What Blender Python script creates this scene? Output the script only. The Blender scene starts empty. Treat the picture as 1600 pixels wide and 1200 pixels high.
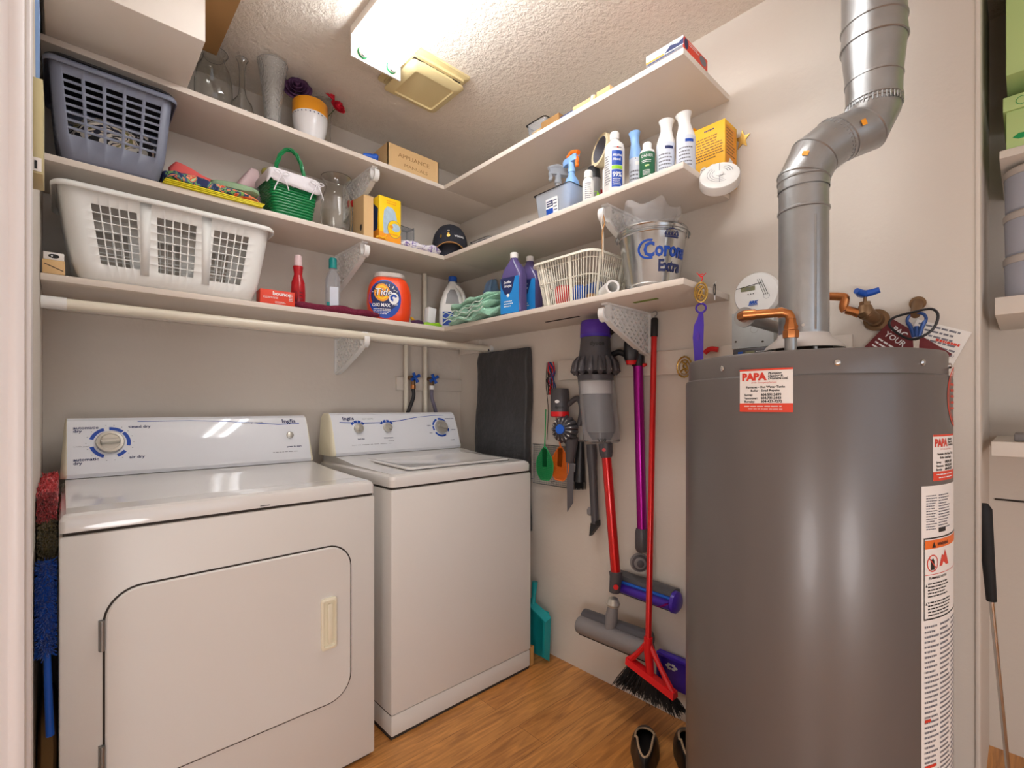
import bpy, bmesh, math, random
from mathutils import Vector, Matrix, noise
PI = math.pi
random.seed(7)
scene = bpy.context.scene
C = scene.collection

# ---------------------------------------------------------------- camera, exposure, world, lights
cam_data = bpy.data.cameras.new('camera')
cam_data.sensor_width = 36.0
cam_data.sensor_fit = 'HORIZONTAL'
cam_data.lens = 752.0 / 1600.0 * 36.0
cam_data.shift_y = 35.0 / 1600.0
cam_data.clip_start = 0.01
cam = bpy.data.objects.new('camera', cam_data)
cam.location = (0, 0, 1.15)
cam.rotation_euler = (math.radians(90), 0, math.radians(-43.05))
C.objects.link(cam)
scene.camera = cam
scene.view_settings.view_transform = 'Standard'
scene.view_settings.look = 'None'
scene.view_settings.gamma = 1.0
scene.view_settings.use_curve_mapping = False
scene.view_settings.exposure = 0.05

world = bpy.data.worlds.new('daylight_world')
scene.world = world
world.use_nodes = True
_b = world.node_tree.nodes['Background']
_b.inputs[0].default_value = (0.80, 0.88, 1.0, 1)
_b.inputs[1].default_value = 1.6

# two unseen lanterns, added to brighten the ceiling and shelf undersides
FILL_GLOBES = [((-0.95, -0.45, 0.72), 0.26, 11.5), ((-0.15, -1.35, 0.72), 0.26, 11.5)]
TUBE_STRENGTH = 25.0

# ---------------------------------------------------------------- materials
def lin(c):
    return c / 12.92 if c <= 0.04045 else ((c + 0.055) / 1.055) ** 2.4
def rgb(*c):
    return tuple(lin(x / 255.0) for x in c) + (1.0,)
MATS = {}
def mat(name, col, rough=0.5, metal=0.0, trans=0.0, var=0.04, vscale=6.0, bump=0.0, bscale=80.0, ior=1.45,
        coat=0.0, alpha=1.0, emit=0.0, spec=None, thin=False, sheen=0.0):
    m = bpy.data.materials.new(name); m.use_nodes = True
    nt = m.node_tree; p = nt.nodes['Principled BSDF']
    c = rgb(*col)
    tc = nt.nodes.new('ShaderNodeTexCoord')
    if var > 0:
        n = nt.nodes.new('ShaderNodeTexNoise'); n.inputs['Scale'].default_value = vscale; n.inputs['Detail'].default_value = 4
        nt.links.new(tc.outputs['Object'], n.inputs['Vector'])
        mx = nt.nodes.new('ShaderNodeMix'); mx.data_type = 'RGBA'
        mx.inputs[6].default_value = tuple(max(0, x * (1 - var)) for x in c[:3]) + (1,)
        mx.inputs[7].default_value = tuple(min(1, x * (1 + var)) for x in c[:3]) + (1,)
        nt.links.new(n.outputs['Fac'], mx.inputs[0]); nt.links.new(mx.outputs[2], p.inputs['Base Color'])
    else:
        p.inputs['Base Color'].default_value = c
    p.inputs['Roughness'].default_value = rough
    p.inputs['Metallic'].default_value = metal
    p.inputs['Transmission Weight'].default_value = trans
    p.inputs['IOR'].default_value = ior
    p.inputs['Coat Weight'].default_value = coat
    p.inputs['Alpha'].default_value = alpha
    if sheen: p.inputs['Sheen Weight'].default_value = sheen
    if spec is not None: p.inputs['Specular IOR Level'].default_value = spec
    if emit:
        p.inputs['Emission Color'].default_value = c; p.inputs['Emission Strength'].default_value = emit
    if bump:
        b = nt.nodes.new('ShaderNodeBump'); b.inputs['Strength'].default_value = bump; b.inputs['Distance'].default_value = 0.01
        n2 = nt.nodes.new('ShaderNodeTexNoise'); n2.inputs['Scale'].default_value = bscale; n2.inputs['Detail'].default_value = 3
        nt.links.new(tc.outputs['Object'], n2.inputs['Vector'])
        nt.links.new(n2.outputs['Fac'], b.inputs['Height']); nt.links.new(b.outputs['Normal'], p.inputs['Normal'])
    MATS[name] = m
    return m
M = MATS
mat('wall_paint', (214, 205, 194), 0.75, var=0.03, vscale=2.5, bump=0.08, bscale=60)
mat('white_paint', (232, 224, 214), 0.45, var=0.03, bump=0.04, bscale=40)
mat('trim_paint', (225, 219, 217), 0.4, var=0.02, bump=0.03, bscale=30)
mat('shelf_paint', (222, 211, 199), 0.5, var=0.05, vscale=4, bump=0.05, bscale=50)
mat('enamel', (224, 221, 217), 0.09, var=0.015, vscale=3, coat=0.35)
mat('enamel_front', (222, 218, 212), 0.38, var=0.015, vscale=3, bump=0.02, bscale=300)
mat('console_white', (225, 227, 232), 0.06, var=0.01, coat=0.3)
mat('cream_plastic', (236, 228, 203), 0.4, var=0.03)
mat('groove', (58, 50, 44), 0.8, var=0.0)
mat('print_blue', (24, 72, 168), 0.4, var=0)
mat('print_navy', (34, 44, 92), 0.45, var=0)
mat('print_grey', (120, 120, 128), 0.5, var=0)
mat('print_black', (28, 27, 28), 0.5, var=0)
mat('print_white', (242, 242, 242), 0.5, var=0)
mat('print_red', (214, 62, 44), 0.45, var=0)
mat('knob_silver', (196, 192, 182), 0.3, metal=0.55, var=0.02)
mat('chrome', (205, 205, 205), 0.18, metal=1, var=0.02)
mat('galvanised', (170, 172, 173), 0.36, metal=0.85, var=0.12, vscale=28, bump=0.05, bscale=60)
mat('bucket_metal', (196, 198, 200), 0.2, metal=0.95, var=0.08, vscale=18, bump=0.12, bscale=14)
mat('zinc_plate', (188, 193, 193), 0.5, metal=0.3, var=0.08, vscale=40)
mat('dull_steel', (150, 150, 148), 0.45, metal=0.85, var=0.08, vscale=20)
mat('copper', (196, 128, 78), 0.3, metal=0.95, var=0.22, vscale=22)
mat('brass', (190, 156, 84), 0.34, metal=0.95, var=0.15, vscale=30)
mat('old_brass', (132, 104, 76), 0.5, metal=0.75, var=0.25, vscale=40)
mat('tank_grey', (106, 100, 97), 0.33, metal=0.25, var=0.02, coat=0.06)
mat('tank_rim', (108, 102, 99), 0.35, metal=0.2, var=0.03, coat=0.2)
mat('white_plastic', (234, 233, 230), 0.35, var=0.02)
mat('basket_white', (232, 232, 228), 0.42, var=0.03)
mat('basket_cream', (230, 226, 210), 0.42, var=0.03)
mat('basket_grey', (116, 121, 138), 0.4, var=0.04)
mat('black_plastic', (30, 30, 33), 0.38, var=0.06)
mat('dark_grey_plastic', (78, 76, 80), 0.4, var=0.05)
mat('grey_plastic', (128, 124, 124), 0.4, var=0.05)
mat('purple_plastic', (70, 42, 168), 0.3, var=0.06)
mat('purple_clear', (104, 66, 196), 0.15, trans=0.35, var=0.05)
mat('red_gloss', (206, 22, 22), 0.28, metal=0.35, var=0.04, coat=0.4)
mat('red_plastic', (214, 24, 30), 0.35, var=0.04)
mat('magenta_metal', (156, 24, 134), 0.3, metal=0.7, var=0.05)
mat('blue_plastic', (28, 92, 196), 0.35, var=0.05)
mat('valve_blue', (24, 82, 178), 0.4, var=0.08)
mat('green_plastic', (30, 158, 88), 0.45, var=0.05)
mat('orange_plastic', (240, 118, 28), 0.42, var=0.05)
mat('teal_plastic', (20, 148, 152), 0.38, var=0.05)
mat('teal_cap', (18, 140, 136), 0.35, var=0.04)
mat('lime', (146, 205, 40), 0.45, var=0.1, vscale=30)
mat('black_fabric', (52, 52, 54), 0.5, var=0.3, vscale=9, bump=0.7, bscale=22, sheen=0.2)
mat('glass', (250, 250, 248), 0.02, trans=1.0, var=0, ior=1.45)
mat('crystal', (252, 252, 250), 0.12, trans=0.85, var=0, ior=1.5, bump=0.6, bscale=110)
mat('clear_plastic', (226, 230, 236), 0.16, trans=0.85, var=0.02, ior=1.2, bump=0.1, bscale=40)
mat('frosted', (214, 220, 228), 0.35, trans=0.65, var=0.02, ior=1.2)
mat('thin_film', (240, 240, 242), 0.12, trans=0.35, var=0.05, ior=1.06, bump=0.9, bscale=35, alpha=0.38)
mat('cardboard', (214, 178, 128), 0.8, var=0.06, vscale=12, bump=0.05)
mat('cardboard_dark', (150, 112, 66), 0.85, var=0.08)
mat('ochre', (240, 160, 30), 0.3, var=0.03, coat=0.4)
mat('china_white', (238, 238, 240), 0.25, var=0.01, coat=0.3)
mat('rose_purple', (82, 48, 84), 0.65, var=0.15, vscale=40)
mat('rose_red', (200, 20, 48), 0.6, var=0.15, vscale=40)
mat('stem_green', (70, 88, 50), 0.6, var=0.1)
mat('tide_orange', (238, 72, 26), 0.3, var=0.02, coat=0.2)
mat('lid_grey', (200, 192, 186), 0.45, var=0.03)
mat('bottle_red', (178, 18, 30), 0.25, var=0.05, coat=0.3)
mat('label_dark', (96, 20, 34), 0.4, var=0.1, vscale=40)
mat('violet_liquid', (112, 100, 160), 0.15, trans=0.35, var=0.05)
mat('label_blue', (40, 136, 210), 0.35, var=0.08, vscale=14)
mat('pale_blue', (140, 176, 224), 0.4, var=0.06)
mat('aerosol_blue', (138, 182, 236), 0.3, var=0.04)
mat('label_pale', (214, 220, 232), 0.4, var=0.06, vscale=30)
mat('danier_green', (38, 100, 66), 0.4, var=0.05)
mat('carton_yellow', (246, 184, 30), 0.5, var=0.03)
mat('carton_yolk', (250, 208, 10), 0.45, var=0.03)
mat('carton_orange', (242, 158, 40), 0.45, var=0.03)
mat('fluff_blue', (176, 200, 218), 0.8, var=0.2, vscale=80, bump=0.5, bscale=120)
mat('tape_cream', (232, 216, 176), 0.5, var=0.05)
mat('wicker_green', (12, 128, 70), 0.35, var=0.15, vscale=30, coat=0.3)
mat('linen_white', (232, 228, 232), 0.85, var=0.05, bump=0.3, bscale=40)
mat('linen_pink', (228, 202, 204), 0.85, var=0.06, bump=0.2, bscale=40)
mat('towel_mint', (142, 192, 166), 0.9, var=0.12, vscale=25, bump=0.6, bscale=160, sheen=0.3)
mat('towel_hem', (206, 224, 212), 0.9, var=0.06, bump=0.4, bscale=160)
mat('cloth_sage', (138, 166, 132), 0.85, var=0.12, vscale=14, bump=0.3, bscale=60)
mat('cloth_coral', (226, 96, 92), 0.75, var=0.05)
mat('cloth_burgundy', (112, 26, 54), 0.85, var=0.12, vscale=30, bump=0.5, bscale=140)
mat('folder_yellow', (232, 218, 30), 0.4, var=0.05)
mat('cap_navy', (36, 38, 48), 0.8, var=0.08, bump=0.2, bscale=200)
mat('cap_tan', (176, 128, 76), 0.7, var=0.1)
mat('lavender_bag', (206, 202, 226), 0.2, trans=0.2, var=0.35, vscale=22, bump=1.0, bscale=28)
mat('olive', (150, 140, 70), 0.35, var=0.06, coat=0.3)
mat('fan_beige', (214, 196, 146), 0.5, var=0.04, vscale=3)
mat('chime_beige', (196, 184, 140), 0.5, var=0.04)
mat('old_white_pipe', (226, 218, 200), 0.4, var=0.06, vscale=9, coat=0.2)
mat('hose_black', (40, 38, 40), 0.5, var=0.05)
mat('hose_grey', (110, 104, 120), 0.45, var=0.05)
mat('tube_lamp', (250, 252, 255), 0.4, var=0, emit=TUBE_STRENGTH)
mat('added_lantern_glow', (252, 252, 255), 0.4, var=0, emit=FILL_GLOBES[0][2])  # glow of the added hall lanterns
mat('lcd', (128, 128, 96), 0.3, var=0.03)
mat('paper', (236, 232, 226), 0.7, var=0.02)
mat('label_paper', (238, 232, 226), 0.6, var=0.02)
mat('warning_orange', (236, 112, 36), 0.5, var=0.02)
mat('sticker_red', (224, 70, 46), 0.5, var=0.02)
mat('leaflet_maroon', (112, 40, 44), 0.55, var=0.06)
mat('bristle_black', (28, 28, 30), 0.7, var=0.3, vscale=60)
mat('steel_blue', (44, 74, 132), 0.3, metal=0.3, var=0.04)
mat('mint_green', (196, 222, 150), 0.6, var=0.04)
mat('jar_film', (206, 210, 224), 0.25, trans=0.3, var=0.06)
mat('pile_red', (206, 72, 74), 0.95, var=0.2, vscale=90, bump=1.0, bscale=120, sheen=0.3)
mat('pile_olive', (142, 124, 78), 0.95, var=0.25, vscale=90, bump=1.0, bscale=120, sheen=0.3)
mat('pile_blue', (10, 84, 190), 0.9, var=0.25, vscale=90, bump=1.0, bscale=120, sheen=0.3)
mat('leather_black', (24, 22, 22), 0.4, var=0.1)
mat('shoe_lining', (176, 150, 120), 0.8, var=0.1)
mat('wood_raw', (196, 146, 84), 0.7, var=0.1, vscale=20)
mat('stain_green', (120, 140, 60), 0.8, var=0.3, vscale=60)
mat('string_white', (226, 214, 196), 0.9, var=0.1)
mat('added_window_glass', (255, 255, 255), 0.0, trans=1.0, var=0, ior=1.0)  # pane of the added window

def ceiling_material():
    m = mat('ceiling_texture', (236, 226, 213), 0.9, var=0.04, vscale=20)
    nt = m.node_tree; p = nt.nodes['Principled BSDF']
    tc = nt.nodes.new('ShaderNodeTexCoord'); v = nt.nodes.new('ShaderNodeTexNoise')
    v.inputs['Scale'].default_value = 62; v.inputs['Detail'].default_value = 5; v.inputs['Roughness'].default_value = 0.62
    b = nt.nodes.new('ShaderNodeBump'); b.inputs['Strength'].default_value = 0.9; b.inputs['Distance'].default_value = 0.012
    nt.links.new(tc.outputs['Object'], v.inputs['Vector']); nt.links.new(v.outputs['Fac'], b.inputs['Height'])
    nt.links.new(b.outputs['Normal'], p.inputs['Normal'])
ceiling_material()
def floor_material():
    m = bpy.data.materials.new('laminate_floor'); m.use_nodes = True; MATS['laminate_floor'] = m
    nt = m.node_tree; N = nt.nodes; L = nt.links; p = N['Principled BSDF']
    tc = N.new('ShaderNodeTexCoord'); mp = N.new('ShaderNodeMapping'); mp.inputs['Rotation'].default_value = (0, 0, 0)
    L.new(tc.outputs['Object'], mp.inputs['Vector'])
    br = N.new('ShaderNodeTexBrick'); br.inputs['Scale'].default_value = 1.0
    br.inputs['Brick Width'].default_value = 1.2; br.inputs['Row Height'].default_value = 0.125
    br.inputs['Mortar Size'].default_value = 0.0008; br.inputs['Mortar Smooth'].default_value = 0.4
    br.inputs['Color1'].default_value = rgb(214, 152, 86); br.inputs['Color2'].default_value = rgb(196, 132, 68)
    br.inputs['Mortar'].default_value = rgb(120, 76, 36)
    L.new(mp.outputs['Vector'], br.inputs['Vector'])
    m2 = N.new('ShaderNodeMapping'); m2.inputs['Scale'].default_value = (1.6, 16, 1); L.new(mp.outputs['Vector'], m2.inputs['Vector'])
    ns = N.new('ShaderNodeTexNoise'); ns.inputs['Scale'].default_value = 2.4; ns.inputs['Detail'].default_value = 7; ns.inputs['Distortion'].default_value = 1.6
    L.new(m2.outputs['Vector'], ns.inputs['Vector'])
    cr = N.new('ShaderNodeValToRGB'); cr.color_ramp.elements[0].position = 0.32; cr.color_ramp.elements[1].position = 0.68
    cr.color_ramp.elements[0].color = (0.52, 0.44, 0.36, 1); cr.color_ramp.elements[1].color = (1.12, 1.1, 1.05, 1)
    L.new(ns.outputs['Fac'], cr.inputs['Fac'])
    mx = N.new('ShaderNodeMix'); mx.data_type = 'RGBA'; mx.blend_type = 'MULTIPLY'; mx.inputs[0].default_value = 0.85
    L.new(br.outputs['Color'], mx.inputs[6]); L.new(cr.outputs['Color'], mx.inputs[7]); L.new(mx.outputs[2], p.inputs['Base Color'])
    p.inputs['Roughness'].default_value = 0.32
floor_material()
def print_cloth(name, cols, scale):
    m = bpy.data.materials.new(name); m.use_nodes = True; MATS[name] = m
    nt = m.node_tree; N = nt.nodes; L = nt.links; p = N['Principled BSDF']
    tc = N.new('ShaderNodeTexCoord'); ns = N.new('ShaderNodeTexNoise'); ns.inputs['Scale'].default_value = scale
    ns.inputs['Detail'].default_value = 1.5; ns.inputs['Distortion'].default_value = 1.5
    L.new(tc.outputs['Object'], ns.inputs['Vector'])
    cr = N.new('ShaderNodeValToRGB'); cr.color_ramp.interpolation = 'CONSTANT'
    e = cr.color_ramp.elements
    while len(e) < len(cols): e.new(0.5)
    for i, (pos, c) in enumerate(cols):
        e[i].position = pos; e[i].color = rgb(*c)
    L.new(ns.outputs['Fac'], cr.inputs['Fac']); L.new(cr.outputs['Color'], p.inputs['Base Color'])
    p.inputs['Roughness'].default_value = 0.8
print_cloth('cloth_floral', [(0.0, (34, 44, 92)), (0.42, (60, 84, 130)), (0.48, (120, 176, 90)), (0.53, (44, 60, 110)), (0.57, (236, 150, 110)), (0.62, (214, 70, 50)), (0.68, (170, 205, 150))], 26)
print_cloth('dotted_film', [(0.0, (236, 232, 240)), (0.5, (120, 96, 170)), (0.56, (238, 236, 244)), (0.7, (170, 160, 205))], 40)
print_cloth('mixed_laundry', [(0.0, (28, 28, 34)), (0.44, (224, 216, 204)), (0.52, (40, 42, 60)), (0.56, (214, 200, 180)), (0.64, (128, 120, 70))], 13)

# ---------------------------------------------------------------- mesh helpers
def rotm(rx=0, ry=0, rz=0):
    return Matrix.Rotation(rz, 4, 'Z') @ Matrix.Rotation(ry, 4, 'Y') @ Matrix.Rotation(rx, 4, 'X')
class MB:
    def __init__(self, *mats):
        self.bm = bmesh.new(); self.mats = [MATS[m] for m in mats]; self.T = Matrix.Identity(4)
    def at(self, loc=(0, 0, 0), rx=0, ry=0, rz=0):
        self.T = Matrix.Translation(loc) @ rotm(rx, ry, rz); return self
    def add(self, vs, fs, m=0, raw=False):
        T = Matrix.Identity(4) if raw else self.T
        bv = [self.bm.verts.new(T @ Vector(v)) for v in vs]
        for f in fs:
            try: self.bm.faces.new([bv[i] for i in f]).material_index = m
            except ValueError: pass
        return self
    def box(self, x0, y0, z0, x1, y1, z1, m=0, bev=0.0, seg=2):
        t = bmesh.new()
        vs = [t.verts.new(p) for p in ((x0,y0,z0),(x1,y0,z0),(x1,y1,z0),(x0,y1,z0),(x0,y0,z1),(x1,y0,z1),(x1,y1,z1),(x0,y1,z1))]
        for f in ((3,2,1,0),(4,5,6,7),(0,1,5,4),(1,2,6,5),(2,3,7,6),(3,0,4,7)): t.faces.new([vs[i] for i in f])
        if bev > 0:
            bmesh.ops.bevel(t, geom=list(t.edges), offset=bev, segments=seg, profile=0.5, affect='EDGES')
        t.verts.index_update()
        self.add([v.co.copy() for v in t.verts], [[v.index for v in f.verts] for f in t.faces], m)
        t.free(); return self
    def cbox(self, cx, cy, cz, w, d, h, m=0, bev=0.0):
        return self.box(cx-w/2, cy-d/2, cz-h/2, cx+w/2, cy+d/2, cz+h/2, m, bev)
    def loft(self, rings, m=0, cap0=True, cap1=True, closed=True, mfun=None):
        vs = []; fs = []; n = len(rings[0]); ms = []
        for r in rings: vs += [tuple(p) for p in r]
        kk = n if closed else n - 1
        for j in range(len(rings) - 1):
            for i in range(kk):
                a = j*n+i; b = j*n+(i+1) % n
                fs.append((a, b, b+n, a+n))
        if cap0: fs.append(tuple(reversed(range(n))))
        if cap1: fs.append(tuple(range((len(rings)-1)*n, len(rings)*n)))
        return self.add(vs, fs, m)
    def lathe(self, prof, m=0, n=32, cap0=True, cap1=True, c=(0, 0), sy=1.0):
        rings = [[(c[0]+r*math.cos(2*PI*i/n), c[1]+sy*r*math.sin(2*PI*i/n), z) for i in range(n)] for r, z in prof]
        return self.loft(rings, m, cap0, cap1)
    def bands(self, prof, n=32, c=(0, 0), sy=1.0):
        # prof: (r, z, material of the band that follows)
        for k in range(len(prof)-1):
            self.lathe([prof[k][:2], prof[k+1][:2]], prof[k][2], n, k == 0, k == len(prof)-2, c, sy)
        return self
    def tube(self, pts, r, m=0, n=10, cap=True):
        pts = [Vector(p) for p in pts]
        rs = r if isinstance(r, (list, tuple)) else [r]*len(pts)
        rings = []; up = None
        for i, p in enumerate(pts):
            d = (pts[min(i+1, len(pts)-1)] - pts[max(i-1, 0)])
            if d.length < 1e-9: d = Vector((0, 0, 1))
            d.normalize()
            if up is None:
                up = Vector((0, 0, 1)) if abs(d.z) < 0.9 else Vector((1, 0, 0))
            a = d.cross(up)
            if a.length < 1e-6: a = d.cross(Vector((0, 1, 0)))
            a.normalize(); b = a.cross(d).normalized(); up = b
            rings.append([p + rs[i]*(math.cos(2*PI*k/n)*b + math.sin(2*PI*k/n)*a) for k in range(n)])
        return self.loft(rings, m, cap, cap)
    def rod(self, a, b, r, m=0, n=12):
        return self.tube([a, b], r, m, n)
    def prism(self, pts, h, m=0, bev=0):
        n = len(pts)
        t = bmesh.new()
        lo = [t.verts.new((x, y, 0)) for x, y in pts]; hi = [t.verts.new((x, y, h)) for x, y in pts]
        t.faces.new(list(reversed(lo))); t.faces.new(hi)
        for i in range(n): t.faces.new((lo[i], lo[(i+1) % n], hi[(i+1) % n], hi[i]))
        if bev: bmesh.ops.bevel(t, geom=list(t.edges), offset=bev, segments=2, profile=0.5, affect='EDGES')
        t.verts.index_update()
        self.add([v.co.copy() for v in t.verts], [[v.index for v in f.verts] for f in t.faces], m)
        t.free(); return self
    def grid(self, f, nu, nv, m=0):
        vs = [f(i/nu, j/nv) for j in range(nv+1) for i in range(nu+1)]
        fs = [(j*(nu+1)+i, j*(nu+1)+i+1, (j+1)*(nu+1)+i+1, (j+1)*(nu+1)+i) for j in range(nv) for i in range(nu)]
        return self.add(vs, fs, m)
    def text(self, s, size, F, m=0, x=0, y=0, align='LEFT', e=0.0004, bold=0.0, sx=1.0, shear=0.0):
        cu = bpy.data.curves.new('t', 'FONT'); cu.body = s; cu.size = size; cu.align_x = align; cu.offset = bold; cu.shear = shear
        cu.resolution_u = 2
        o = bpy.data.objects.new('t', cu)
        me = o.to_mesh()
        vs = [F(x + v.co.x*sx, y + v.co.y, e) for v in me.vertices]
        self.add(vs, [tuple(p.vertices) for p in me.polygons], m)
        o.to_mesh_clear(); bpy.data.objects.remove(o); bpy.data.curves.remove(cu)
        return self
    def rect(self, F, x0, y0, x1, y1, m=0, e=0.0002, n=1, rot=0):
        cx, cy = (x0+x1)/2, (y0+y1)/2; c, s = math.cos(rot), math.sin(rot)
        def g(u, v):
            px = x0+(x1-x0)*u-cx; py = y0+(y1-y0)*v-cy
            return F(cx+px*c-py*s, cy+px*s+py*c, e)
        return self.grid(g, n, 1, m)
    def blob2(self, F, pts, m=0, e=0.0002):
        return self.add([F(x, y, e) for x, y in pts], [tuple(range(len(pts)))], m)
    def disc(self, F, cx, cy, rx, ry, m=0, e=0.0002, n=28):
        return self.blob2(F, [(cx+rx*math.cos(2*PI*i/n), cy+ry*math.sin(2*PI*i/n)) for i in range(n)], m, e)
    def arc(self, F, cx, cy, r0, r1, a0, a1, m=0, e=0.0002, n=10):
        a0, a1 = math.radians(a0), math.radians(a1)
        return self.grid(lambda u, v: F(cx+(r0+(r1-r0)*v)*math.cos(a0+(a1-a0)*u), cy+(r0+(r1-r0)*v)*math.sin(a0+(a1-a0)*u), e), n, 1, m)
    def scribble(self, F, x0, y0, x1, y1, rows, m=0, e=0.0003, seed=1, full=0.9):
        rr = random.Random(seed); h = (y1-y0)/rows
        for j in range(rows):
            y = y1-(j+0.5)*h; x = x0
            end = x0+(x1-x0)*rr.uniform(full-0.25, full+0.1)
            while x < end:
                w = (x1-x0)*rr.uniform(0.05, 0.16)
                self.rect(F, x, y-h*0.2, min(x+w, x1), y+h*0.2, m, e)
                x += w+(x1-x0)*0.025
        return self
    def build(self, name, parent=None, loc=None, rz=0.0, angle=38, solid=0, doubles=0, off=None, sub=0):
        bm = self.bm
        if doubles: bmesh.ops.remove_doubles(bm, verts=bm.verts, dist=doubles)
        if off is not None: bmesh.ops.translate(bm, verts=bm.verts, vec=-Vector(off))
        bmesh.ops.recalc_face_normals(bm, faces=bm.faces)
        a = math.radians(angle)
        for f in bm.faces: f.smooth = True
        for ed in bm.edges:
            if len(ed.link_faces) == 2:
                try: ed.smooth = ed.calc_face_angle() < a
                except ValueError: ed.smooth = True
        me = bpy.data.meshes.new(name); bm.to_mesh(me); bm.free()
        for m in self.mats: me.materials.append(m)
        o = bpy.data.objects.new(name, me); C.objects.link(o)
        if parent is not None: o.parent = parent
        if loc is not None: o.location = loc
        o.rotation_euler = (0, 0, rz)
        if solid:
            s = o.modifiers.new('thickness', 'SOLIDIFY'); s.thickness = solid; s.offset = 0
        if sub:
            s = o.modifiers.new('smooth', 'SUBSURF'); s.levels = sub; s.render_levels = sub
        return o
def plane(o, r, u):
    o, r, u = Vector(o), Vector(r).normalized(), Vector(u).normalized(); n = r.cross(u)
    return lambda x, y, e=0.0: o + r*x + u*y + n*e
def cyl(R, z0, a0=0.0, c=(0, 0), taper=0.0, sy=1.0):
    # label frame on a vertical cylinder: x along the surface from angle a0, y up from z0
    def F(x, y, e=0.0):
        r = R + taper*y
        a = a0 + x/R
        return Vector((c[0]+(r+e)*math.cos(a), c[1]+sy*(r+e)*math.sin(a), z0+y))
    return F
def tag(o, label, cat, group=None):
    o['label'] = label; o['category'] = cat
    if group: o['group'] = group
    return o
def thing(name, label, cat, loc=(0, 0, 0), rz=0, group=None):
    o = bpy.data.objects.new(name, None); C.objects.link(o)
    o.empty_display_size = 0.05; o.location = loc; o.rotation_euler = (0, 0, rz)
    return tag(o, label, cat, group)
def struct(o):
    o['kind'] = 'structure'; return o
def note(o, s):
    o['label'] = s; return o
def rrect(hx, hy, r, z=0, n=6, cx=0, cy=0):
    r = min(r, hx-1e-4, hy-1e-4); pts = []
    for (sx, sy, a) in ((1, 1, 0), (-1, 1, 90), (-1, -1, 180), (1, -1, 270)):
        for k in range(n+1):
            t = math.radians(a+90*k/n)
            pts.append((cx+sx*(hx-r)+r*math.cos(t), cy+sy*(hy-r)+r*math.sin(t), z))
    return pts
def rloft(mb, spec, m=0, cap0=True, cap1=True, n=6):
    # spec: (hx, hy, r, z[, cx, cy])
    return mb.loft([rrect(s[0], s[1], s[2], s[3], n, *(s[4:] if len(s) > 4 else ())) for s in spec], m, cap0, cap1)
def softbox(mb, w, d, h, m=0, amp=0.006, seed=0, nx=14, ny=10, nz=6, p=5.0, freq=9.0, shape=None):
    # a soft, slightly crumpled block (cloth, bag); base on z=0
    t = bmesh.new(); seen = {}
    def V(x, y, z):
        k = (round(x, 5), round(y, 5), round(z, 5))
        if k not in seen:
            L = (abs(x)**p + abs(y)**p + abs(z)**p)**(1/p); mx = max(abs(x), abs(y), abs(z)); s = mx/L if L else 1
            v = Vector((x*s*w/2, y*s*d/2, z*s*h/2))
            nn = noise.noise_vector(Vector((v.x*freq+seed*7.3, v.y*freq, v.z*freq*1.6)))
            v += nn*amp*2 + noise.noise_vector(v*freq*3.1+Vector((seed, 0, 0)))*amp*0.6
            v.z = max(v.z+h/2, 0.0)
            if shape: v = shape(v)
            seen[k] = t.verts.new(v)
        return seen[k]
    def face(fn, a, b):
        for i in range(a):
            for j in range(b):
                q = [fn(2*i/a-1, 2*j/b-1), fn(2*(i+1)/a-1, 2*j/b-1), fn(2*(i+1)/a-1, 2*(j+1)/b-1), fn(2*i/a-1, 2*(j+1)/b-1)]
                try: t.faces.new([V(*c) for c in q])
                except ValueError: pass
    for s in (-1, 1):
        face(lambda u, v: (u, v, s), nx, ny); face(lambda u, v: (u, s, v), nx, nz); face(lambda u, v: (s, u, v), ny, nz)
    t.verts.index_update()
    mb.add([v.co.copy() for v in t.verts], [[v.index for v in f.verts] for f in t.faces], m); t.free()
    return mb
def arcpath(c, r, a0, a1, axis_u, axis_v, n=8):
    c, U, V = Vector(c), Vector(axis_u), Vector(axis_v)
    return [c + r*(math.cos(math.radians(a0+(a1-a0)*k/n))*U + math.sin(math.radians(a0+(a1-a0)*k/n))*V) for k in range(n+1)]
def smoothpath(pts, n=6):
    P_ = [Vector(p) for p in pts]; out = []
    for i in range(len(P_)-1):
        p0, p1, p2, p3 = P_[max(i-1, 0)], P_[i], P_[i+1], P_[min(i+2, len(P_)-1)]
        for k in range(n):
            t = k/n
            out.append(0.5*((2*p1)+(-p0+p2)*t+(2*p0-5*p1+4*p2-p3)*t*t+(-p0+3*p1-3*p2+p3)*t**3))
    out.append(P_[-1]); return out

# ---------------------------------------------------------------- the setting
XW, YW, XL, ZC = 1.658, 2.208, -0.047, 2.46
YE = 0.087            # near end of the heater wall
XR = 2.30             # wall of the recess beyond it
def slab(name, m, *b, bev=0):
    mb = MB(m); mb.box(*b, bev=bev); return struct(mb.build(name))
slab('floor', 'laminate_floor', -1.9, -2.3, -0.05, 2.5, 2.4, 0.0)
slab('ceiling', 'ceiling_texture', -1.9, -2.3, ZC, 2.5, 2.4, ZC+0.06)
slab('wall_back', 'wall_paint', -0.2, YW, 0, 1.80, YW+0.1, ZC)
slab('wall_right', 'wall_paint', XW, YE, 0, XW+0.12, YW, ZC)
slab('wall_left', 'wall_paint', XL-0.11, 1.22, 0, XL, YW, ZC)
slab('wall_hall_side', 'wall_paint', -1.9, 1.22, 0, XL-0.11, 1.33, ZC)
slab('wall_recess_return', 'wall_paint', XW+0.12, YE+0.001, 0, XR, YE+0.1, ZC)
slab('wall_recess', 'wall_paint', XR, -2.3, 0, XR+0.1, YE+0.1, ZC)
slab('wall_hall_left', 'wall_paint', -1.9, -2.2, 0, -1.8, 1.22, ZC)
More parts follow.
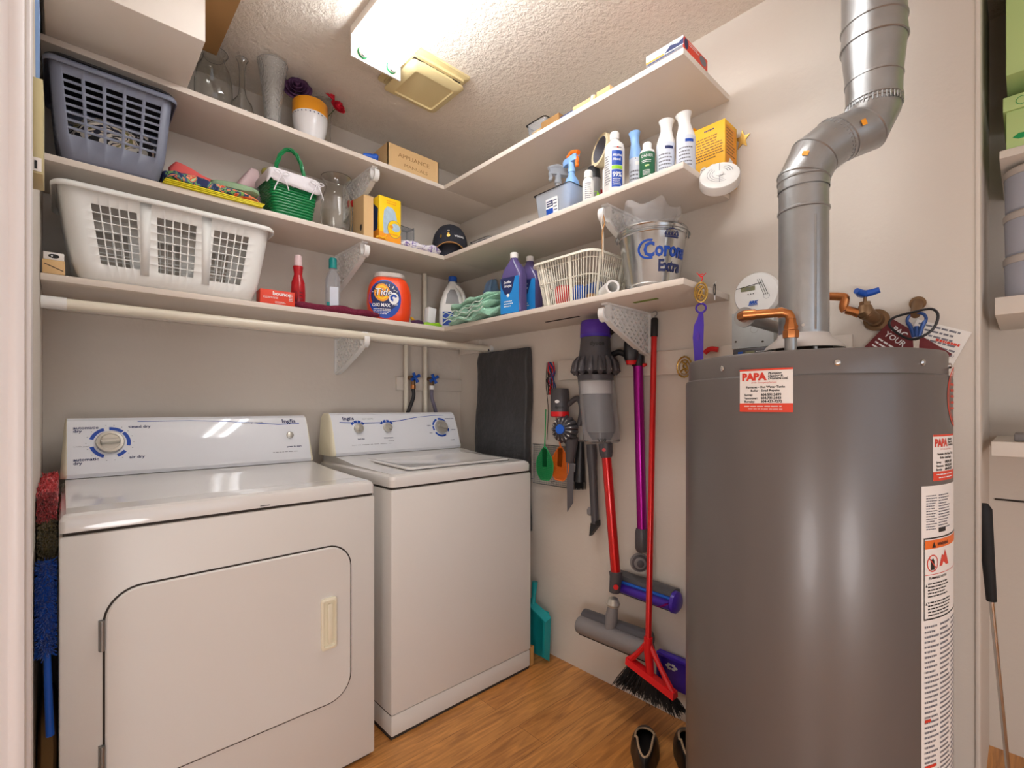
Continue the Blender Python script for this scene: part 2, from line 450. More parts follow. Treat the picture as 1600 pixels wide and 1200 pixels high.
# near wall behind the camera, with an unseen window added for daylight
mb = MB('wall_paint')
mb.box(-1.8, -2.3, 0, XR, -2.2, 0.95); mb.box(-1.8, -2.3, 2.15, XR, -2.2, ZC)
mb.box(-1.8, -2.3, 0.95, -0.9, -2.2, 2.15); mb.box(1.3, -2.3, 0.95, XR, -2.2, 2.15)
struct(mb.build('wall_near'))
w = MB('trim_paint')
for b in ((-0.9, -2.27, 0.95, -0.85, -2.19, 2.15), (1.25, -2.27, 0.95, 1.3, -2.19, 2.15), (-0.85, -2.27, 0.95, 1.25, -2.19, 1.0), (-0.85, -2.27, 2.10, 1.25, -2.19, 2.15), (0.18, -2.26, 1.0, 0.22, -2.2, 2.10)):
    w.box(*b, bev=0.004)
win = struct(w.build('added_window_1'))
MB('added_window_glass').box(-0.85, -2.24, 1.0, 1.25, -2.236, 2.10).build('pane', win)
# moulded casing at the opening on the left
c = MB('trim_paint')
prof = [(0.0, 0.0), (0.0, 0.012), (0.006, 0.016), (0.014, 0.016), (0.02, 0.011), (0.030, 0.013), (0.042, 0.020), (0.052, 0.020), (0.058, 0.015), (0.066, 0.015), (0.07, 0.0)]
rings = [[(XL-0.002-a, 1.2195-b, z) for a, b in prof] for z in (0.0, ZC-0.01)]
c.loft(rings)
c.box(XL-0.0015, 1.222, 0, XL+0.006, 1.30, ZC-0.01, bev=0.002)
struct(c.build('trim_1', angle=50))
slab('trim_2', 'wall_paint', XW-0.004, YE-0.008, 0, XW+0.05, YE+0.001, ZC-0.01, bev=0.002)
# thin timber strip at the corner end
slab('trim_3', 'groove', XR-0.003, -2.19, 0.835, XR+0.001, YE-0.012, 0.841)
for i, (l, rad, p) in enumerate(FILL_GLOBES):  # lanterns put in out of view as fill light
    r = thing('added_lantern', ('added round white lantern, unseen in the hall left of the laundry opening', 'added round white lantern, unseen in the hall near the added window')[i], 'floor lamp', (l[0], l[1], 0))
    MB('black_plastic').lathe([(0.15, 0.0005), (0.15, 0.012), (0.03, 0.022)], 0, 32).build('base', r)
    z = l[2]
    MB('black_plastic').rod((0, 0, 0.0222), (0, 0, z-rad-0.001), 0.009).build('pole', r)
    MB('added_lantern_glow').lathe([(0.001, z-rad)]+[(rad*math.cos(math.radians(a)), z+rad*math.sin(math.radians(a))) for a in range(-80, 81, 10)]+[(0.001, z+rad)], 0, 28).build('added_globe', r)

# ---------------------------------------------------------------- shelves
SH = 0.020
YF, XF, YS = 1.905, 1.335, 0.69      # front of the back shelves, front of the side shelves, near end of the side shelves
TOP, MID, BOT = 2.208, 1.872, 1.530
LEVELS = (('top', TOP), ('middle', MID), ('lowest', BOT))
for nm, z in LEVELS:
    tag(MB('shelf_paint').box(XL+0.001, YF, z-SH, XW-0.001, YW-0.001, z-0.0005, bev=0.0015).build('shelf_board'),
        'white painted %s shelf board along the back wall above the machines' % nm, 'shelf')
    tag(MB('shelf_paint').box(XF, YS, z-SH, XW-0.001, YF-0.001, z-0.0005, bev=0.0015).build('shelf_board'),
        'white painted %s shelf board along the right hand wall' % nm, 'shelf')
# cleats that carry the shelf ends
cl = MB('shelf_paint')
tag(cl.box(XL+0.008, YW-0.02, BOT-SH-0.042, XW-0.02, YW-0.0005, BOT-SH-0.0005, bev=0.001).build('shelf_cleat'), 'white batten under the lowest back shelf, screwed to the back wall', 'batten')
tag(MB('shelf_paint').box(XW-0.021, YF+0.105, BOT-SH-0.07, XW-0.0005, YW-0.021, BOT-SH-0.0005, bev=0.001).build('shelf_cleat'), 'short white batten on the right wall under the lowest shelf corner', 'batten')

def bracket_mesh(rod_hook=True):
    # in the plane x=0; the wall is at y=0, the shelf hangs above z=0, the arm reaches towards -y
    D, H, t = 0.285, 0.165, 0.008
    mb = MB('white_plastic')
    def bar(a, b, w):
        a, b = Vector((0, *a)), Vector((0, *b)); d = (b-a); L = d.length; ang = math.atan2(d.z, d.y)
        mb.T = Matrix.Translation(a) @ Matrix.Rotation(ang, 4, 'X'); mb.box(-t/2, 0, -w/2, t/2, L, w/2); mb.T = Matrix.Identity(4)
    mb.box(-0.013, -D, -0.006, 0.013, 0, 0.0); mb.box(-0.013, -0.006, -H, 0.013, 0, 0)
    # curved lower edge
    lower = [(-0.004, -H), (-0.05, -H+0.012), (-0.12, -0.125), (-0.20, -0.092), (-0.25, -0.070), (-0.276, -0.05)]
    pts = [Vector((0, a, b)) for a, b in lower]; path = smoothpath(pts, 3)
    rings = [[(sx*0.011, p.y, p.z+sz) for sx, sz in ((-1, -0.004), (1, -0.004), (1, 0.004), (-1, 0.004))] for p in path]
    mb.loft(rings)
    def low(y):
        for i in range(len(lower)-1):
            (y0, z0), (y1, z1) = lower[i], lower[i+1]
            if y1 <= y <= y0: return z0+(z1-z0)*(y0-y)/(y0-y1)
        return -0.05
    # diamond lattice
    step = 0.030
    for s in (1, -1):
        k = -16
        while k < 17:
            run = []
            for q in range(0, 60):
                y = -0.006 - q*(D-0.03)/60.0; z = s*(y*1.0) + k*step
                if low(y) < z < -0.004: run.append((y, z))
            if len(run) > 2: bar(run[0], run[-1], 0.008)
            k += 1
    # hook at the tip
    hook = [(-0.262, -0.006), (-0.262, -0.030), (-0.268, -0.052), (-0.285, -0.062), (-0.300, -0.052), (-0.304, -0.036), (-0.300, -0.022)]
    path = smoothpath([Vector((0, a, b)) for a, b in hook], 3)
    rings = []
    for i, p in enumerate(path):
        d = (path[min(i+1, len(path)-1)]-path[max(i-1, 0)]).normalized(); nrm = Vector((0, -d.z, d.y))*0.005
        rings.append([(sx*0.011, p.y+s*nrm.y, p.z+s*nrm.z) for sx, s in ((-1, -1), (1, -1), (1, 1), (-1, 1))])
    mb.loft(rings)
    return mb
bk = bracket_mesh().build('shelf_bracket', angle=30)
bracket_spots = [((0.94, YW-0.001, BOT-SH-0.0425), 0, 'white lattice bracket holding the rod under the lowest back shelf'),
    ((0.94, YW-0.001, MID-SH-0.0006), 0, 'white lattice bracket under the middle back shelf, above the orange detergent tub'),
    ((0.985, YW-0.001, TOP-SH-0.0006), 0, 'white lattice bracket under the top back shelf, beside the yellow carton'),
    ((XW-0.001, 1.0, BOT-SH-0.0006), -PI/2, 'white lattice bracket under the lowest side shelf, beside the vacuum cleaners'),
    ((XW-0.001, 1.0, MID-SH-0.0006), -PI/2, 'white lattice bracket under the middle side shelf, behind the metal bucket')]
for i, (l, rz, lab) in enumerate(bracket_spots):
    o = bk if i == 0 else bk.copy()
    if i: C.objects.link(o)
    o.location = l; o.rotation_euler = (0, 0, rz); tag(o, lab, 'shelf bracket', 'lattice shelf brackets')
r = thing('clothes_rod', 'long white painted clothes rod under the lowest back shelf', 'rod', (XL+0.001, 1.935, 1.452))
MB('old_white_pipe').rod((0.0, 0, 0), (XW-XL-0.002, 0, 0), 0.0165, n=24).build('pole', r)
MB('white_plastic').rod((0.0005, 0, 0), (0.055, 0, 0), 0.0185, n=24).build('end_sleeve', r)
MB('white_plastic').rod((XW-XL-0.022, 0, 0), (XW-XL-0.0025, 0, 0), 0.0205, n=24).build('end_sleeve', r)

# ---------------------------------------------------------------- ceiling fixtures
def fixture():
    r = thing('fluorescent_light', 'white twin tube fluorescent strip light on the ceiling beside the fan grille', 'ceiling light', (0.82, 0.98, ZC))
    h = MB('white_paint')
    prof = [(-0.095, 0), (-0.095, -0.03), (-0.03, -0.05), (0.03, -0.05), (0.095, -0.03), (0.095, 0)]
    h.loft([[(a, y, b-0.0005) for a, b in prof] for y in (-0.61, 0.61)]); h.build('housing', r, angle=20)
    for y0 in (-0.612, 0.604):
        MB('white_paint').box(-0.096, y0, -0.105, 0.096, y0+0.008, -0.001, bev=0.002).build('end_plate', r)
    for x in (-0.055, 0.055):
        tb = MB('tube_lamp').rod((x, -0.585, -0.078), (x, 0.585, -0.078), 0.0165, n=20).build('tube', r)
        for s in (-1, 1):
            MB('chrome').rod((x, s*0.585, -0.078), (x, s*0.598, -0.078), 0.0172, n=20).build('tube_cap', tb)
            MB('green_plastic').rod((x, s*0.5985, -0.078), (x, s*0.6035, -0.078), 0.019, n=20).build('socket_ring', tb)
fixture()
def fan():
    r = thing('exhaust_fan_grille', 'square beige exhaust fan cover on the textured ceiling', 'ceiling vent', (1.052, 1.64, ZC))
    r.rotation_euler = (0, 0, 0)
    b = MB('fan_beige', 'groove')
    rloft(b, [(0.135, 0.13, 0.01, -0.0005), (0.135, 0.13, 0.01, -0.008), (0.118, 0.112, 0.008, -0.012), (0.118, 0.112, 0.008, -0.022)])
    b.box(-0.106, -0.1, -0.0235, 0.106, 0.1, -0.0222, 1); b.build('base', r)
    cv = MB('fan_beige')
    rloft(cv, [(0.095, 0.09, 0.012, -0.034), (0.116, 0.11, 0.016, -0.036), (0.12, 0.114, 0.018, -0.045), (0.104, 0.098, 0.014, -0.055), (0.088, 0.082, 0.01, -0.058), (0.086, 0.08, 0.01, -0.052)])
    cv.box(-0.02, -0.1, -0.036, -0.012, -0.09, -0.022); cv.box(0.03, -0.1, -0.036, 0.038, -0.09, -0.022)
    for s in (-1, 1):
        cv.box(s*0.1-0.004, -0.07, -0.036, s*0.1+0.004, 0.07, -0.0236)
        cv.box(-0.07, s*0.095-0.004, -0.036, 0.07, s*0.095+0.004, -0.0236)
    cv.rect(plane((0, 0, -0.052), (1, 0, 0), (0, -1, 0)), -0.014, -0.005, 0.014, 0.005, 0, 0.002)
    cv.build('cover', r)
fan()

# ---------------------------------------------------------------- washer and dryer
def console(root, W, y_base, z0, z1, yback, inset=0.018):
    # sloping control panel, with cream end caps, profile swept along x
    def prof(k, g=0.0):
        ys = y_base+k*0.0
        return [(y_base+g, z0), (y_base-0.004+g, z0+0.012), (y_base+0.004+g, z0+0.03), (y_base+0.022+g, (z0+z1)/2), (y_base+0.046+g, z1-0.03), (y_base+0.060+g, z1-0.008), (y_base+0.075+g, z1), (yback-0.02, z1), (yback, z1-0.03), (yback, z0)]
    mb = MB('console_white')
    xs = [0.016, W-0.016]
    mb.loft([[(x, a, b) for a, b in prof(0)] for x in xs])
    pan = mb.build('control_panel', root, angle=25)
    for sgn, xa in ((1, 0.0), (-1, W)):
        cp = MB('cream_plastic'); rings = []
        for t in (0.0, 0.4, 0.8, 1.0):
            x = xa+sgn*0.0162*(t)
            sh = (1-t)**2*0.020
            cy, cz = (y_base+yback)/2, (z0+z1)/2
            pts = []
            for a, b in prof(0):
                pts.append((x + sgn*max(0, (b-z0)/(z1-z0))*0.010*(1-t), min(a+sh, yback), b-sh*(b-z0)/(z1-z0)))
            rings.append(pts)
        cp.loft(rings); cp.build('end_cap', root, angle=35)
    # face frame: origin at left bottom of the printed face
    o = Vector((0, y_base+0.004-0.0015, z0+0.03)); top = Vector((0, y_base+0.046-0.0015, z1-0.03))
    u = (top-o); return pan, o, u
def face_frame(W, y_base, z0, z1, e0=0.0012):
    pts = [(0.0, y_base+0.004, z0+0.03), (0.0, y_base+0.022, (z0+z1)/2), (0.0, y_base+0.046, z1-0.03), (0.0, y_base+0.060, z1-0.008)]
    S = [0]
    for i in range(3): S.append(S[-1]+(Vector(pts[i+1])-Vector(pts[i])).length)
    def F(x, y, e=0.0):
        i = 0
        while i < 2 and y > S[i+1]: i += 1
        a, b = Vector(pts[i]), Vector(pts[i+1]); d = (b-a).normalized(); n = Vector((0, -d.z, d.y))
        p = a+d*(y-S[i])+n*(e0*0.4+e); p.x = x
        return p
    return F, S[-1]
def knob(mb, F, x, y, r, h, pointer=True, ang=0):
    o = F(x, y, 0.0); n = (F(x, y, 1.0)-o).normalized(); rt = Vector((1, 0, 0)); up = n.cross(rt)
    R = Matrix((rt, up, n)).transposed().to_4x4(); mb.T = Matrix.Translation(o) @ R @ Matrix.Rotation(ang, 4, 'Z')
    mb.lathe([(r, 0.0004), (r, h*0.35), (r*0.94, h*0.5), (r*0.72, h*0.52), (r*0.68, h*0.45)], 0, 36)
    pts = [(-r*0.62, -r*0.2), (r*0.62, -r*0.2), (r*0.7, 0), (r*0.62, r*0.2), (-r*0.62, r*0.2), (-r*0.7, 0)]
    mb.loft([[(a, b*1.1, h*0.5) for a, b in pts], [(a, b*0.9, h*0.9) for a, b in pts], [(a*0.94, b*0.5, h) for a, b in pts]], 0)
    mb.T = Matrix.Identity(4)

def dryer():
    X0, W, Y0, Y1 = -0.006, 0.757, 1.465, 2.125
    r = thing('clothes_dryer', 'white front loading clothes dryer with one large timer knob, left of the washer', 'dryer', (X0, 0, 0))
    b = MB('enamel_front', 'groove')
    b.box(0, Y0, 0.015, W, Y1, 0.858, bev=0.006); b.box(0.01, Y0+0.02, 0.0, W-0.01, Y1-0.02, 0.016, 1)
    b.box(0.006, Y0+0.008, 0.856, W-0.006, Y1-0.01, 0.868, 1); b.build('body', r)
    t = MB('enamel', 'print_black'); n = 5
    # lid with a slightly raised back
    ring = lambda z, g, zz=0: rrect(W/2-g, (Y1-Y0)/2-g, 0.012, z, 4, W/2, (Y0+Y1)/2)
    t.loft([ring(0.866, 0.0), ring(0.892, 0.0), ring(0.902, 0.004), ring(0.907, 0.012)])
    ys = [Y0+0.10, Y0+0.12, 1.80, 1.97, Y1-0.02]; zs = [0.9072, 0.9080, 0.915, 0.928, 0.928]
    t.loft([[(0.012, y, 0.9), (W-0.012, y, 0.9), (W-0.012, y, z), (0.012, y, z)] for y, z in zip(ys, zs)])
    Ff = plane((0.35, Y0-0.001, 0.866), (1, 0, 0), (0, 0, 1))
    t.rect(Ff, 0.06, 0.004, 0.085, 0.006, 1, 0.0004); t.build('top', r, angle=25)
    pan, _, _ = console(r, W, 1.98, 0.93, 1.112, Y1)
    F, H = face_frame(W, 1.98, 0.93, 1.112)
    pr = MB('print_blue', 'print_navy', 'print_grey', 'console_white')
    kx, ky = 0.118, H*0.50
    for a0, a1 in ((48, 92), (108, 165), (-15, 44), (195, 250), (292, 322)): pr.arc(F, kx, ky, 0.042, 0.052, a0, a1, 0, 0.0004)
    for a in range(0, 360, 20): pr.rect(F, kx+0.059*math.cos(math.radians(a))-0.001, ky+0.059*math.sin(math.radians(a))-0.0008, kx+0.059*math.cos(math.radians(a))+0.002, ky+0.059*math.sin(math.radians(a))+0.0008, 2, 0.0004)
    T = lambda s, x, y, sz=0.013, m=1, b_=0.0003, sx=1.15: pr.text(s, sz, F, m, x, y, e=0.0005, bold=b_, sx=sx)
    T('automatic', 0.030, H-0.030); T('dry', 0.030, H-0.041); T('timed dry', 0.165, H-0.030); T('air dry', 0.165, 0.022)
    T('automatic', 0.030, 0.022); T('dry', 0.030, 0.011)
    T('wrinkle guard', 0.030, 0.066, 0.006, 2, 0); T('press to start', 0.655, 0.030, 0.0085, 1)
    T('extra large capacity', 0.50, H-0.022, 0.0085, 2, 0.0002); T('Inglis', 0.645, H-0.024, 0.024, 1, 0.0006, 1.1)
    pr.scribble(F, 0.60, 0.010, 0.715, 0.015, 1, 2, 0.0004, 4)
    # the blue swoosh
    pts = [(0.19, H-0.006), (0.34, H-0.006), (0.45, H-0.012), (0.55, H-0.022), (0.63, H-0.030), (0.71, H-0.028)]
    for i in range(len(pts)-1):
        a, c = pts[i], pts[i+1]; th = 0.0011 if i < 3 else 0.0016
        pr.add([F(a[0], a[1]-th, 0.0005), F(c[0], c[1]-th, 0.0005), F(c[0], c[1]+th, 0.0005), F(a[0], a[1]+th, 0.0005)], [(0, 1, 2, 3)], 0)
    pr.build('printed_markings', pan, angle=80)
    k = MB('knob_silver'); knob(k, F, kx, ky, 0.036, 0.026, ang=0.05); k.build('timer_knob', r)
    k = MB('knob_silver'); o = F(0.668, 0.078, 0); nn = (F(0.668, 0.078, 1)-o).normalized(); k.tube([o+nn*0.0003, o+nn*0.008, o+nn*0.010], [0.013, 0.013, 0.009], n=28); k.build('start_button', r)
    # door with a rounded shadow gap
    g = MB('groove'); x0, x1, z0, z1, rad = 0.074, 0.676, 0.235, 0.722, 0.075
    cx, cz, hx, hz = (x0+x1)/2, (z0+z1)/2, (x1-x0)/2, (z1-z0)/2
    def fr(h1, h2, rr, y): return [(cx+p[0], y, cz+p[1]) for p in rrect(h1, h2, rr, 0, 10)]
    g.loft([fr(hx, hz, rad, Y0-0.0006), fr(hx, hz, rad, Y0-0.0012), fr(hx-0.006, hz-0.006, rad-0.006, Y0-0.0012)], 0, False, False); 
    d = MB('enamel_front', 'white_paint')
    d.loft([fr(hx-0.0045, hz-0.0045, rad-0.004, Y0-0.0006), fr(hx-0.0045, hz-0.0045, rad-0.004, Y0-0.0045), fr(hx-0.008, hz-0.008, rad-0.008, Y0-0.0075)])
    g.build('door_gap', r); dr = d.build('door', r, angle=30)
    h = MB('cream_plastic', 'groove'); hx0, hz0 = 0.600, 0.488
    def hf(a, c, rr, y): return [(hx0+p[0], y, hz0+p[1]) for p in rrect(a, c, rr, 0, 5)]
    yb = Y0-0.0076
    h.loft([hf(0.024, 0.078, 0.008, yb), hf(0.024, 0.078, 0.008, yb-0.007), hf(0.021, 0.075, 0.007, yb-0.009), hf(0.018, 0.070, 0.006, yb-0.009), hf(0.015, 0.066, 0.005, yb-0.001)], 0, False, True)
    h.box(hx0-0.004, yb-0.008, hz0-0.06, hx0+0.010, yb-0.0012, hz0+0.06, 0, 0.002)
    h.build('handle', dr)
    for zc in (0.62, 0.33):
        hg = MB('dull_steel'); hg.rod((x0-0.001, Y0-0.008, zc-0.035), (x0-0.001, Y0-0.008, zc+0.035), 0.0055, n=12)
        hg.box(x0-0.008, Y0-0.004, zc-0.035, x0+0.006, Y0-0.0006, zc+0.035); hg.build('hinge', dr)
dryer()
def washer():
    X0, W, Y0, Y1 = 0.822, 0.680, 1.485, 2.125
    r = thing('washing_machine', 'white top loading washing machine with three control knobs, beside the right wall', 'washing machine', (X0, 0, 0))
    b = MB('enamel_front', 'groove')
    b.box(0, Y0, 0.086, W, Y1, 0.862, bev=0.008); b.box(0.003, Y0+0.004, 0.012, W-0.003, Y1, 0.084, 0, bev=0.004)
    b.box(0.004, Y0+0.010, 0.0, W-0.004, Y1-0.02, 0.088, 1)
    b.box(0.006, Y0+0.008, 0.860, W-0.006, Y1-0.01, 0.872, 1); b.build('body', r)
    t = MB('enamel', 'groove')
    ring = lambda z, g: rrect(W/2-g, (Y1-Y0)/2-g, 0.018, z, 5, W/2, (Y0+Y1)/2)
    t.loft([ring(0.870, 0.001), ring(0.895, 0.0), ring(0.906, 0.004), ring(0.912, 0.014)])
    ys = [Y0+0.03, Y0+0.05, 1.80, 1.97, Y1-0.02]; zs = [0.9122, 0.9130, 0.920, 0.938, 0.938]
    t.loft([[(0.014, y, 0.9), (W-0.014, y, 0.9), (W-0.014, y, z), (0.014, y, z)] for y, z in zip(ys, zs)])
    t.build('top', r, angle=25)
    l = MB('enamel', 'groove')
    cx, cy, hx, hy = W/2+0.02, 1.745, 0.255, 0.195
    def lr(h1, h2, z, rr=0.02):
        return [(cx+p[0], cy+p[1], z+0.914+(cy+p[1]-Y0-0.05)*0.022) for p in rrect(h1, h2, rr, 0, 5)]
    l.loft([lr(hx+0.003, hy+0.003, 0.0005), lr(hx+0.003, hy+0.003, 0.0012)], 1)
    l.loft([lr(hx, hy, 0.001), lr(hx, hy, 0.006), lr(hx-0.004, hy-0.004, 0.0085), lr(hx-0.02, hy-0.02, 0.0085), lr(hx-0.026, hy-0.026, 0.0065)])
    l.build('lid', r, angle=40)
    pan, _, _ = console(r, W, 1.98, 0.94, 1.120, Y1)
    F, H = face_frame(W, 1.98, 0.94, 1.120)
    pr = MB('print_blue', 'print_navy', 'print_grey')
    T = lambda s, x, y, sz=0.012, m=1, b_=0.0002, sx=1.15: pr.text(s, sz, F, m, x, y, e=0.0005, bold=b_, sx=sx)
    T('Inglis', 0.065, H-0.026, 0.024, 1, 0.0006, 1.1); T('super capacity', 0.155, H-0.024, 0.008, 2)
    T('load size', 0.12, 0.036, 0.008, 1); T('temperature', 0.245, 0.036, 0.008, 1)
    pr.scribble(F, 0.09, 0.010, 0.32, 0.014, 1, 2, 0.0004, 9); pr.scribble(F, 0.265, 0.020, 0.30, 0.026, 1, 2, 0.0004, 3)
    for kx in (0.130, 0.270):
        for k in range(4): pr.arc(F, kx, 0.085, 0.030, 0.040, 35+k*29, 35+k*29+23, 0, 0.0004)
    kx, ky = 0.565, H*0.52
    for a0, a1 in ((40, 100), (112, 165), (172, 200), (215, 300), (330, 350)): pr.arc(F, kx, ky, 0.040, 0.049, a0, a1, 0, 0.0004)
    T('permanent press', 0.60, H-0.03, 0.007); T('delicate', 0.625, 0.062, 0.007); T('regular', 0.485, 0.088, 0.007); T('normal', 0.61, 0.010, 0.007); T('rinse', 0.492, 0.050, 0.007)
    pts = [(0.05, H-0.036), (0.16, H-0.042), (0.26, H-0.042), (0.34, H-0.034), (0.44, H-0.018), (0.53, H-0.010), (0.60, H-0.009)]
    for i in range(len(pts)-1):
        a, c = pts[i], pts[i+1]; th = 0.0017 if i < 4 else 0.0011
        pr.add([F(a[0], a[1]-th, 0.0005), F(c[0], c[1]-th, 0.0005), F(c[0], c[1]+th, 0.0005), F(a[0], a[1]+th, 0.0005)], [(0, 1, 2, 3)], 0)
    pr.build('printed_markings', pan, angle=80)
    for kk, an in ((0.130, 1.2), (0.270, 2.3)):
        k = MB('knob_silver'); knob(k, F, kk, 0.085, 0.021, 0.030, ang=an); k.build('selector_knob', r)
    k = MB('knob_silver'); knob(k, F, kx, ky, 0.035, 0.030, ang=-0.3); k.build('cycle_knob', r)
washer()

# ---------------------------------------------------------------- water heater
HX, HY, HR = 1.322, 0.373, 0.27
def heater():
    r = thing('water_heater', 'tall glossy grey cylindrical water heater standing on the floor', 'water heater', (HX, HY, 0))
    b = MB('tank_grey')
    b.lathe([(HR-0.01, 0.0), (HR, 0.01), (HR, 1.205), (HR-0.0015, 1.211), (HR-0.006, 1.214)], 0, 96, False, False); b.build('tank', r)
    t = MB('tank_rim')
    t.lathe([(HR-0.007, 1.206), (HR-0.007, 1.256), (HR-0.010, 1.262), (HR-0.02, 1.264), (HR-0.03, 1.258), (0.0, 1.258)], 0, 96, False, False); t.build('top_cover', r)
    for a in (-90-62, -90-26.5, -90+4, 160, 100, 60, 15):
        # angles chosen around the rim, three face the room
        aa = math.radians(a)
        s = MB('chrome'); p = Vector(((HR-0.007)*math.cos(aa), (HR-0.007)*math.sin(aa), 1.234)); n = Vector((math.cos(aa), math.sin(aa), 0))
        s.tube([p-n*0.002, p+n*0.003, p+n*0.005], [0.006, 0.006, 0.003], n=10); s.build('screw', r)
    dh = MB('galvanised', 'groove', 'lid_grey')
    dh.lathe([(0.0, 1.325), (0.055, 1.325), (0.058, 1.316), (0.082, 1.296), (0.086, 1.288), (0.082, 1.288), (0.052, 1.298)], 2, 48, False, False)
    dh.lathe([(0.06, 1.2585), (0.06, 1.294)], 1, 32, False, False)
    for k in range(4):
        a = PI/2*k+0.6; c, s = math.cos(a), math.sin(a)
        dh.tube([(0.074*c, 0.074*s, 1.294), (0.074*c, 0.074*s, 1.2585)], 0.005, 0, 6)
    dh.build('draft_hood', r)
    # stickers on the jacket: they face the camera and the room to the right of it
    def sticker(a_deg, zc, w, h, big):
        F = cyl(HR, zc-h/2, math.radians(a_deg)); s = MB('label_paper', 'sticker_red', 'print_black', 'print_white', 'print_red')
        N = 8
        s.rect(F, -w/2, 0, w/2, h, 0, 0.0004, N)
        s.rect(F, -w/2, h*0.96, w/2, h, 1, 0.0008, N); s.rect(F, -w/2, 0, w/2, h*0.20, 1, 0.0008, N)
        s.text('PAPA', h*0.225, F, 4, -w*0.45, h*0.745, bold=0.0012, sx=1.02, e=0.0008)
        for i, q in enumerate(('Plumbing', 'Heating &', 'Drainage Ltd.')): s.text(q, h*0.075, F, 2, w*0.06, h*(0.865-0.06*i), bold=0.0002, e=0.0008, shear=0.25, sx=1.0)
        s.text('24 Hr. Emergency Service', h*0.052, F, 4, -w*0.02, h*0.665, 'CENTER', e=0.0008)
        s.text('Furnaces - Hot Water Tanks', h*0.068, F, 2, 0, h*0.555, 'CENTER', e=0.0008, bold=0.0002, sx=1.05); s.text('Boiler - Small Repairs', h*0.068, F, 2, 0, h*0.475, 'CENTER', e=0.0008, bold=0.0002, sx=1.05)
        for i, (q, n) in enumerate((('Surrey:', '604.591.2499'), ('Vancouver:', '604.731.2443'), ('Burnaby:', '604-437-7272'))):
            y = h*(0.375-0.078*i); s.text(q, h*0.068, F, 2, -w*0.40, y, e=0.0008, bold=0.0002); s.text(n, h*0.078, F, 2, -w*0.07, y, e=0.0008, bold=0.0003)
        s.scribble(F, -w*0.40, h*0.11, w*0.40, h*0.16, 1, 3, 0.0011, 5); s.scribble(F, -w*0.32, h*0.04, w*0.32, h*0.09, 1, 3, 0.0011, 6)
        return s.build('sticker', r, angle=80)
    CA = math.degrees(math.atan2(-HY, -HX))      # angle that faces the camera
    note(sticker(STK1, 1.183, 0.102, 0.089, 1), 'white and red plumber sticker near the top of the tank')
    note(sticker(STK2, 1.051, 0.102, 0.089, 1), 'white and red plumber sticker on the right flank of the tank')
    F = cyl(HR, 1.14, math.radians(STK2+14)); s = MB('sticker_red', 'tank_grey')
    s.arc(F, 0, 0.03, 0.056, 0.061, 0, 360, 0, 0.0006, 40); s.arc(F, 0, 0.03, 0.049, 0.051, 0, 360, 0, 0.0006, 40)
    s.scribble(F, -0.04, 0.0, 0.04, 0.06, 5, 0, 0.0006, 8, 0.8); note(s.build('round_emblem', r, angle=80), 'round red outlined emblem on the right edge of the tank')
    # long instruction label
    w, z0, z1 = 0.30, 0.13, 0.998
    F0 = cyl(HR, z0, math.radians(-107.5)); L = (z1-z0)/0.55; X = -0.10
    F = lambda x, y, e=0.0: F0(x*0.55, y*0.55, e)
    s = MB('label_paper', 'warning_orange', 'print_black', 'print_red', 'print_grey')
    s.rect(F, X, 0, X+w, L, 0, 0.0004, 12)
    s.scribble(F, X+0.022, L-0.155, X+0.08, L-0.030, 14, 4, 0.0008, 11); s.scribble(F, X+0.09, L-0.155, X+0.18, L-0.030, 13, 4, 0.0008, 12)
    s.rect(F, X+0.09, L-0.165, X+0.14, L-0.150, 2, 0.0009, 3)
    y1, y0 = L-0.185, L-0.46
    for b in ((X+0.01, y0, X+0.014, y1), (X+0.01, y1, X+w-0.01, y1+0.005), (X+0.01, y0-0.005, X+w-0.01, y0), (X+w-0.014, y0, X+w-0.01, y1)): s.rect(F, *b, 2, 0.0008, 8)
    s.rect(F, X+0.016, y1-0.034, X+w-0.016, y1-0.004, 1, 0.0008, 8)
    s.blob2(F, [(X+0.050, y1-0.031), (X+0.072, y1-0.031), (X+0.061, y1-0.010)], 2, 0.0012)
    s.text('WARNING', 0.016, F, 2, X+0.082, y1-0.026, e=0.0012, bold=0.0004)
    s.arc(F, X+0.055, y1-0.085, 0.026, 0.030, 0, 360, 3, 0.001, 30); s.rect(F, X+0.027, y1-0.087, X+0.083, y1-0.083, 3, 0.0012, 3, -0.8)
    s.blob2(F, [(X+0.045, y1-0.108), (X+0.064, y1-0.108), (X+0.064, y1-0.078), (X+0.058, y1-0.068), (X+0.045, y1-0.072)], 2, 0.0009)
    s.blob2(F, [(X+0.095, y1-0.100), (X+0.165, y1-0.100), (X+0.15, y1-0.07), (X+0.135, y1-0.045), (X+0.125, y1-0.065), (X+0.112, y1-0.06)], 3, 0.0009)
    s.rect(F, X+0.016, y1-0.125, X+w-0.016, y1-0.123, 3, 0.0008, 8)
    s.text('FLAMMABLE VAPORS', 0.012, F, 2, X+0.035, y1-0.140, e=0.001, bold=0.0002); s.scribble(F, X+0.03, y1-0.205, X+0.18, y1-0.150, 5, 2, 0.0008, 14); s.scribble(F, X+0.03, y1-0.27, X+0.18, y1-0.215, 5, 2, 0.0008, 15)
    for yy in (y1-0.165, y1-0.228): s.blob2(F, [(X+0.018, yy), (X+0.028, yy), (X+0.023, yy+0.010)], 2, 0.001)
    s.scribble(F, X+0.014, 0.02, X+0.09, y0-0.02, 62, 4, 0.0008, 16); s.scribble(F, X+0.10, 0.02, X+0.185, y0-0.02, 62, 4, 0.0008, 17); s.scribble(F, X+0.195, 0.02, X+0.285, y0-0.02, 62, 4, 0.0008, 18)
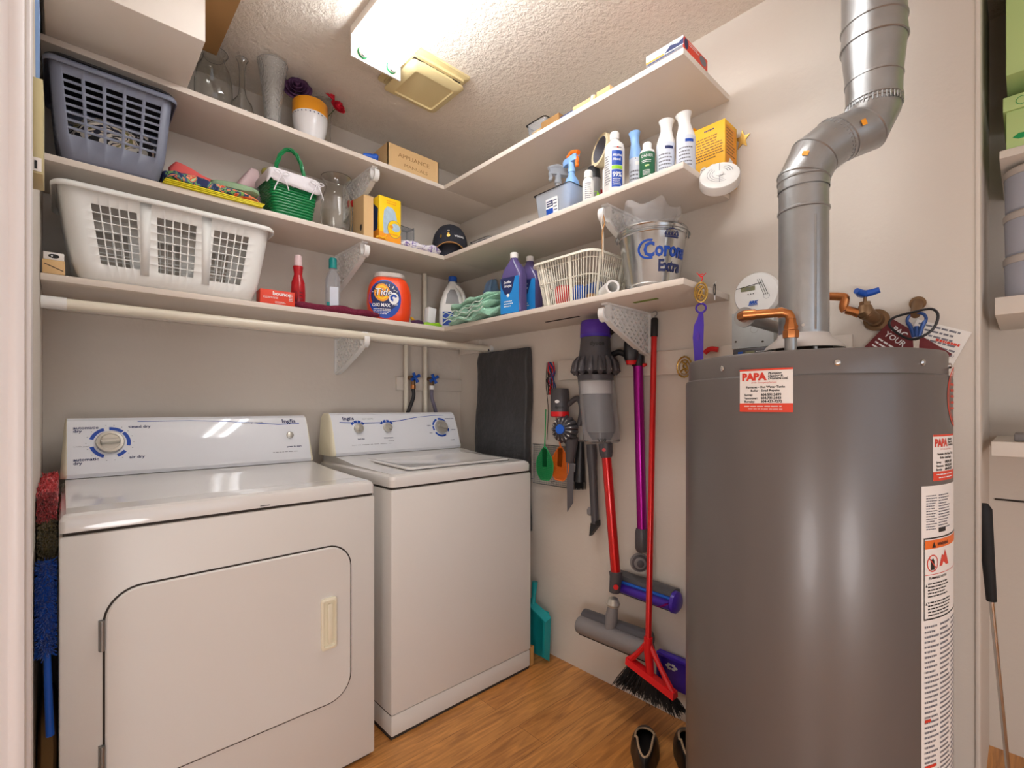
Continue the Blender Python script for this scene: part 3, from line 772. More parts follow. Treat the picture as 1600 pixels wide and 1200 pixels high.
    for yy, ww in ((0.60, 0.06), (0.76, 0.03), (0.22, 0.06)): s.rect(F, X+0.014, yy, X+0.014+ww, yy+0.010, 3, 0.0012, 3)
    note(s.build('instruction_label', r, angle=80), 'long white instruction label with an orange warning band')
STK1, STK2 = -178.8, -101.7
heater()

def vent():
    r = thing('vent_pipe', 'galvanised steel vent pipe with two elbows rising from the water heater', 'vent pipe', (HX, HY, 1.3252))
    o = (HX, HY, 1.3252); R1, R2 = 0.0535, 0.066
    A = Vector((HX, HY, 0)); B = Vector((1.44, 0.255, 0)); d = (B-A).normalized(); Z = Vector((0, 0, 1))
    def seg(name, pts, rr, n=40, mats=('galvanised',)):
        m = MB(*mats); m.tube(pts, rr, 0, n, False); return m
    def bead(m, p, ax, R):
        ax = ax.normalized(); m.tube([p-ax*0.004, p-ax*0.002, p+ax*0.002, p+ax*0.004], [R, R+0.0028, R+0.0028, R], 0, 40, False)
    m = seg('', [A+Z*1.3252, A+Z*1.60, A+Z*1.705], R1); bead(m, A+Z*1.625, Z, R1); bead(m, A+Z*1.70, Z, R1+0.001)
    m.box(A.x-R1*0.72-0.0025, A.y-R1*0.72, 1.33, A.x-R1*0.7, A.y-R1*0.70+0.003, 1.60); m.build('lower_pipe', r, off=o)
    # two mitred elbows
    tilt = math.radians(52)           # from the vertical
    D1 = (Z*math.cos(tilt) + d*math.sin(tilt)).normalized()
    Dh = (Z*math.cos(tilt*0.5) + d*math.sin(tilt*0.5)).normalized()
    p0 = A+Z*1.705; p1 = p0+Dh*0.058; mid = (A+B)/2; 
    p2 = p1+D1*0.062
    m = MB('galvanised')
    def mitre(pts, dirs, R):
        rings = []
        side = Vector((-d.y, d.x, 0))
        for i, p in enumerate(pts):
            a = dirs[max(i-1, 0)].normalized(); b = dirs[min(i, len(dirs)-1)].normalized(); t = (a+b).normalized()
            v = t.cross(side).normalized(); k = 1/max(0.3, t.dot(a))
            rings.append([p + R*(math.cos(2*PI*q/40)*side + k*math.sin(2*PI*q/40)*v) for q in range(40)])
        return rings
    top = Vector((B.x, B.y, 1.868))
    p3 = top - Dh*0.05
    path = [p0, p1, p2]; dirs = [Dh, D1]
    m.loft(mitre([p0-Z*0.03, p0, p1, p2], [Z, Dh, D1], R1+0.002), 0, False, False)
    for p, ax in ((p0, Z+Dh), (p1, Dh+D1)): bead(m, p, ax, R1+0.002)
    m.build('lower_elbow', r, off=o, angle=20)
    m = MB('galvanised'); D2 = (p3-p2).normalized()
    m.loft(mitre([p2-D1*0.002, p2+D2*0.02, p3, top, top+Z*0.02], [D2, D2, Dh, Z], R1+0.0005), 0, False, False)
    for p, ax in ((p2+D2*0.002, D1), (p2+D2*0.012, D1), (p3, D2+Dh), (top+Z*0.012, Z)): bead(m, p, ax, R1+0.0005)
    side = Vector((-d.y, d.x, 0)); v = D1.cross(side).normalized()
    for q in range(36):      # crimped joint
        a = 2*PI*q/36; n = math.cos(a)*side+math.sin(a)*v; c = p2+D1*0.0+n*(R1+0.0018)
        m.tube([c-D1*0.007, c+D1*0.007], 0.0018, 0, 5)
    m.build('upper_elbow', r, off=o, angle=20)
    m = MB('galvanised'); tz = lambda z: Vector((B.x, B.y, z))
    m.tube([tz(1.872), tz(1.90), tz(1.945), tz(2.03), tz(2.05)], [R1+0.001, R1+0.003, R1+0.004, R2, R2], 0, 40, False)
    for z, R in ((1.888, R1+0.002), (1.94, R1+0.003), (2.028, R2)): bead(m, tz(z), Z, R)
    for q in range(40):
        a = 2*PI*q/40; c = tz(1.876)+Vector((math.cos(a), math.sin(a), 0))*(R1+0.003); m.tube([c-Z*0.007, c+Z*0.008], 0.0018, 0, 5)
    m.build('flared_reducer', r, off=o)
    m = MB('galvanised'); m.tube([tz(2.05), tz(ZC-0.001)], R2-0.001, 0, 40, False); bead(m, tz(2.075), Z, R2-0.001); m.build('upper_pipe', r, off=o)
    s = MB('carton_orange')
    vd = (Vector((0, 0, 1.75))-(p0+Dh*0.03)).normalized()
    for c, ax in ((p0+Dh*0.028, Dh), (p2+D2*0.035, D2)):
        n = (vd-ax*vd.dot(ax)).normalized(); t = ax.cross(n)
        n = (n*0.97-t*0.2*(1 if ax is Dh else -1)).normalized(); t = ax.cross(n)
        pc = c+n*(R1+0.0035); s.add([pc-t*0.007-ax*0.006, pc+t*0.007-ax*0.006, pc+t*0.007+ax*0.006, pc-t*0.007+ax*0.006], [(0, 1, 2, 3)])
    note(s.build('orange_tape', r, off=o), 'small orange squares of tape')
    for p, n in ((A+Z*1.34, None), (p2, None)):
        q = MB('chrome'); nn = (Vector((0, 0, 1.6))-p); nn.z = 0; nn.normalize(); q.tube([p+nn*R1, p+nn*(R1+0.006)], 0.004, 0, 8); q.build('screw', r, off=o)
vent()

# ---------------------------------------------------------------- things on the shelves
EPS = 0.0004
def ZT(z): return z+EPS
def facing(x, y, extra=0.0):
    return math.atan2(-y, -x)+PI/2+extra
FR = lambda d, z=0.0: plane((0, -d, z), (1, 0, 0), (0, 0, 1))      # front face frame
SD = lambda x, z=0.0: plane((x, 0, z), (0, -1, 0), (0, 0, 1)) if x < 0 else plane((x, 0, z), (0, 1, 0), (0, 0, 1))
def shell(spec_out, th, mats, n=36):
    mb = MB(*mats)
    inner = [(max(r-th, 0.0005), z+(th if i == 0 else 0)) for i, (r, z) in enumerate(spec_out)]
    mb.lathe(list(spec_out)+list(reversed(inner)), 0, n, True, True); return mb

# --- top shelf, back
r = tag(MB('white_paint').box(-0.17, -0.28, 0, 0.17, 0.28, 0.148, bev=0.004).build('storage_box', loc=(0.134, 1.91, ZT(TOP))), 'large white box overhanging the left end of the top shelf', 'box')
tag(MB('cardboard_dark').box(-0.12, -0.155, 0, 0.12, 0.155, 0.088, bev=0.002).build('cardboard_box', loc=(0.268, 1.752, ZT(TOP)+0.1486)), 'small brown cardboard box lying on the large white box', 'box')
tag(shell([(0.034, 0), (0.052, 0.02), (0.060, 0.06), (0.060, 0.10), (0.052, 0.15), (0.036, 0.18), (0.034, 0.195), (0.044, 0.21), (0.046, 0.214)], 0.0025, ['glass']).build('glass_vase', loc=(0.398, 2.0, ZT(TOP))), 'wide round clear glass vase beside the white box on the top shelf', 'vase', 'glass vases on the top shelf')
tag(shell([(0.024, 0), (0.036, 0.015), (0.040, 0.04), (0.034, 0.068), (0.016, 0.095), (0.010, 0.13), (0.010, 0.19), (0.014, 0.22), (0.021, 0.236)], 0.002, ['glass']).build('bud_vase', loc=(0.49, 2.0, ZT(TOP))), 'slim necked glass bud vase with a round bulb base', 'vase', 'glass vases on the top shelf')
tag(shell([(0.034, 0), (0.036, 0.01), (0.027, 0.02), (0.030, 0.06), (0.036, 0.12), (0.043, 0.18), (0.050, 0.225), (0.054, 0.240)], 0.004, ['crystal'], 24).build('crystal_vase', loc=(0.583, 1.955, ZT(TOP))), 'tall flared cut crystal vase left of the orange and white pot', 'vase', 'glass vases on the top shelf')
tag(shell([(0.022, 0), (0.028, 0.02), (0.030, 0.07), (0.031, 0.085)], 0.002, ['glass']).build('drinking_glass', loc=(0.60, 2.10, ZT(TOP))), 'short clear glass standing behind the crystal vase', 'glass')
tag(shell([(0.030, 0), (0.034, 0.03), (0.028, 0.10), (0.030, 0.17), (0.044, 0.235)], 0.002, ['glass']).build('glass_vase', loc=(0.812, 2.045, ZT(TOP))), 'clear flared glass vase behind the orange and white pot, holding the red flower', 'vase', 'glass vases on the top shelf')
r = thing('flower_pot', 'round white ceramic pot with an orange rim band, holding a purple rose', 'pot', (0.728, 1.968, ZT(TOP)), facing(0.728, 1.968))
mb = MB('china_white', 'ochre', 'print_navy')
prof = [(0.038, 0), (0.048, 0.006), (0.061, 0.05), (0.0655, 0.085), (0.0665, 0.10)]
mb.lathe(prof, 0, 40, True, False); mb.lathe([(0.0665, 0.10), (0.067, 0.148), (0.065, 0.152), (0.062, 0.15), (0.058, 0.10)], 1, 40, False, False); mb.lathe([(0.058, 0.10), (0.0, 0.095)], 0, 40, False, False)
F = cyl(0.0668, 0.088, -PI/2)
for k in range(-9, 10): mb.rect(F, k*0.0155-0.002, 0.002, k*0.0155+0.002, 0.007, 2, 0.0006, 1, 0.5)
mb.build('pot', r)
def rose(name, mt, c, R, seed, label, base, pts, spiky=False):
    r = thing(name, label, 'flower', base)
    s = MB('stem_green'); s.tube(smoothpath([Vector(p) for p in pts], 5), 0.0018, 0, 6); s.build('stem', r, off=base)
    b = MB(mt); rr = random.Random(seed)
    for ring in range(5 if not spiky else 4):
        n = 3+ring; rad = R*(0.18+0.2*ring)
        for k in range(n):
            a = 2*PI*k/n+ring*0.7+rr.uniform(-.2, .2); wd = 1.25*2*PI/n
            def f(u, v, a=a, rad=rad, wd=wd, ring=ring):
                t = a+(u-0.5)*wd; o = rad*(0.35+0.75*v**0.8)*(1+0.12*math.sin(u*PI)); hgt = R*(0.9-0.17*ring)*(v) - R*0.45 + R*0.12*math.sin(u*PI)*v
                if ring > 2 and v > 0.8: hgt -= R*0.1
                return Vector((o*math.cos(t), o*math.sin(t), hgt))
            vs = [f(i/6, j/4) for j in range(5) for i in range(7)]
            T = Matrix.Translation(c) @ rotm(*((1.30, 0.0, -0.34) if not spiky else (1.1, 0.0, 0.2)))
            b.T = T; b.add(vs, [(j*7+i, j*7+i+1, (j+1)*7+i+1, (j+1)*7+i) for j in range(4) for i in range(6)])
            b.T = Matrix.Identity(4)
    b.build('bloom', r, off=base, solid=0.0012)
    if spiky:
        q = MB(mt)
        for k in range(16):
            a = rr.uniform(0, 2*PI); d = Vector((-0.35+0.45*math.cos(a), 0.2, 0.75+0.45*math.sin(a))).normalized(); c0 = Vector(c)+Vector((-0.018, 0.004, 0.022))
            q.tube([c0, c0+d*0.02, c0+d*rr.uniform(0.032, 0.046)], [0.004, 0.0032, 0.0004], 0, 5)
        q.build('feathery_petals', r, off=base)
rose('fabric_rose', 'rose_purple', (0.678, 1.965, 2.412), 0.046, 3, 'dark purple fabric rose standing in the orange and white pot', (0.715, 1.968, TOP+0.1), [(0.722, 1.968, TOP+0.099), (0.712, 1.970, TOP+0.15), (0.686, 1.975, 2.383)])
rose('fabric_flower', 'rose_red', (0.852, 1.985, 2.417), 0.034, 5, 'bright red fabric flower leaning from the flared glass vase', (0.80, 2.04, TOP+0.01), [(0.806, 2.045, TOP+0.01), (0.80, 2.035, TOP+0.12), (0.812, 2, 2.362), (0.853, 2, 2.422)], True)
tag(MB('blue_plastic').at((0, 0, 0.014), ry=PI/2, rz=0.0).lathe([(0.003, -0.03), (0.010, -0.028), (0.012, 0.0), (0.012, 0.012), (0.014, 0.016), (0.014, 0.028), (0.008, 0.034)], 0, 20).build('peg', loc=(0.965, 1.925, ZT(TOP)), rz=-0.4), 'small bright blue plastic nozzle lying beside the cardboard box', 'nozzle')
r = thing('cardboard_box', 'open cardboard box with faint handwriting on its front, right end of top back shelf', 'box', (1.178, 2.04, ZT(TOP)))
mb = MB('cardboard', 'cardboard_dark', 'paper')
W_, D_, H_ = 0.268, 0.245, 0.105
mb.box(-W_/2, -D_/2, 0, W_/2, D_/2, 0.004); mb.box(-W_/2, -D_/2, 0, W_/2, -D_/2+0.004, H_); mb.box(-W_/2, D_/2-0.004, 0, W_/2, D_/2, H_)
mb.box(-W_/2, -D_/2, 0, -W_/2+0.004, D_/2, H_); mb.box(W_/2-0.004, -D_/2, 0, W_/2, D_/2, H_)
mb.build('carton', r)
mb = MB('cardboard_dark'); F = FR(D_/2); mb.text('APPLIANCE', 0.026, F, 0, 0.0, 0.058, 'CENTER', sx=1.25, e=0.0005); mb.text('MANUALS', 0.021, F, 0, 0.01, 0.022, 'CENTER', sx=1.3, e=0.0005); mb.build('handwriting', r, angle=80)
mb = MB('paper'); mb.box(-0.12, -0.10, 0.0045, 0.11, 0.10, 0.09); mb.build('booklets', r)

# --- top shelf, side
r = thing('food_wrap_box', 'flat orange and white carton at the near end of the top side shelf', 'box', (1.415, 0.753, ZT(TOP)))
mb = MB('print_white', 'sticker_red', 'carton_orange', 'print_navy')
mb.box(-0.078, -0.062, 0, 0.078, 0.062, 0.036, 1, bev=0.001); mb.build('carton', r)
mb = MB('print_white', 'sticker_red', 'carton_orange', 'print_navy', 'print_grey'); F = SD(-0.078)
mb.rect(F, -0.062, 0.010, 0.062, 0.036, 0, 0.0005); mb.rect(F, -0.062, 0.0, 0.06, 0.010, 4, 0.0005); mb.rect(F, -0.062, 0.010, 0.0, 0.015, 2, 0.0008); mb.blob2(F, [(0.0, 0.012), (0.062, 0.012), (0.062, 0.030), (0.045, 0.022), (0.02, 0.028)], 3, 0.0008)
mb.scribble(F, -0.055, 0.002, 0.05, 0.009, 1, 3, 0.001, 3); F = FR(0.062); mb.disc(F, -0.062, 0.018, 0.012, 0.016, 3, 0.0006); mb.disc(F, 0.045, 0.018, 0.022, 0.013, 4, 0.0006); mb.scribble(F, -0.045, 0.02, 0.02, 0.032, 2, 0, 0.0008, 4); mb.build('printing', r, angle=80)
def crate(name, w, d, h, mt, th=0.002):
    mb = MB(mt); r0, r1 = 0.86, 1.0
    rloft(mb, [(w/2*r0, d/2*r0, 0.01, 0), (w/2, d/2, 0.012, h), (w/2+0.005, d/2+0.005, 0.014, h), (w/2+0.005, d/2+0.005, 0.014, h-0.004), (w/2+0.004, d/2+0.004, 0.014, h-0.004)][:3] + [(w/2-th, d/2-th, 0.011, h), (w/2*r0-th, d/2*r0-th, 0.009, th)])
    return mb
p = (1.347, 1.304, 2.208)
r = thing('small_clear_box', 'small clear plastic box with yellow contents on the top side shelf', 'box', (XF+0.045, p[1], ZT(TOP)))
crate('', 0.075, 0.10, 0.05, 'clear_plastic').build('shell', r); MB('carton_yellow').box(-0.028, -0.03, 0.003, 0.028, 0.03, 0.022, bev=0.004).build('contents', r)
p = (1.336, 1.226, 2.208); tag(MB('cardboard_dark').box(-0.03, -0.045, 0, 0.03, 0.045, 0.028, bev=0.001).build('cardboard_box', loc=(XF+0.035, p[1], ZT(TOP))), 'small dark brown carton beside the small clear box on the top side shelf', 'box')
p = (1.345, 1.158, 2.208); tag(MB('steel_blue').box(-0.05, -0.07, 0, 0.05, 0.07, 0.012, bev=0.003).build('notebook', loc=(XF+0.06, p[1], ZT(TOP))), 'thin grey blue book lying flat on the top side shelf', 'book')
p = (1.34, 1.065, 2.208); tag(MB('cardboard').box(-0.035, -0.05, 0, 0.035, 0.05, 0.016, bev=0.001).build('cardboard_sleeve', loc=(XF+0.04, p[1], ZT(TOP))), 'flat tan cardboard sleeve on the top side shelf', 'cardboard sleeve')
p = (1.34, 1.021, 2.208); tag(MB('chrome').lathe([(0.014, 0), (0.016, 0.004), (0.016, 0.02), (0.010, 0.024)], 0, 20).build('round_fitting', loc=(XF+0.02, p[1]+0.01, ZT(TOP))), 'small round metal fitting on the top side shelf, between two tan cartons', 'fitting')
p = (1.342, 0.987, 2.208); tag(MB('cardboard').box(-0.03, -0.028, 0, 0.03, 0.028, 0.02, bev=0.001).build('cardboard_sleeve', loc=(XF+0.035, p[1]-0.005, ZT(TOP))), 'small tan carton nearest the orange and white carton on the top side shelf', 'box')

# --- lattice walled baskets
def hole_basket(mt, hx0, hy0, hx1, hy1, h, nx, ny, rows, rad=0.04, th=0.0022, rim=0.014, z_lo=0.22, z_hi=0.84, curve=0.0, cols=1, slot=0.72, rslot=0.62, marg=0.14):
    # nx / ny: number of hole panels on the long / short sides; cols: columns of holes in a panel
    def side_marks(n):
        out = [(0.0, False)]; wpan = 1.0/n
        for i in range(n):
            a = i*wpan+wpan*marg; b = (i+1)*wpan-wpan*marg
            cw = (b-a)/cols
            for c in range(cols):
                g = cw*(1-slot)/2
                out += [(a+c*cw+g, True), (a+(c+1)*cw-g, False)]
        out.append((1.0, False)); return out
    mx, my = side_marks(nx), side_marks(ny)
    def ring(hx, hy, z):
        pts = []; flags = []
        def flat(p0, p1, marks):
            for q, f in marks[:-1]:
                pts.append((p0[0]+(p1[0]-p0[0])*q, p0[1]+(p1[1]-p0[1])*q, z)); flags.append(f)
        def corner(cx, cy, a0):
            for k in range(6):
                t = math.radians(a0+90*k/6); pts.append((cx+rad*math.cos(t), cy+rad*math.sin(t), z)); flags.append(False)
        flat((-hx+rad, -hy), (hx-rad, -hy), mx); corner(hx-rad, -hy+rad, -90)
        flat((hx, -hy+rad), (hx, hy-rad), my); corner(hx-rad, hy-rad, 0)
        flat((hx-rad, hy), (-hx+rad, hy), mx); corner(-hx+rad, hy-rad, 90)
        flat((-hx, hy-rad), (-hx, -hy+rad), my); corner(-hx+rad, -hy+rad, 180)
        return pts, flags
    levels = [(0.0, False), (0.03, False)]
    rh = (z_hi-z_lo)/rows
    for j in range(rows): levels += [(z_lo+j*rh+rh*(1-rslot)/2, True), (z_lo+(j+1)*rh-rh*(1-rslot)/2, False)]
    levels += [(1.0, False)]
    mb = MB(mt); R = []
    for t, f in levels:
        s = t**(1-curve) if t > 0 else 0
        inset = 0.012*(1-min(1, t/0.06)) 
        pts, flags = ring(hx0+(hx1-hx0)*s-inset, hy0+(hy1-hy0)*s-inset, h*t); R.append(pts)
    n = len(R[0]); vs = [p for q in R for p in q]; fs = []
    for j in range(len(R)-1):
        for i in range(n):
            if flags[i] and levels[j][1]: continue
            a = j*n+i; b = j*n+(i+1) % n; fs.append((a, b, b+n, a+n))
    fs.append(tuple(reversed(range(n))))
    # rim: out and down
    for (o, z) in ((0.004, h+0.004), (rim*0.7, h+0.003), (rim, h-0.003), (rim, h-0.014)):
        pts, _ = ring(hx1+o, hy1+o, z); k = len(vs); vs += pts
        for i in range(n): fs.append((k-n+i, k-n+(i+1) % n, k+(i+1) % n, k+i))
    mb.add(vs, fs); return mb
r = thing('laundry_basket', 'blue grey plastic laundry basket with slotted sides on the middle shelf', 'basket', (0.115, 2.025, ZT(MID)+0.002))
hole_basket('basket_grey', 0.118, 0.118, 0.143, 0.150, 0.262, 5, 5, 8, rad=0.022, rim=0.012, z_lo=0.24, z_hi=0.88, curve=0.25, slot=0.98, rslot=0.66, marg=0.08).build('basket_shell', r, angle=50, solid=0.0028)
mb = MB('black_plastic'); mb.loft([rrect(0.157, 0.1645, 0.045, z, 6) for z in (0.2665,)] + [rrect(0.155, 0.162, 0.045, 0.274, 6), rrect(0.140, 0.147, 0.04, 0.274, 6), rrect(0.139, 0.146, 0.04, 0.2672, 6)]); mb.build('dark_rim', r)
mb = MB('mixed_laundry'); softbox(mb, 0.205, 0.205, 0.15, 0, 0.010, 4, freq=14, p=4); o = mb.build('folded_laundry', loc=(0.115, 2.025, ZT(MID)+0.008)); tag(o, 'jumble of black, white and patterned cloth inside the grey basket', 'laundry')
r = thing('laundry_basket', 'large white plastic laundry basket with broken grid sides on the lowest shelf', 'basket', (0.272, 2.025, ZT(BOT)+0.002))
hole_basket('basket_white', 0.240, 0.118, 0.283, 0.148, 0.262, 3, 2, 7, rad=0.04, rim=0.014, z_lo=0.17, z_hi=0.83, curve=0.15, cols=5, slot=0.84, rslot=0.88, marg=0.15).build('basket_shell', r, angle=50, solid=0.0028)
mb = MB('basket_white')
for k in range(2):
    x = -0.082+k*0.164
    mb.add([(x-0.014, -0.1485, 0.25), (x+0.014, -0.1485, 0.25), (x+0.011, -0.1235, 0.03), (x-0.011, -0.1235, 0.03)], [(0, 1, 2, 3)])
    mb.build('upright_rib', r, solid=0.003); mb = MB('basket_white')

# --- middle shelf, back
r = thing('plastic_folder', 'stack of thin bright yellow plastic mats at the front edge of the middle shelf', 'folder', (0.385, 1.955, ZT(MID)))
for k in range(3): MB('folder_yellow').at((0.002*k, -0.003*k, 0.0045*k), rz=0.012*(k-1)).box(-0.148, -0.060, 0, 0.148, 0.075, 0.0035, bev=0.001).build('mat', r)
mb = MB('cloth_floral'); softbox(mb, 0.29, 0.13, 0.040, 0, 0.008, 11, 24, 12, 4, p=4, freq=14, shape=lambda v: Vector((v.x, v.y, v.z*(1.0-0.45*(v.x+0.14)/0.28)))); tag(mb.build('patterned_cloth', loc=(0.385, 1.958, ZT(MID)+0.0140)), 'folded leaf and flower patterned cloth on the yellow mats', 'cloth')
mb = MB('cloth_sage'); softbox(mb, 0.15, 0.115, 0.030, 0, 0.005, 5, 20, 10, 4, p=4, freq=16); tag(mb.build('folded_cloth', loc=(0.455, 1.965, ZT(MID)+0.042), rz=-0.05), 'folded sage green cloth lying on the patterned cloth', 'cloth')
mb = MB('cloth_coral'); softbox(mb, 0.23, 0.05, 0.150, 0, 0.006, 8, 20, 8, 4, p=4, freq=8, shape=lambda v: Vector((v.x, v.y, v.z*(1.0-0.4*(v.x+0.12)/0.24)))); tag(mb.build('folded_cloth', loc=(0.390, 2.065, ZT(MID)+0.002)), 'folded coral red cloth at the back of the middle shelf', 'cloth')
def wicker():
    base = (0.650, 1.985, ZT(MID)); r = thing('wicker_basket', 'small glossy green wicker basket with a tall handle and white cloth liner', 'basket', base)
    h = 0.155; n = 24
    mb = MB('wicker_green')
    mb.loft([rrect(0.066, 0.058, 0.012, 0.002, 4), rrect(0.086, 0.074, 0.014, h-0.004, 4)], 0, True, False)
    # woven strands
    levels = 15
    for j in range(levels):
        t = j/(levels-1); z = 0.005+t*(h-0.010); hx, hy = 0.0675+0.0205*t, 0.0595+0.0165*t
        ring = rrect(hx, hy, 0.012, z, 3); P_ = []
        for i in range(len(ring)):
            a, b = Vector(ring[i]), Vector(ring[(i+1) % len(ring)]); m_ = max(1, int((b-a).length/0.0125))
            for q in range(m_): P_.append(a.lerp(b, q/m_))
        cen = Vector((0, 0, z)); out = []
        for i, p in enumerate(P_):
            d = (p-cen).normalized(); out.append(p+d*(0.0024 if (i+j) % 2 else -0.0018))
        out.append(out[0]); mb.tube(out, 0.0050, 0, 6, False)
    mb.build('woven_body', r, angle=60, off=(0, 0, 0))
    hd = MB('wicker_green'); pts = [Vector((0.055*math.cos(a), -0.02, h-0.004+0.128*math.sin(a))) for a in [PI*k/20 for k in range(21)]]
    for s in range(3):
        q = []
        for i, p in enumerate(pts):
            a = i*0.9+s*2*PI/3; d = (pts[min(i+1, 20)]-pts[max(i-1, 0)]).normalized(); e1 = Vector((0, 1, 0)); e2 = d.cross(e1)
            q.append(p+0.0042*(math.cos(a)*e1+math.sin(a)*e2))
        hd.tube(q, 0.0045, 0, 6)
    hd.build('handle', r)
    ln = MB('linen_white'); rings = []
    for k, (o, z) in enumerate(((-0.004, h-0.045), (-0.003, h+0.004), (0.004, h+0.010), (0.010, h+0.002), (0.013, h-0.018), (0.016, h-0.042))):
        ring = rrect(0.086+o, 0.075+o, 0.02, z, 5); rr = []
        for i, p in enumerate(ring):
            rr.append((p[0]*(1+0.02*math.sin(i*2.1+k)), p[1]*(1+0.025*math.sin(i*2.7+k)), p[2]+(0.010*math.sin(i*1.3) if k > 3 else 0)))
        rings.append(rr)
    ln.loft(rings, 0, False, False); ln.build('cloth_liner', r, angle=70, solid=0.0015)
    for bx in (-0.055, 0.075):
        t = MB('linen_white'); o = Vector((bx, -0.096, h-0.015))
        for s in (-1, 1):
            t.tube(smoothpath([o, o+Vector((s*0.014, -0.004, 0.010)), o+Vector((s*0.026, -0.003, 0.004)), o+Vector((s*0.013, -0.003, -0.002)), o], 4), 0.0018, 0, 5)
            t.tube(smoothpath([o, o+Vector((s*0.008, -0.004, -0.018)), o+Vector((s*0.020, -0.001, -0.038 if s > 0 else -0.046)), o+Vector((s*0.026, 0.003, -0.052 if s > 0 else -0.065))], 4), 0.0022, 0, 5)
        t.build('bow', r)
wicker()
mb = MB('linen_pink', 'label_dark'); softbox(mb, 0.165, 0.10, 0.205, 0, 0.006, 21, 10, 8, 10, p=4, shape=lambda v: Vector((v.x*(1-0.5*v.z/0.13)+0.03*v.z/0.13, v.y, v.z)))
F = plane((-0.03, -0.052, 0.03), (1, 0, 0.1), (0, 0, 1)); mb.text('M', 0.03, F, 1, 0.0, 0.02, bold=0.001, e=0.003); mb.text('ap', 0.022, F, 1, 0.01, 0.0, bold=0.001, e=0.003)
tag(mb.build('cloth_bag', loc=(0.515, 2.140, ZT(MID)+0.030)), 'pale pink cloth bag with dark lettering leaning on the green wicker basket', 'bag')
tag(MB('olive').at((0, 0, 0), rx=-0.15, ry=-0.55).lathe([(0.004, 0), (0.022, 0.02), (0.025, 0.05), (0.024, 0.085), (0.017, 0.108), (0.006, 0.116)], 0, 24).build('olive_bottle', loc=(0.625, 1.985, MID+0.095)), 'olive green rounded bottle top poking out of the green wicker basket', 'bottle')
tag(shell([(0.040, 0), (0.058, 0.015), (0.064, 0.06), (0.062, 0.12), (0.050, 0.17), (0.042, 0.19), (0.043, 0.205), (0.055, 0.228), (0.062, 0.236)], 0.0025, ['glass']).build('glass_jar', loc=(0.843, 1.985, ZT(MID))), 'large clear glass jar with a flared lip beside the green wicker basket', 'jar')
r = thing('magazine_holder', 'narrow plain cardboard magazine box between the glass jar and yellow carton', 'box', (0.958, 2.01, ZT(MID)))
mb = MB('cardboard'); mb.prism([(-0.085, 0), (0.02, 0), (0.02, 0.185), (-0.085, 0.180)], 0.044)
for v in mb.bm.verts: v.co = Vector((v.co.z-0.022, v.co.x, v.co.y))
mb.build('carton', r); mb = MB('groove'); mb.disc(SD(-0.022), 0.06, 0.045, 0.010, 0.014, 0, 0.0006); mb.build('finger_hole', r)
r = thing('squeeze_bottle', 'clear bottle with a red screw cap behind the yellow carton', 'bottle', (1.005, 2.135, ZT(MID)))
mb = MB('clear_plastic'); mb.lathe([(0.026, 0), (0.030, 0.01), (0.030, 0.15), (0.020, 0.19), (0.015, 0.20)], 0, 28); mb.build('body', r)
mb = MB('red_plastic', 'white_plastic'); mb.lathe([(0.030, 0.201), (0.032, 0.206), (0.032, 0.226), (0.028, 0.230)], 0, 28); mb.lathe([(0.010, 0.2302), (0.010, 0.250), (0.007, 0.254)], 1, 16); mb.build('cap', r)
r = thing('duster_carton', 'bright yellow carton picturing a fluffy blue duster on the middle shelf', 'box', (1.056, 1.972, ZT(MID)))
mb = MB('carton_yolk', 'carton_orange', 'cardboard_dark'); w_, d_, h_ = 0.105, 0.11, 0.196
mb.box(-w_/2, -d_/2, 0, w_/2, d_/2, h_, bev=0.0008); mb.add([(-w_/2, -d_/2, h_+0.0005), (w_/2, -d_/2, h_+0.0005), (w_/2-0.004, -d_/2+0.03, h_+0.014), (-w_/2+0.01, -d_/2+0.035, h_+0.018)], [(0, 1, 2, 3)], 2); mb.build('carton', r)
mb = MB('carton_orange', 'fluff_blue', 'carton_yolk', 'grey_plastic', 'print_white', 'steel_blue'); F = FR(d_/2)
mb.rect(F, -0.0525, 0, 0.0525, 0.040, 0, 0.0005)
mb.blob2(F, [(-0.032, 0.034), (-0.034, 0.09), (-0.030, 0.135), (-0.015, 0.155), (0.008, 0.155), (0.024, 0.140), (0.032, 0.110), (0.034, 0.08), (0.0, 0.075), (-0.010, 0.036)], 1, 0.0008)
mb.disc(F, 0.020, 0.062, 0.034, 0.040, 3, 0.0011); mb.disc(F, 0.020, 0.062, 0.032, 0.038, 2, 0.0014); mb.disc(F, 0.026, 0.070, 0.022, 0.018, 1, 0.0017); mb.disc(F, 0.004, 0.070, 0.009, 0.008, 0, 0.0020)
mb.scribble(F, -0.018, 0.166, 0.030, 0.186, 2, 0, 0.0008, 2); mb.scribble(F, -0.005, 0.030, 0.045, 0.044, 1, 0, 0.0020, 5)
F = SD(-w_/2); mb.rect(F, -0.055, 0, 0.055, 0.05, 0, 0.0005); mb.blob2(F, [(-0.04, 0.05), (-0.045, 0.14), (0.0, 0.175), (0.045, 0.14), (0.04, 0.05)], 5, 0.0007); mb.build('printing', r, angle=80)
mb = MB('carton_yellow'); mb.tube(smoothpath([(0, 0, 0.006), (0.012, -0.004, 0.010), (0.028, 0.0, 0.008), (0.04, 0.006, 0.016)], 4), [0.004]*12+[0.002], 0, 6)
for a in (-0.6, 0.0, 0.7): mb.tube([(0.036, 0.002, 0.012), (0.036+0.02*math.cos(a), 0.002, 0.014+0.02*math.sin(a))], [0.004, 0.0015], 0, 6)
tag(mb.build('yellow_peg', loc=(0.985, 1.9085, ZT(MID))), 'small yellow twist of plastic at the foot of the yellow carton', 'plastic twist')
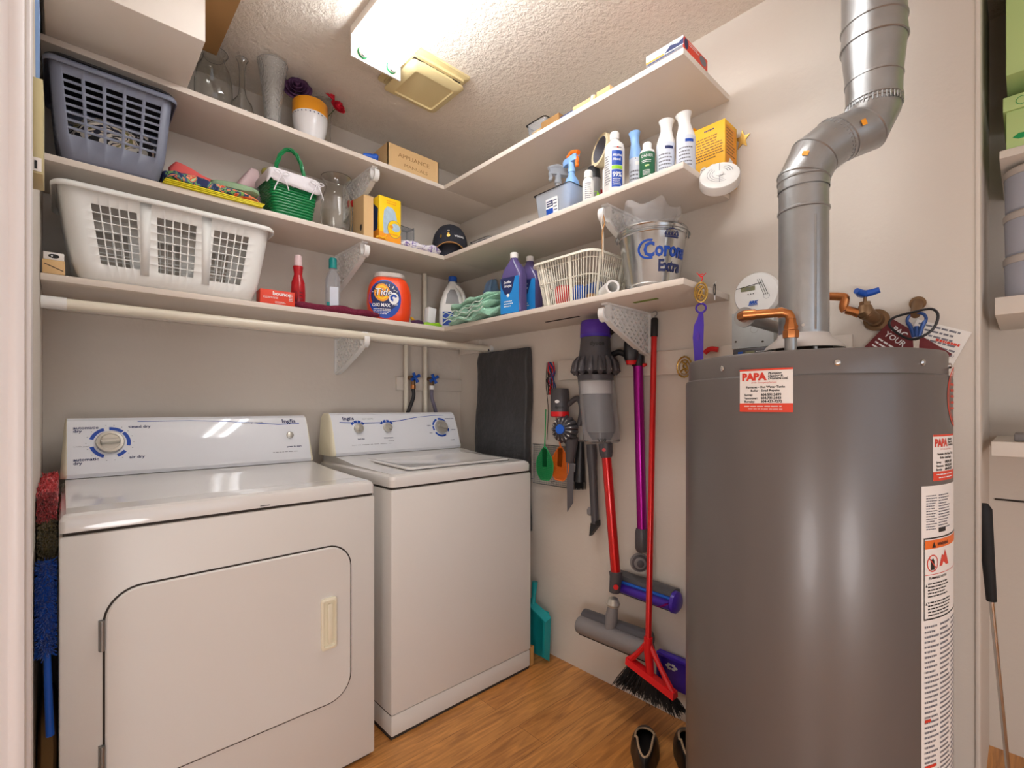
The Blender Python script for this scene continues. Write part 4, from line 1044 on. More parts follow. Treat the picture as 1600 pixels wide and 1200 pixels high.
r = thing('clear_organiser', 'empty clear plastic display box standing behind the navy cap', 'box', (1.215, 2.085, ZT(MID)), 0.1)
mb = MB('clear_plastic')
for b in ((-0.048, -0.03, 0, -0.045, 0.03, 0.155), (0.045, -0.03, 0, 0.048, 0.03, 0.155), (-0.048, 0.027, 0, 0.048, 0.03, 0.155), (-0.048, -0.03, 0, 0.048, 0.03, 0.003), (-0.048, -0.03, 0.145, 0.048, 0.03, 0.148)): mb.box(*b)
mb.build('shell', r)
mb = MB('dotted_film'); softbox(mb, 0.235, 0.075, 0.042, 0, 0.007, 31, 22, 8, 5, p=2.6, freq=18); tag(mb.build('plastic_packet', loc=(1.222, 1.946, ZT(MID)), rz=-0.04), 'crinkled clear packet with lavender print lying in front of the cap', 'packet')
def cap():
    base = (1.405, 1.955, ZT(MID)); r = thing('baseball_cap', 'dark navy baseball cap with small pins and a tan brim edge, in the shelf corner', 'cap', base, facing(1.395, 1.965, 0.0))
    mb = MB('cap_navy'); R = 0.088
    rings = []
    for k in range(9):
        a = math.radians(90*k/9); rings.append([(R*math.cos(a)*math.cos(2*PI*i/32)*(1.0), R*math.cos(a)*math.sin(2*PI*i/32)*1.08, 0.060+0.115*math.sin(a)**0.9) for i in range(32)])
    rings = [[(p[0]*0.98, p[1]*0.98, 0.0) for p in rings[0]]]+rings
    mb.loft(rings, 0, False, True); mb.lathe([(0.006, 0.173), (0.007, 0.177), (0.004, 0.180)], 0, 12)
    for k in range(6):
        a = PI/6+k*PI/3; mb.tube([(R*1.004*math.cos(b)*math.cos(a), R*1.084*math.cos(b)*math.sin(a), 0.060+0.1155*math.sin(b)**0.9) for b in [math.radians(9*q) for q in range(10)]], 0.0009, 0, 4)
    mb.build('crown', r, angle=60)
    br = MB('cap_navy', 'cap_tan'); N = 20
    def brim(o, dz): return [(0.087*math.cos(PI+PI*i/N)*(1+o*0.06), 0.092*math.sin(PI+PI*i/N)*(1+o*0.50), 0.060-0.010*o+dz-0.024*o*math.cos(PI*i/N)**2*1.6) for i in range(N+1)]
    rs = [brim(o, 0) for o in (0, 0.35, 0.7, 1.0)]; br.loft(rs, 0, False, False, False); br.loft([brim(o, -0.004) for o in (1.0, 0.6, 0.1)], 1, False, False, False); br.loft([brim(1.0, 0), brim(1.0, -0.004)], 1, False, False, False)
    br.tube([Vector(p)+Vector((0, 0, -0.002)) for p in brim(1.0, 0)], 0.0026, 1, 6)
    br.build('brim', r)
    F = lambda x, y, e=0.0: Vector(((R*0.96+e+0.0035)*math.cos(-PI/2+x/R), (R*1.04+e+0.0035)*math.sin(-PI/2+x/R), 0.052+y))*1.0
    def F(x, y, e=0.0):
        zz = 0.078+y; s = max(0.0, (zz-0.060)/0.115); c = math.sqrt(max(0.02, 1-s**(2/0.9))); a = -PI/2+x/R
        return Vector(((R*c+e+0.0008)*math.cos(a), (R*1.08*c+e+0.0008)*math.sin(a), zz))
    t = MB('print_white', 'brass'); t.text('VOLVO', 0.0125, F, 0, 0.022, 0.012, bold=0.0004, sx=1.3, e=0.001); t.build('lettering', r, angle=80)
    t = MB('brass'); t.disc(F, -0.008, 0.016, 0.008, 0.008, 0, 0.0015); t.disc(F, -0.008, 0.028, 0.005, 0.006, 0, 0.0015); t.build('pin_badge', r, angle=80)
    t = MB('brass'); t.disc(F, -0.046, 0.014, 0.006, 0.009, 0, 0.0015); t.build('pin_badge', r, angle=80)
    t = MB('knob_silver'); t.disc(F, -0.008, 0.042, 0.007, 0.003, 0, 0.0015); t.build('pin_badge', r, angle=80)
cap()
r = thing('clear_tray', 'shallow clear plastic tray with small parts beside the navy cap', 'tray', (1.465, 1.72, ZT(MID)))
crate('', 0.13, 0.13, 0.045, 'clear_plastic').build('tray', r); mb = MB('print_white', 'print_black'); mb.box(-0.05, -0.03, 0.003, -0.02, 0.03, 0.022, 0, 0.002); mb.build('plug', r)
mb = MB('dark_grey_plastic'); mb.at((0, 0, 0.011), rx=PI/2).lathe([(0.004, -0.04), (0.010, -0.035), (0.011, 0.02), (0.006, 0.04)], 0, 16); tag(mb.build('dark_tool', loc=(1.37, 1.66, ZT(MID))), 'small dark handle lying on the middle side shelf beside the clear tray', 'handle')
mb = MB('dark_grey_plastic'); mb.at((0, 0, 0.013)).lathe([(0.014, -0.0128), (0.016, -0.008), (0.014, 0.004), (0.006, 0.008)], 0, 16); tag(mb.build('bottle_stopper', loc=(1.375, 1.36, ZT(MID))), 'small dark bottle stopper on the middle side shelf, left of the clear bin', 'stopper')

# --- middle shelf, side
r = thing('storage_bin', 'open translucent plastic bin with a blue and white sticker, holding bottles', 'bin', (1.425, 1.228, ZT(MID)))
crate('', 0.150, 0.180, 0.098, 'frosted').build('tub', r)
mb = MB('print_white', 'print_blue', 'print_red', 'print_navy'); F = plane((-0.0665, 0, 0), (0, -1, 0), (-0.10, 0, 1)); mb.rect(F, -0.030, 0.010, 0.030, 0.066, 0, 0.0012); mb.rect(F, -0.030, 0.010, 0.005, 0.030, 1, 0.0016); mb.rect(F, -0.026, 0.036, 0.006, 0.058, 3, 0.0016); mb.scribble(F, -0.024, 0.038, 0.004, 0.056, 2, 0, 0.0020, 4); mb.scribble(F, 0.008, 0.014, 0.026, 0.060, 4, 3, 0.0016, 2); mb.build('sticker', r, angle=80)
def spray(loc, label, body, head, trig, h=0.25, rz=0, w=0.034):
    r = thing('spray_bottle', label, 'spray bottle', loc, rz)
    mb = MB(body); rloft(mb, [(w*0.9, w*0.62, 0.012, 0), (w, w*0.7, 0.014, 0.008), (w, w*0.7, 0.014, h*0.42), (w*0.75, w*0.6, 0.014, h*0.56), (0.012, 0.012, 0.011, h*0.66), (0.012, 0.012, 0.011, h*0.70)]); mb.build('bottle', r, angle=50)
    mb = MB(head); mb.lathe([(0.0145, h*0.70+0.0003), (0.0145, h*0.76), (0.012, h*0.78), (0.013, h*0.87)], 0, 20)
    mb.T = Matrix.Translation((0, 0, h*0.9)); mb.loft([[(x, y*s, z) for y, z in ((-0.011, -0.012), (0.011, -0.012), (0.013, 0.006), (0.006, 0.016), (-0.006, 0.016), (-0.013, 0.006))] for x, s in ((-0.045, 0.6), (-0.03, 1.0), (0.02, 1.05), (0.035, 0.7))]); mb.T = Matrix.Identity(4); mb.build('spray_head', r, angle=50)
    mb = MB(trig); mb.tube(smoothpath([(-0.022, 0, h*0.97), (0.0, 0, h*1.01), (0.022, 0, h*0.985), (0.040, 0, h*0.95)], 4), [0.009]*13, 0, 8); mb.tube(smoothpath([(0.024, 0, h*0.93), (0.034, 0, h*0.86), (0.030, 0, h*0.80), (0.036, 0, h*0.74)], 4), [0.007]*12+[0.004], 0, 8); mb.build('trigger', r)
spray((1.430, 1.195, ZT(MID)+0.0035), 'pale blue spray bottle with an orange trigger, in the translucent bin', 'aerosol_blue', 'aerosol_blue', 'orange_plastic', 0.245, -PI/2-0.2)
spray((1.435, 1.268, ZT(MID)+0.0035), 'clear spray bottle with a white head, at the left in the translucent bin', 'clear_plastic', 'frosted', 'frosted', 0.222, PI-0.5, 0.026)
r = thing('lotion_bottle', 'small slim white bottle in front of the translucent bin', 'bottle', (1.362, 1.062, ZT(MID)), facing(1.36, 1.06))
mb = MB('white_plastic'); mb.lathe([(0.0185, 0), (0.0200, 0.003), (0.0200, 0.072), (0.014, 0.084), (0.012, 0.086)], 0, 28); mb.build('bottle', r)
mb = MB('white_plastic'); mb.lathe([(0.0145, 0.0863), (0.0145, 0.108), (0.012, 0.111)], 0, 24); mb.build('cap', r); mb = MB('print_grey', 'warning_orange'); mb.scribble(cyl(0.0204, 0.006, -PI/2), -0.012, 0, 0.012, 0.058, 8, 0, 0.0003, 5); mb.build('printing', r, angle=80)
r = thing('gel_bottle', 'grey and green bottle with a rounded black cap behind the slim white bottle', 'bottle', (1.470, (1.465, 1.122, 1.961)[1], ZT(MID)), facing(1.465, 1.12))
mb = MB('grey_plastic', 'lime'); mb.lathe([(0.024, 0), (0.027, 0.004), (0.027, 0.10), (0.026, 0.137)], 0, 28, sy=0.8); mb.disc(cyl(0.0272, 0.05, -PI/2+0.4, sy=0.8), 0, 0.02, 0.014, 0.014, 1, 0.0004); mb.build('bottle', r)
mb = MB('black_plastic'); mb.lathe([(0.027, 0.1373), (0.0275, 0.143), (0.025, 0.170), (0.018, 0.184), (0.004, 0.190)], 0, 28, sy=0.8); mb.build('cap', r)
mb = MB('red_plastic'); mb.lathe([(0.013, 0), (0.013, 0.12), (0.010, 0.126)], 0, 18); tag(mb.build('red_tube', loc=(1.545, (1.545, 1.146, 2.018)[1], ZT(MID))), 'small red capped tube between the black capped bottle and the rubbing alcohol', 'tube')
mb = MB('label_paper'); mb.box(-0.025, -0.022, 0, 0.025, 0.022, 0.166, bev=0.001); tag(mb.build('plain_carton', loc=(1.495, 1.058, ZT(MID))), 'plain pale carton standing behind the bottles on the middle side shelf', 'box')
r = thing('tape_roll', 'roll of cream masking tape standing upright above the rubbing alcohol bottle', 'tape', (1.475, (1.475, 1.073, 2.091)[1], MID+0.1675))
def ringm(m, r0, r1, w): 
    mb = MB(m); mb.T = Matrix.Translation((0, 0, 0.059)) @ rotm(0, 0, 1.15) @ rotm(PI/2, 0, 0) @ rotm(0.15, 0, 0)
    mb.lathe([(r0, -w/2), (r1, -w/2), (r1, w/2), (r0, w/2), (r0, -w/2)], 0, 44, False, False); return mb
ringm('tape_cream', 0.0465, 0.059, 0.046).build('tape', r, angle=50); ringm('print_grey', 0.0445, 0.0462, 0.046).build('core', r, angle=50)
def alcohol():
    x, y = 1.372, 0.958; r = thing('alcohol_bottle', 'tall white bottle with a blue 99% label, rubbing alcohol', 'bottle', (x, y, ZT(MID)), facing(x, y, 0.0))
    mb = MB('white_plastic'); mb.lathe([(0.031, 0), (0.0335, 0.004), (0.0335, 0.148), (0.030, 0.162), (0.016, 0.176), (0.0135, 0.178), (0.0135, 0.182)], 0, 36); mb.build('bottle', r)
    mb = MB('white_plastic'); mb.lathe([(0.0155, 0.1823), (0.0155, 0.204), (0.0135, 0.207)], 0, 28); mb.build('cap', r)
    F = cyl(0.0337, 0.0, -PI/2+0.25); mb = MB('print_white', 'print_blue', 'lime', 'print_white', 'print_grey', 'print_red')
    mb.rect(F, -0.018, 0.010, 0.020, 0.068, 1, 0.0004, 6); mb.rect(F, -0.018, 0.083, 0.020, 0.132, 1, 0.0004, 6); mb.rect(F, -0.018, 0.070, 0.020, 0.081, 2, 0.0004, 6)
    mb.text('Alcohol', 0.0125, F, 0, -0.014, 0.112, e=0.0010, bold=0.0002, sx=0.8); mb.text('Alcool', 0.0125, F, 0, -0.014, 0.098, e=0.0010, bold=0.0002, sx=0.8); mb.text('99%', 0.022, F, 0, -0.015, 0.044, e=0.0010, bold=0.0006, sx=0.85)
    mb.scribble(F, -0.014, 0.016, 0.016, 0.040, 4, 0, 0.0010, 5); mb.disc(F, 0.002, 0.142, 0.003, 0.003, 5, 0.0008); mb.scribble(F, -0.016, 0.138, 0.016, 0.146, 1, 4, 0.0006, 6); mb.scribble(F, -0.045, 0.02, -0.022, 0.12, 12, 4, 0.0006, 7, 0.85); mb.build('label', r, angle=80)
alcohol()
def aerosol(loc, label, body, labmat, stripe, tilt=0.0, h=0.185, R=0.0275):
    r = thing('aerosol_can', label, 'aerosol can', loc, facing(loc[0], loc[1]))
    mb = MB(labmat, body); mb.lathe([(R*0.94, 0), (R, 0.003), (R, h*0.58)], 0, 32, True, False); mb.build('can', r)
    mb = MB(body); n = 32; rings = []
    for k, (rr, z) in enumerate(((R*1.001, h*0.581), (R*0.95, h*0.64), (R*0.72, h*0.76), (R*0.60, h*0.84), (R*0.66, h*0.93), (R*0.86, h*1.0))):
        rings.append([(rr*math.cos(2*PI*i/n)-0.002*k*tilt, rr*math.sin(2*PI*i/n), z+tilt*0.18*(rr*math.cos(2*PI*i/n))*(k > 3)) for i in range(n)])
    rings.append([(p[0]*0.7, p[1]*0.7, p[2]-0.004) for p in rings[-1]]); mb.loft(rings); mb.build('flared_cap', r, angle=50)
    mb = MB(stripe, 'print_grey', 'print_white', 'label_pale', 'chrome'); F = cyl(R, 0, -PI/2)
    if stripe: mb.rect(F, -0.002, h*0.46, 0.024, h*0.51, 0, 0.0004, 5); mb.blob2(F, [(-0.024, h*0.50), (0.0, h*0.57), (0.0, h*0.55), (-0.024, h*0.47)], 4, 0.0006)
    mb.scribble(F, -0.022, h*0.05, 0.020, h*0.40, 6, 1, 0.0004, int(loc[1]*1000)); mb.build('label', r, angle=80)
aerosol((1.452, 0.925, ZT(MID)), 'blue capped aerosol air freshener behind the rubbing alcohol', 'aerosol_blue', 'label_pale', 'print_white', 0.5, 0.225, 0.0235)
r = thing('shampoo_bottle', 'dark green bottle with a white cap on the middle side shelf', 'bottle', (1.372, 0.833, ZT(MID)), facing(1.372, 0.833))
mb = MB('danier_green', 'white_plastic'); mb.lathe([(0.022, 0), (0.0242, 0.003), (0.0242, 0.086)], 0, 32, True, False); mb.lathe([(0.0242, 0.086), (0.022, 0.094), (0.013, 0.098)], 1, 32, False, True); mb.build('bottle', r)
mb = MB('white_plastic'); mb.lathe([(0.0135, 0.0983), (0.0145, 0.117), (0.012, 0.121)], 0, 24); mb.build('cap', r)
F = cyl(0.0244, 0, -PI/2); mb = MB('print_white', 'mint_green'); mb.text('DANIER', 0.0125, F, 0, 0, 0.068, 'CENTER', e=0.0006, sx=0.85); mb.scribble(F, -0.018, 0.050, 0.018, 0.060, 2, 0, 0.0005, 3); mb.disc(F, -0.003, 0.040, 0.0035, 0.003, 1, 0.0006); mb.disc(F, 0.003, 0.041, 0.0035, 0.003, 1, 0.0006); mb.scribble(F, -0.014, 0.010, 0.014, 0.028, 4, 0, 0.0005, 9); mb.build('printing', r, angle=80)
aerosol((1.402, 0.785, ZT(MID)), 'white capped air freshener can beside the dark green bottle', 'white_plastic', 'label_pale', 'print_navy', -0.3, 0.182, 0.0285)
aerosol((1.412, 0.722, ZT(MID)), 'white capped air freshener can with a silver label, left of the yellow carton', 'white_plastic', 'label_pale', 'print_blue', 0.7, 0.182, 0.0285)
r = thing('filter_carton', 'tall yellow carton with brown print at the end of the middle side shelf', 'box', (1.594, 0.718, ZT(MID)))
mb = MB('carton_yellow', 'carton_yellow', 'cardboard'); mb.box(-0.045, -0.058, 0, 0.045, 0.058, 0.200, 0, bev=0.0008); mb.add([(-0.045, 0.058, 0.2005), (0.045, 0.058, 0.2005), (0.045, 0.045, 0.213), (-0.045, 0.045, 0.213)], [(0, 1, 2, 3)]); mb.build('carton', r)
mb = MB('cardboard_dark', 'label_paper', 'carton_orange', 'print_navy', 'print_white'); F = SD(-0.045); mb.scribble(F, -0.048, 0.085, 0.048, 0.165, 9, 0, 0.0006, 3, 1.0); mb.scribble(F, -0.010, 0.176, 0.030, 0.188, 1, 3, 0.0007, 12)
for k in range(3): mb.disc(F, -0.042+0.030*k, 0.055, 0.012, 0.012, 4, 0.0006); mb.scribble(F, -0.050+0.030*k, 0.048, -0.034+0.030*k, 0.062, 2, 0, 0.001, k)
F = FR(0.058); mb.rect(F, -0.038, 0.02, 0.038, 0.185, 2, 0.0005); mb.scribble(F, -0.034, 0.09, 0.034, 0.18, 9, 0, 0.0008, 7); mb.blob2(F, [(-0.02, 0.02), (-0.026, 0.06), (-0.01, 0.085), (0.01, 0.08), (0.018, 0.05), (0.014, 0.02)], 4, 0.001); mb.build('printing', r, angle=80)
def smoke():
    base = (1.445, 0.632, 1.838); r = thing('smoke_alarm', 'round white smoke alarm leaning on the end of the middle side shelf', 'smoke alarm', base)
    v = Vector((-base[0], -base[1], 0)).normalized(); tlt = math.radians(28); n = (v*math.cos(tlt)+Vector((0, 0, math.sin(tlt)))).normalized()
    rt = Vector((0, 0, 1)).cross(n).normalized(); up = n.cross(rt); T = Matrix((rt, up, n)).transposed().to_4x4()
    mb = MB('white_plastic'); mb.T = T; mb.lathe([(0.052, -0.022), (0.0575, -0.018), (0.0575, 0.006), (0.055, 0.010), (0.046, 0.013), (0.040, 0.0125), (0.012, 0.014)], 0, 48); mb.build('case', r)
    mb = MB('print_grey'); F = lambda x, y, e=0.0: T @ Vector((x, y, 0.0142+e))
    for q in range(3): mb.arc(F, 0.004, 0.004, 0.018+q*0.007, 0.0195+q*0.007, 5, 70, 0, 0.0006, 10); mb.arc(F, 0.0, 0.0, 0.020+q*0.007, 0.021+q*0.007, 130, 300, 0, 0.0006, 14)
    mb.build('sounder_slots', r, angle=80); mb = MB('white_plastic'); mb.T = T; mb.lathe([(0.011, 0.0142), (0.011, 0.017), (0.009, 0.018)], 0, 24); mb.build('test_button', r)
    mb = MB('print_grey'); mb.rect(F, -0.0008, -0.036, 0.0008, 0.046, 0, 0.0004); mb.rect(F, -0.0008, -0.012, 0.016, -0.0105, 0, 0.0042); mb.build('seam', r, angle=80)
smoke()
mb = MB('brass'); pts = []
for k in range(10): a = PI/2+k*PI/5; rr = 0.026 if k % 2 == 0 else 0.011; pts.append((rr*math.cos(a), rr*math.sin(a)*1.3))
mb.prism(pts, 0.003)
for v in mb.bm.verts: v.co = Vector((v.co.z, v.co.x, v.co.y))
tag(mb.build('star_ornament', loc=(XW-0.0035, (1.655, 0.648, 2.039)[1], (1.655, 0.648, 2.039)[2])), 'small brass star hung on the wall beside the tall yellow carton', 'ornament')

# --- lowest shelf, back
r = thing('gadget_box', 'small torn cardboard box with a dark picture, left end of the lowest shelf', 'box', (-0.018, 1.935, ZT(BOT)))
mb = MB('cardboard', 'label_paper', 'print_black'); mb.box(-0.024, -0.028, 0, 0.024, 0.04, 0.040, 0, 0.001); mb.box(-0.022, -0.026, 0.0402, 0.022, 0.03, 0.062, 1, 0.002); mb.build('carton', r)
mb = MB('print_black', 'print_white'); F = FR(0.026); mb.disc(F, 0, 0.051, 0.012, 0.006, 0, 0.0006); mb.disc(F, -0.004, 0.051, 0.002, 0.002, 1, 0.001); mb.rect(F, -0.022, 0.018, 0.022, 0.020, 0, 0.0026, 1, -0.4); mb.build('picture', r, angle=80)
r = thing('dryer_sheet_box', 'low bright orange carton with white lettering beside the white basket', 'box', (0.594, 1.955, ZT(BOT)), -0.08)
mb = MB('sticker_red'); mb.box(-0.060, -0.035, 0, 0.060, 0.035, 0.055, 0, 0.001); mb.build('carton', r)
mb = MB('print_white'); F = FR(0.035); mb.text('bounce', 0.020, F, 0, -0.018, 0.036, bold=0.0006, e=0.0006, sx=1.05); mb.scribble(F, -0.050, 0.022, 0.01, 0.030, 2, 0, 0.0006, 3); mb.scribble(F, -0.01, 0.006, 0.03, 0.014, 2, 0, 0.0006, 4); mb.scribble(F, 0.038, 0.018, 0.052, 0.048, 5, 0, 0.0006, 8, 1.0); mb.build('printing', r, angle=80)
r = thing('spray_can', 'slim red bottle with a pink and white top behind the burgundy cloth', 'bottle', (0.692, 2.0, ZT(BOT)), facing(0.692, 2.0))
mb = MB('bottle_red', 'label_dark'); mb.lathe([(0.022, 0), (0.026, 0.006), (0.027, 0.07), (0.025, 0.115), (0.017, 0.140), (0.0155, 0.150), (0.019, 0.178), (0.018, 0.182)], 0, 32, sy=0.8); mb.build('bottle', r)
mb = MB('linen_pink', 'white_plastic'); mb.lathe([(0.0135, 0.1823), (0.015, 0.195), (0.0135, 0.222), (0.010, 0.226)], 0, 24); mb.build('cap', r); mb = MB('label_dark', 'print_white'); F = cyl(0.0262, 0.02, -PI/2+0.2, sy=0.8); mb.disc(F, -0.016, 0.035, 0.011, 0.024, 0, 0.0008); mb.scribble(F, 0.0, 0.01, 0.014, 0.06, 4, 0, 0.0009, 2); mb.build('label', r, angle=80)
r = thing('hand_wash_bottle', 'clear bottle with a teal cap standing behind the burgundy cloth', 'bottle', (0.834, 2.0, ZT(BOT)), facing(0.834, 2.0))
mb = MB('clear_plastic'); rloft(mb, [(0.026, 0.014, 0.012, 0), (0.030, 0.018, 0.016, 0.01), (0.030, 0.018, 0.016, 0.15), (0.024, 0.016, 0.014, 0.175), (0.014, 0.014, 0.012, 0.192), (0.013, 0.013, 0.012, 0.20)]); mb.build('bottle', r)
mb = MB('teal_cap'); mb.lathe([(0.0165, 0.2003), (0.0165, 0.238), (0.014, 0.244)], 0, 28); mb.build('cap', r); mb = MB('label_pale', 'teal_cap'); F = FR(0.0185); mb.rect(F, -0.012, 0.03, 0.022, 0.12, 0, 0.0006); mb.rect(F, -0.024, 0.02, -0.012, 0.055, 1, 0.0008); mb.build('label', r, angle=80)
mb = MB('cloth_burgundy'); softbox(mb, 0.365, 0.055, 0.030, 0, 0.0035, 13, 36, 8, 5, p=3, freq=16, shape=lambda v: Vector((v.x, v.y, v.z*(1.15-0.3*(v.x+0.18)/0.36)))); tag(mb.build('folded_cloth', loc=(0.826, 1.935, ZT(BOT)), rz=-0.055), 'long burgundy rolled cloth lying along the front of the lowest shelf', 'cloth')
def tide():
    x, y = 1.088, 1.985; r = thing('detergent_tub', 'rounded bright orange laundry detergent tub with a grey lid', 'tub', (x, y, ZT(BOT)), facing(x, y, 0.12))
    def lv(z, s): return (0.098*s, 0.066*s, 0.056*s, z)
    mb = MB('tide_orange'); prof = [lv(0, 0.82), lv(0.008, 0.90), lv(0.04, 0.97), lv(0.085, 1.0), lv(0.13, 0.98), lv(0.165, 0.90), lv(0.185, 0.80), lv(0.196, 0.70)]; rloft(mb, prof, 0, True, True, 8); mb.build('tub', r, angle=60)
    mb = MB('lid_grey'); rloft(mb, [(0.066, 0.046, 0.044, 0.1965), (0.069, 0.050, 0.048, 0.200), (0.069, 0.050, 0.048, 0.214), (0.064, 0.045, 0.043, 0.219)], 0, True, True, 8); mb.build('lid', r)
    ks = [0, 0.008, 0.04, 0.085, 0.13, 0.165, 0.185, 0.196]; sc = [0.82, 0.90, 0.97, 1, 0.98, 0.90, 0.80, 0.70]
    def F(px, py, e=0.0):
        z = max(0.0, min(0.196, py)); i = 0
        while i < 6 and z > ks[i+1]: i += 1
        s = sc[i]+(sc[i+1]-sc[i])*(z-ks[i])/(ks[i+1]-ks[i]); hx, hy, rr = 0.098*s, 0.066*s, 0.056*s
        yy = -hy; ax = abs(px); fl = hx-rr
        if ax > fl: t = min(1, (ax-fl)/rr); yy = -(hy-rr)-rr*math.sqrt(max(0, 1-t*t))
        return Vector((px, yy-e-0.0008, z))
    mb = MB('print_navy', 'carton_orange', 'carton_yolk', 'print_blue', 'print_white', 'lid_grey')
    def patch(cx, cy, rx, ry, m, e, N=14):
        vs = []; fs = []
        for j in range(5):
            for i in range(N*2): a = PI*i/N; vs.append(F(cx+rx*j/4*math.cos(a), cy+ry*j/4*math.sin(a), e))
        for j in range(4):
            for i in range(N*2): fs.append((j*2*N+i, j*2*N+(i+1) % (2*N), (j+1)*2*N+(i+1) % (2*N), (j+1)*2*N+i))
        mb.add(vs, fs, m)
    patch(-0.024, 0.095, 0.068, 0.086, 3, 0.0006); patch(-0.024, 0.108, 0.060, 0.066, 0, 0.0010); patch(-0.038, 0.122, 0.034, 0.040, 1, 0.0014); patch(-0.038, 0.122, 0.026, 0.031, 2, 0.0018); patch(-0.038, 0.122, 0.019, 0.023, 1, 0.0022)
    mb.text('Tide', 0.044, F, 0, -0.072, 0.108, bold=0.0022, e=0.0030, shear=0.15, sx=0.92); mb.text('Tide', 0.044, F, 4, -0.070, 0.109, bold=0.0004, e=0.0036, shear=0.15, sx=0.92)
    mb.text('OXI MAX', 0.019, F, 4, -0.080, 0.060, bold=0.0006, e=0.0016, sx=0.95); mb.scribble(F, -0.074, 0.025, 0.02, 0.052, 4, 4, 0.0016, 8, 0.8); mb.text('PODS', 0.009, F, 4, 0.006, 0.068, e=0.0016, bold=0.0002)
    patch(0.012, 0.098, 0.022, 0.026, 4, 0.0014); mb.arc(F, 0.012, 0.100, 0.006, 0.016, 20, 260, 3, 0.0020, 14); rr = random.Random(2)
    for k in range(26):
        a = rr.uniform(0.2, 3.0); d = rr.uniform(0.72, 0.95); px, py = -0.024+0.058*d*math.cos(a), 0.108+0.064*d*math.sin(a); mb.rect(F, px-0.0015, py-0.0015, px+0.0015, py+0.0015, rr.choice((4, 3)), 0.0016, 1, rr.random())
    mb.build('label', r, angle=80)
tide()
mb = MB('rose_purple', 'print_white'); softbox(mb, 0.075, 0.04, 0.018, 0, 0.004, 41, 10, 6, 3, p=3, freq=20); tag(mb.build('sachet', loc=(1.205, 1.935, ZT(BOT)), rz=0.3), 'small purple sachet lying beside the orange detergent tub', 'sachet')
mb = MB('lime'); softbox(mb, 0.10, 0.06, 0.022, 0, 0.006, 42, 12, 8, 3, p=3, freq=20); tag(mb.build('sachet', loc=(1.292, 1.945, ZT(BOT)), rz=-0.2), 'crumpled lime green sachet in front of the bleach jug', 'sachet')
mb = MB('print_white', 'sticker_red'); mb.at(ry=0.12).box(-0.022, -0.018, 0.004, 0.022, 0.018, 0.115, 0, 0.001); mb.at().box(-0.026, -0.022, 0.0, 0.03, 0.022, 0.03, 1, 0.001); tag(mb.build('small_carton', loc=(1.345, 2.055, ZT(BOT))), 'small open white and red carton left of the bleach jug', 'box')
mb = MB('carton_yellow'); mb.tube([(0, 0, 0.006), (-0.035, 0.0, 0.055), (-0.045, 0.0, 0.066)], [0.008, 0.009, 0.004], 0, 10); tag(mb.build('yellow_applicator', loc=(1.315, 2.10, ZT(BOT))), 'yellow plastic applicator leaning behind the small white and red carton', 'applicator')
def jug():
    x, y = 1.476, 2.03; r = thing('bleach_jug', 'white plastic handled jug with a blue cap in the shelf corner', 'jug', (x, y, ZT(BOT)), facing(x, y, 0.0))
    mb = MB('white_plastic'); rloft(mb, [(0.064, 0.046, 0.022, 0), (0.069, 0.050, 0.026, 0.008), (0.069, 0.050, 0.026, 0.11), (0.062, 0.046, 0.030, 0.16), (0.046, 0.036, 0.026, 0.21), (0.026, 0.024, 0.020, 0.248), (0.018, 0.018, 0.016, 0.262)], n=8)
    mb.build('jug_body', r, angle=60)
    mb = MB('white_plastic'); mb.tube(smoothpath([(0.020, -0.030, 0.235), (0.048, -0.046, 0.20), (0.058, -0.052, 0.155), (0.052, -0.050, 0.115)], 5), 0.010, 0, 12); mb.build('handle', r)
    mb = MB('valve_blue'); mb.lathe([(0.0225, 0.2623), (0.0225, 0.286), (0.020, 0.289)], 0, 28); mb.build('cap', r)
    mb = MB('grey_plastic'); F = FR(0.0445); mb.blob2(lambda a, b, e=0: Vector((a, -0.0505-e+max(0, (b-0.13))*0.16, b)), [(-0.035, 0.14), (-0.028, 0.19), (-0.012, 0.215), (0.012, 0.215), (0.026, 0.18), (0.034, 0.14)], 0, 0.001); mb.build('grip_recess', r)
    mb = MB('print_blue'); F = FR(0.0502); mb.rect(F, -0.05, 0.03, 0.03, 0.10, 0, 0.0004); mb.build('label', r)
jug()
def towels():
    base = (1.425, 1.722, ZT(BOT)); r = thing('folded_towels', 'pile of folded mint green towels with pale hems, in the lowest shelf corner', 'towels', base)
    z = 0.0
    for k, (w, d, h, ox, oy) in enumerate(((0.215, 0.325, 0.026, -0.012, 0.0), (0.21, 0.32, 0.028, -0.014, 0.004), (0.20, 0.315, 0.026, -0.006, -0.002), (0.20, 0.31, 0.026, -0.010, 0.006))):
        mb = MB('towel_mint'); softbox(mb, w, d, h, 0, 0.0065, 60+k, 16, 26, 4, p=3.5, freq=15, shape=lambda v: Vector((v.x, v.y, v.z+max(0, -(v.y+0.02))*0.28*min(1, (z+v.z)/0.03)+0.006*math.sin(v.y*38+k))))
        for v in mb.bm.verts: v.co += Vector((ox, oy, z))
        for v in mb.bm.verts: v.co.z = max(v.co.z, 0.0)
        mb.build('folded_layer', r, angle=70); z += h*0.86
    for k in range(3):
        mb = MB('towel_hem'); zz = 0.012+k*0.018; pts = []
        for q in range(40):
            yy = 0.155-q*0.0075; pts.append((-0.118-0.003*(k % 2), yy, zz+0.006*math.sin(yy*(70+k*9)+k*1.3)+max(0, -(yy+0.02))*0.25))
        mb.tube([Vector(p)+Vector((0, 0, 0.004)) for p in pts], 0.0026, 0, 5); mb.build('hem', r)
towels()
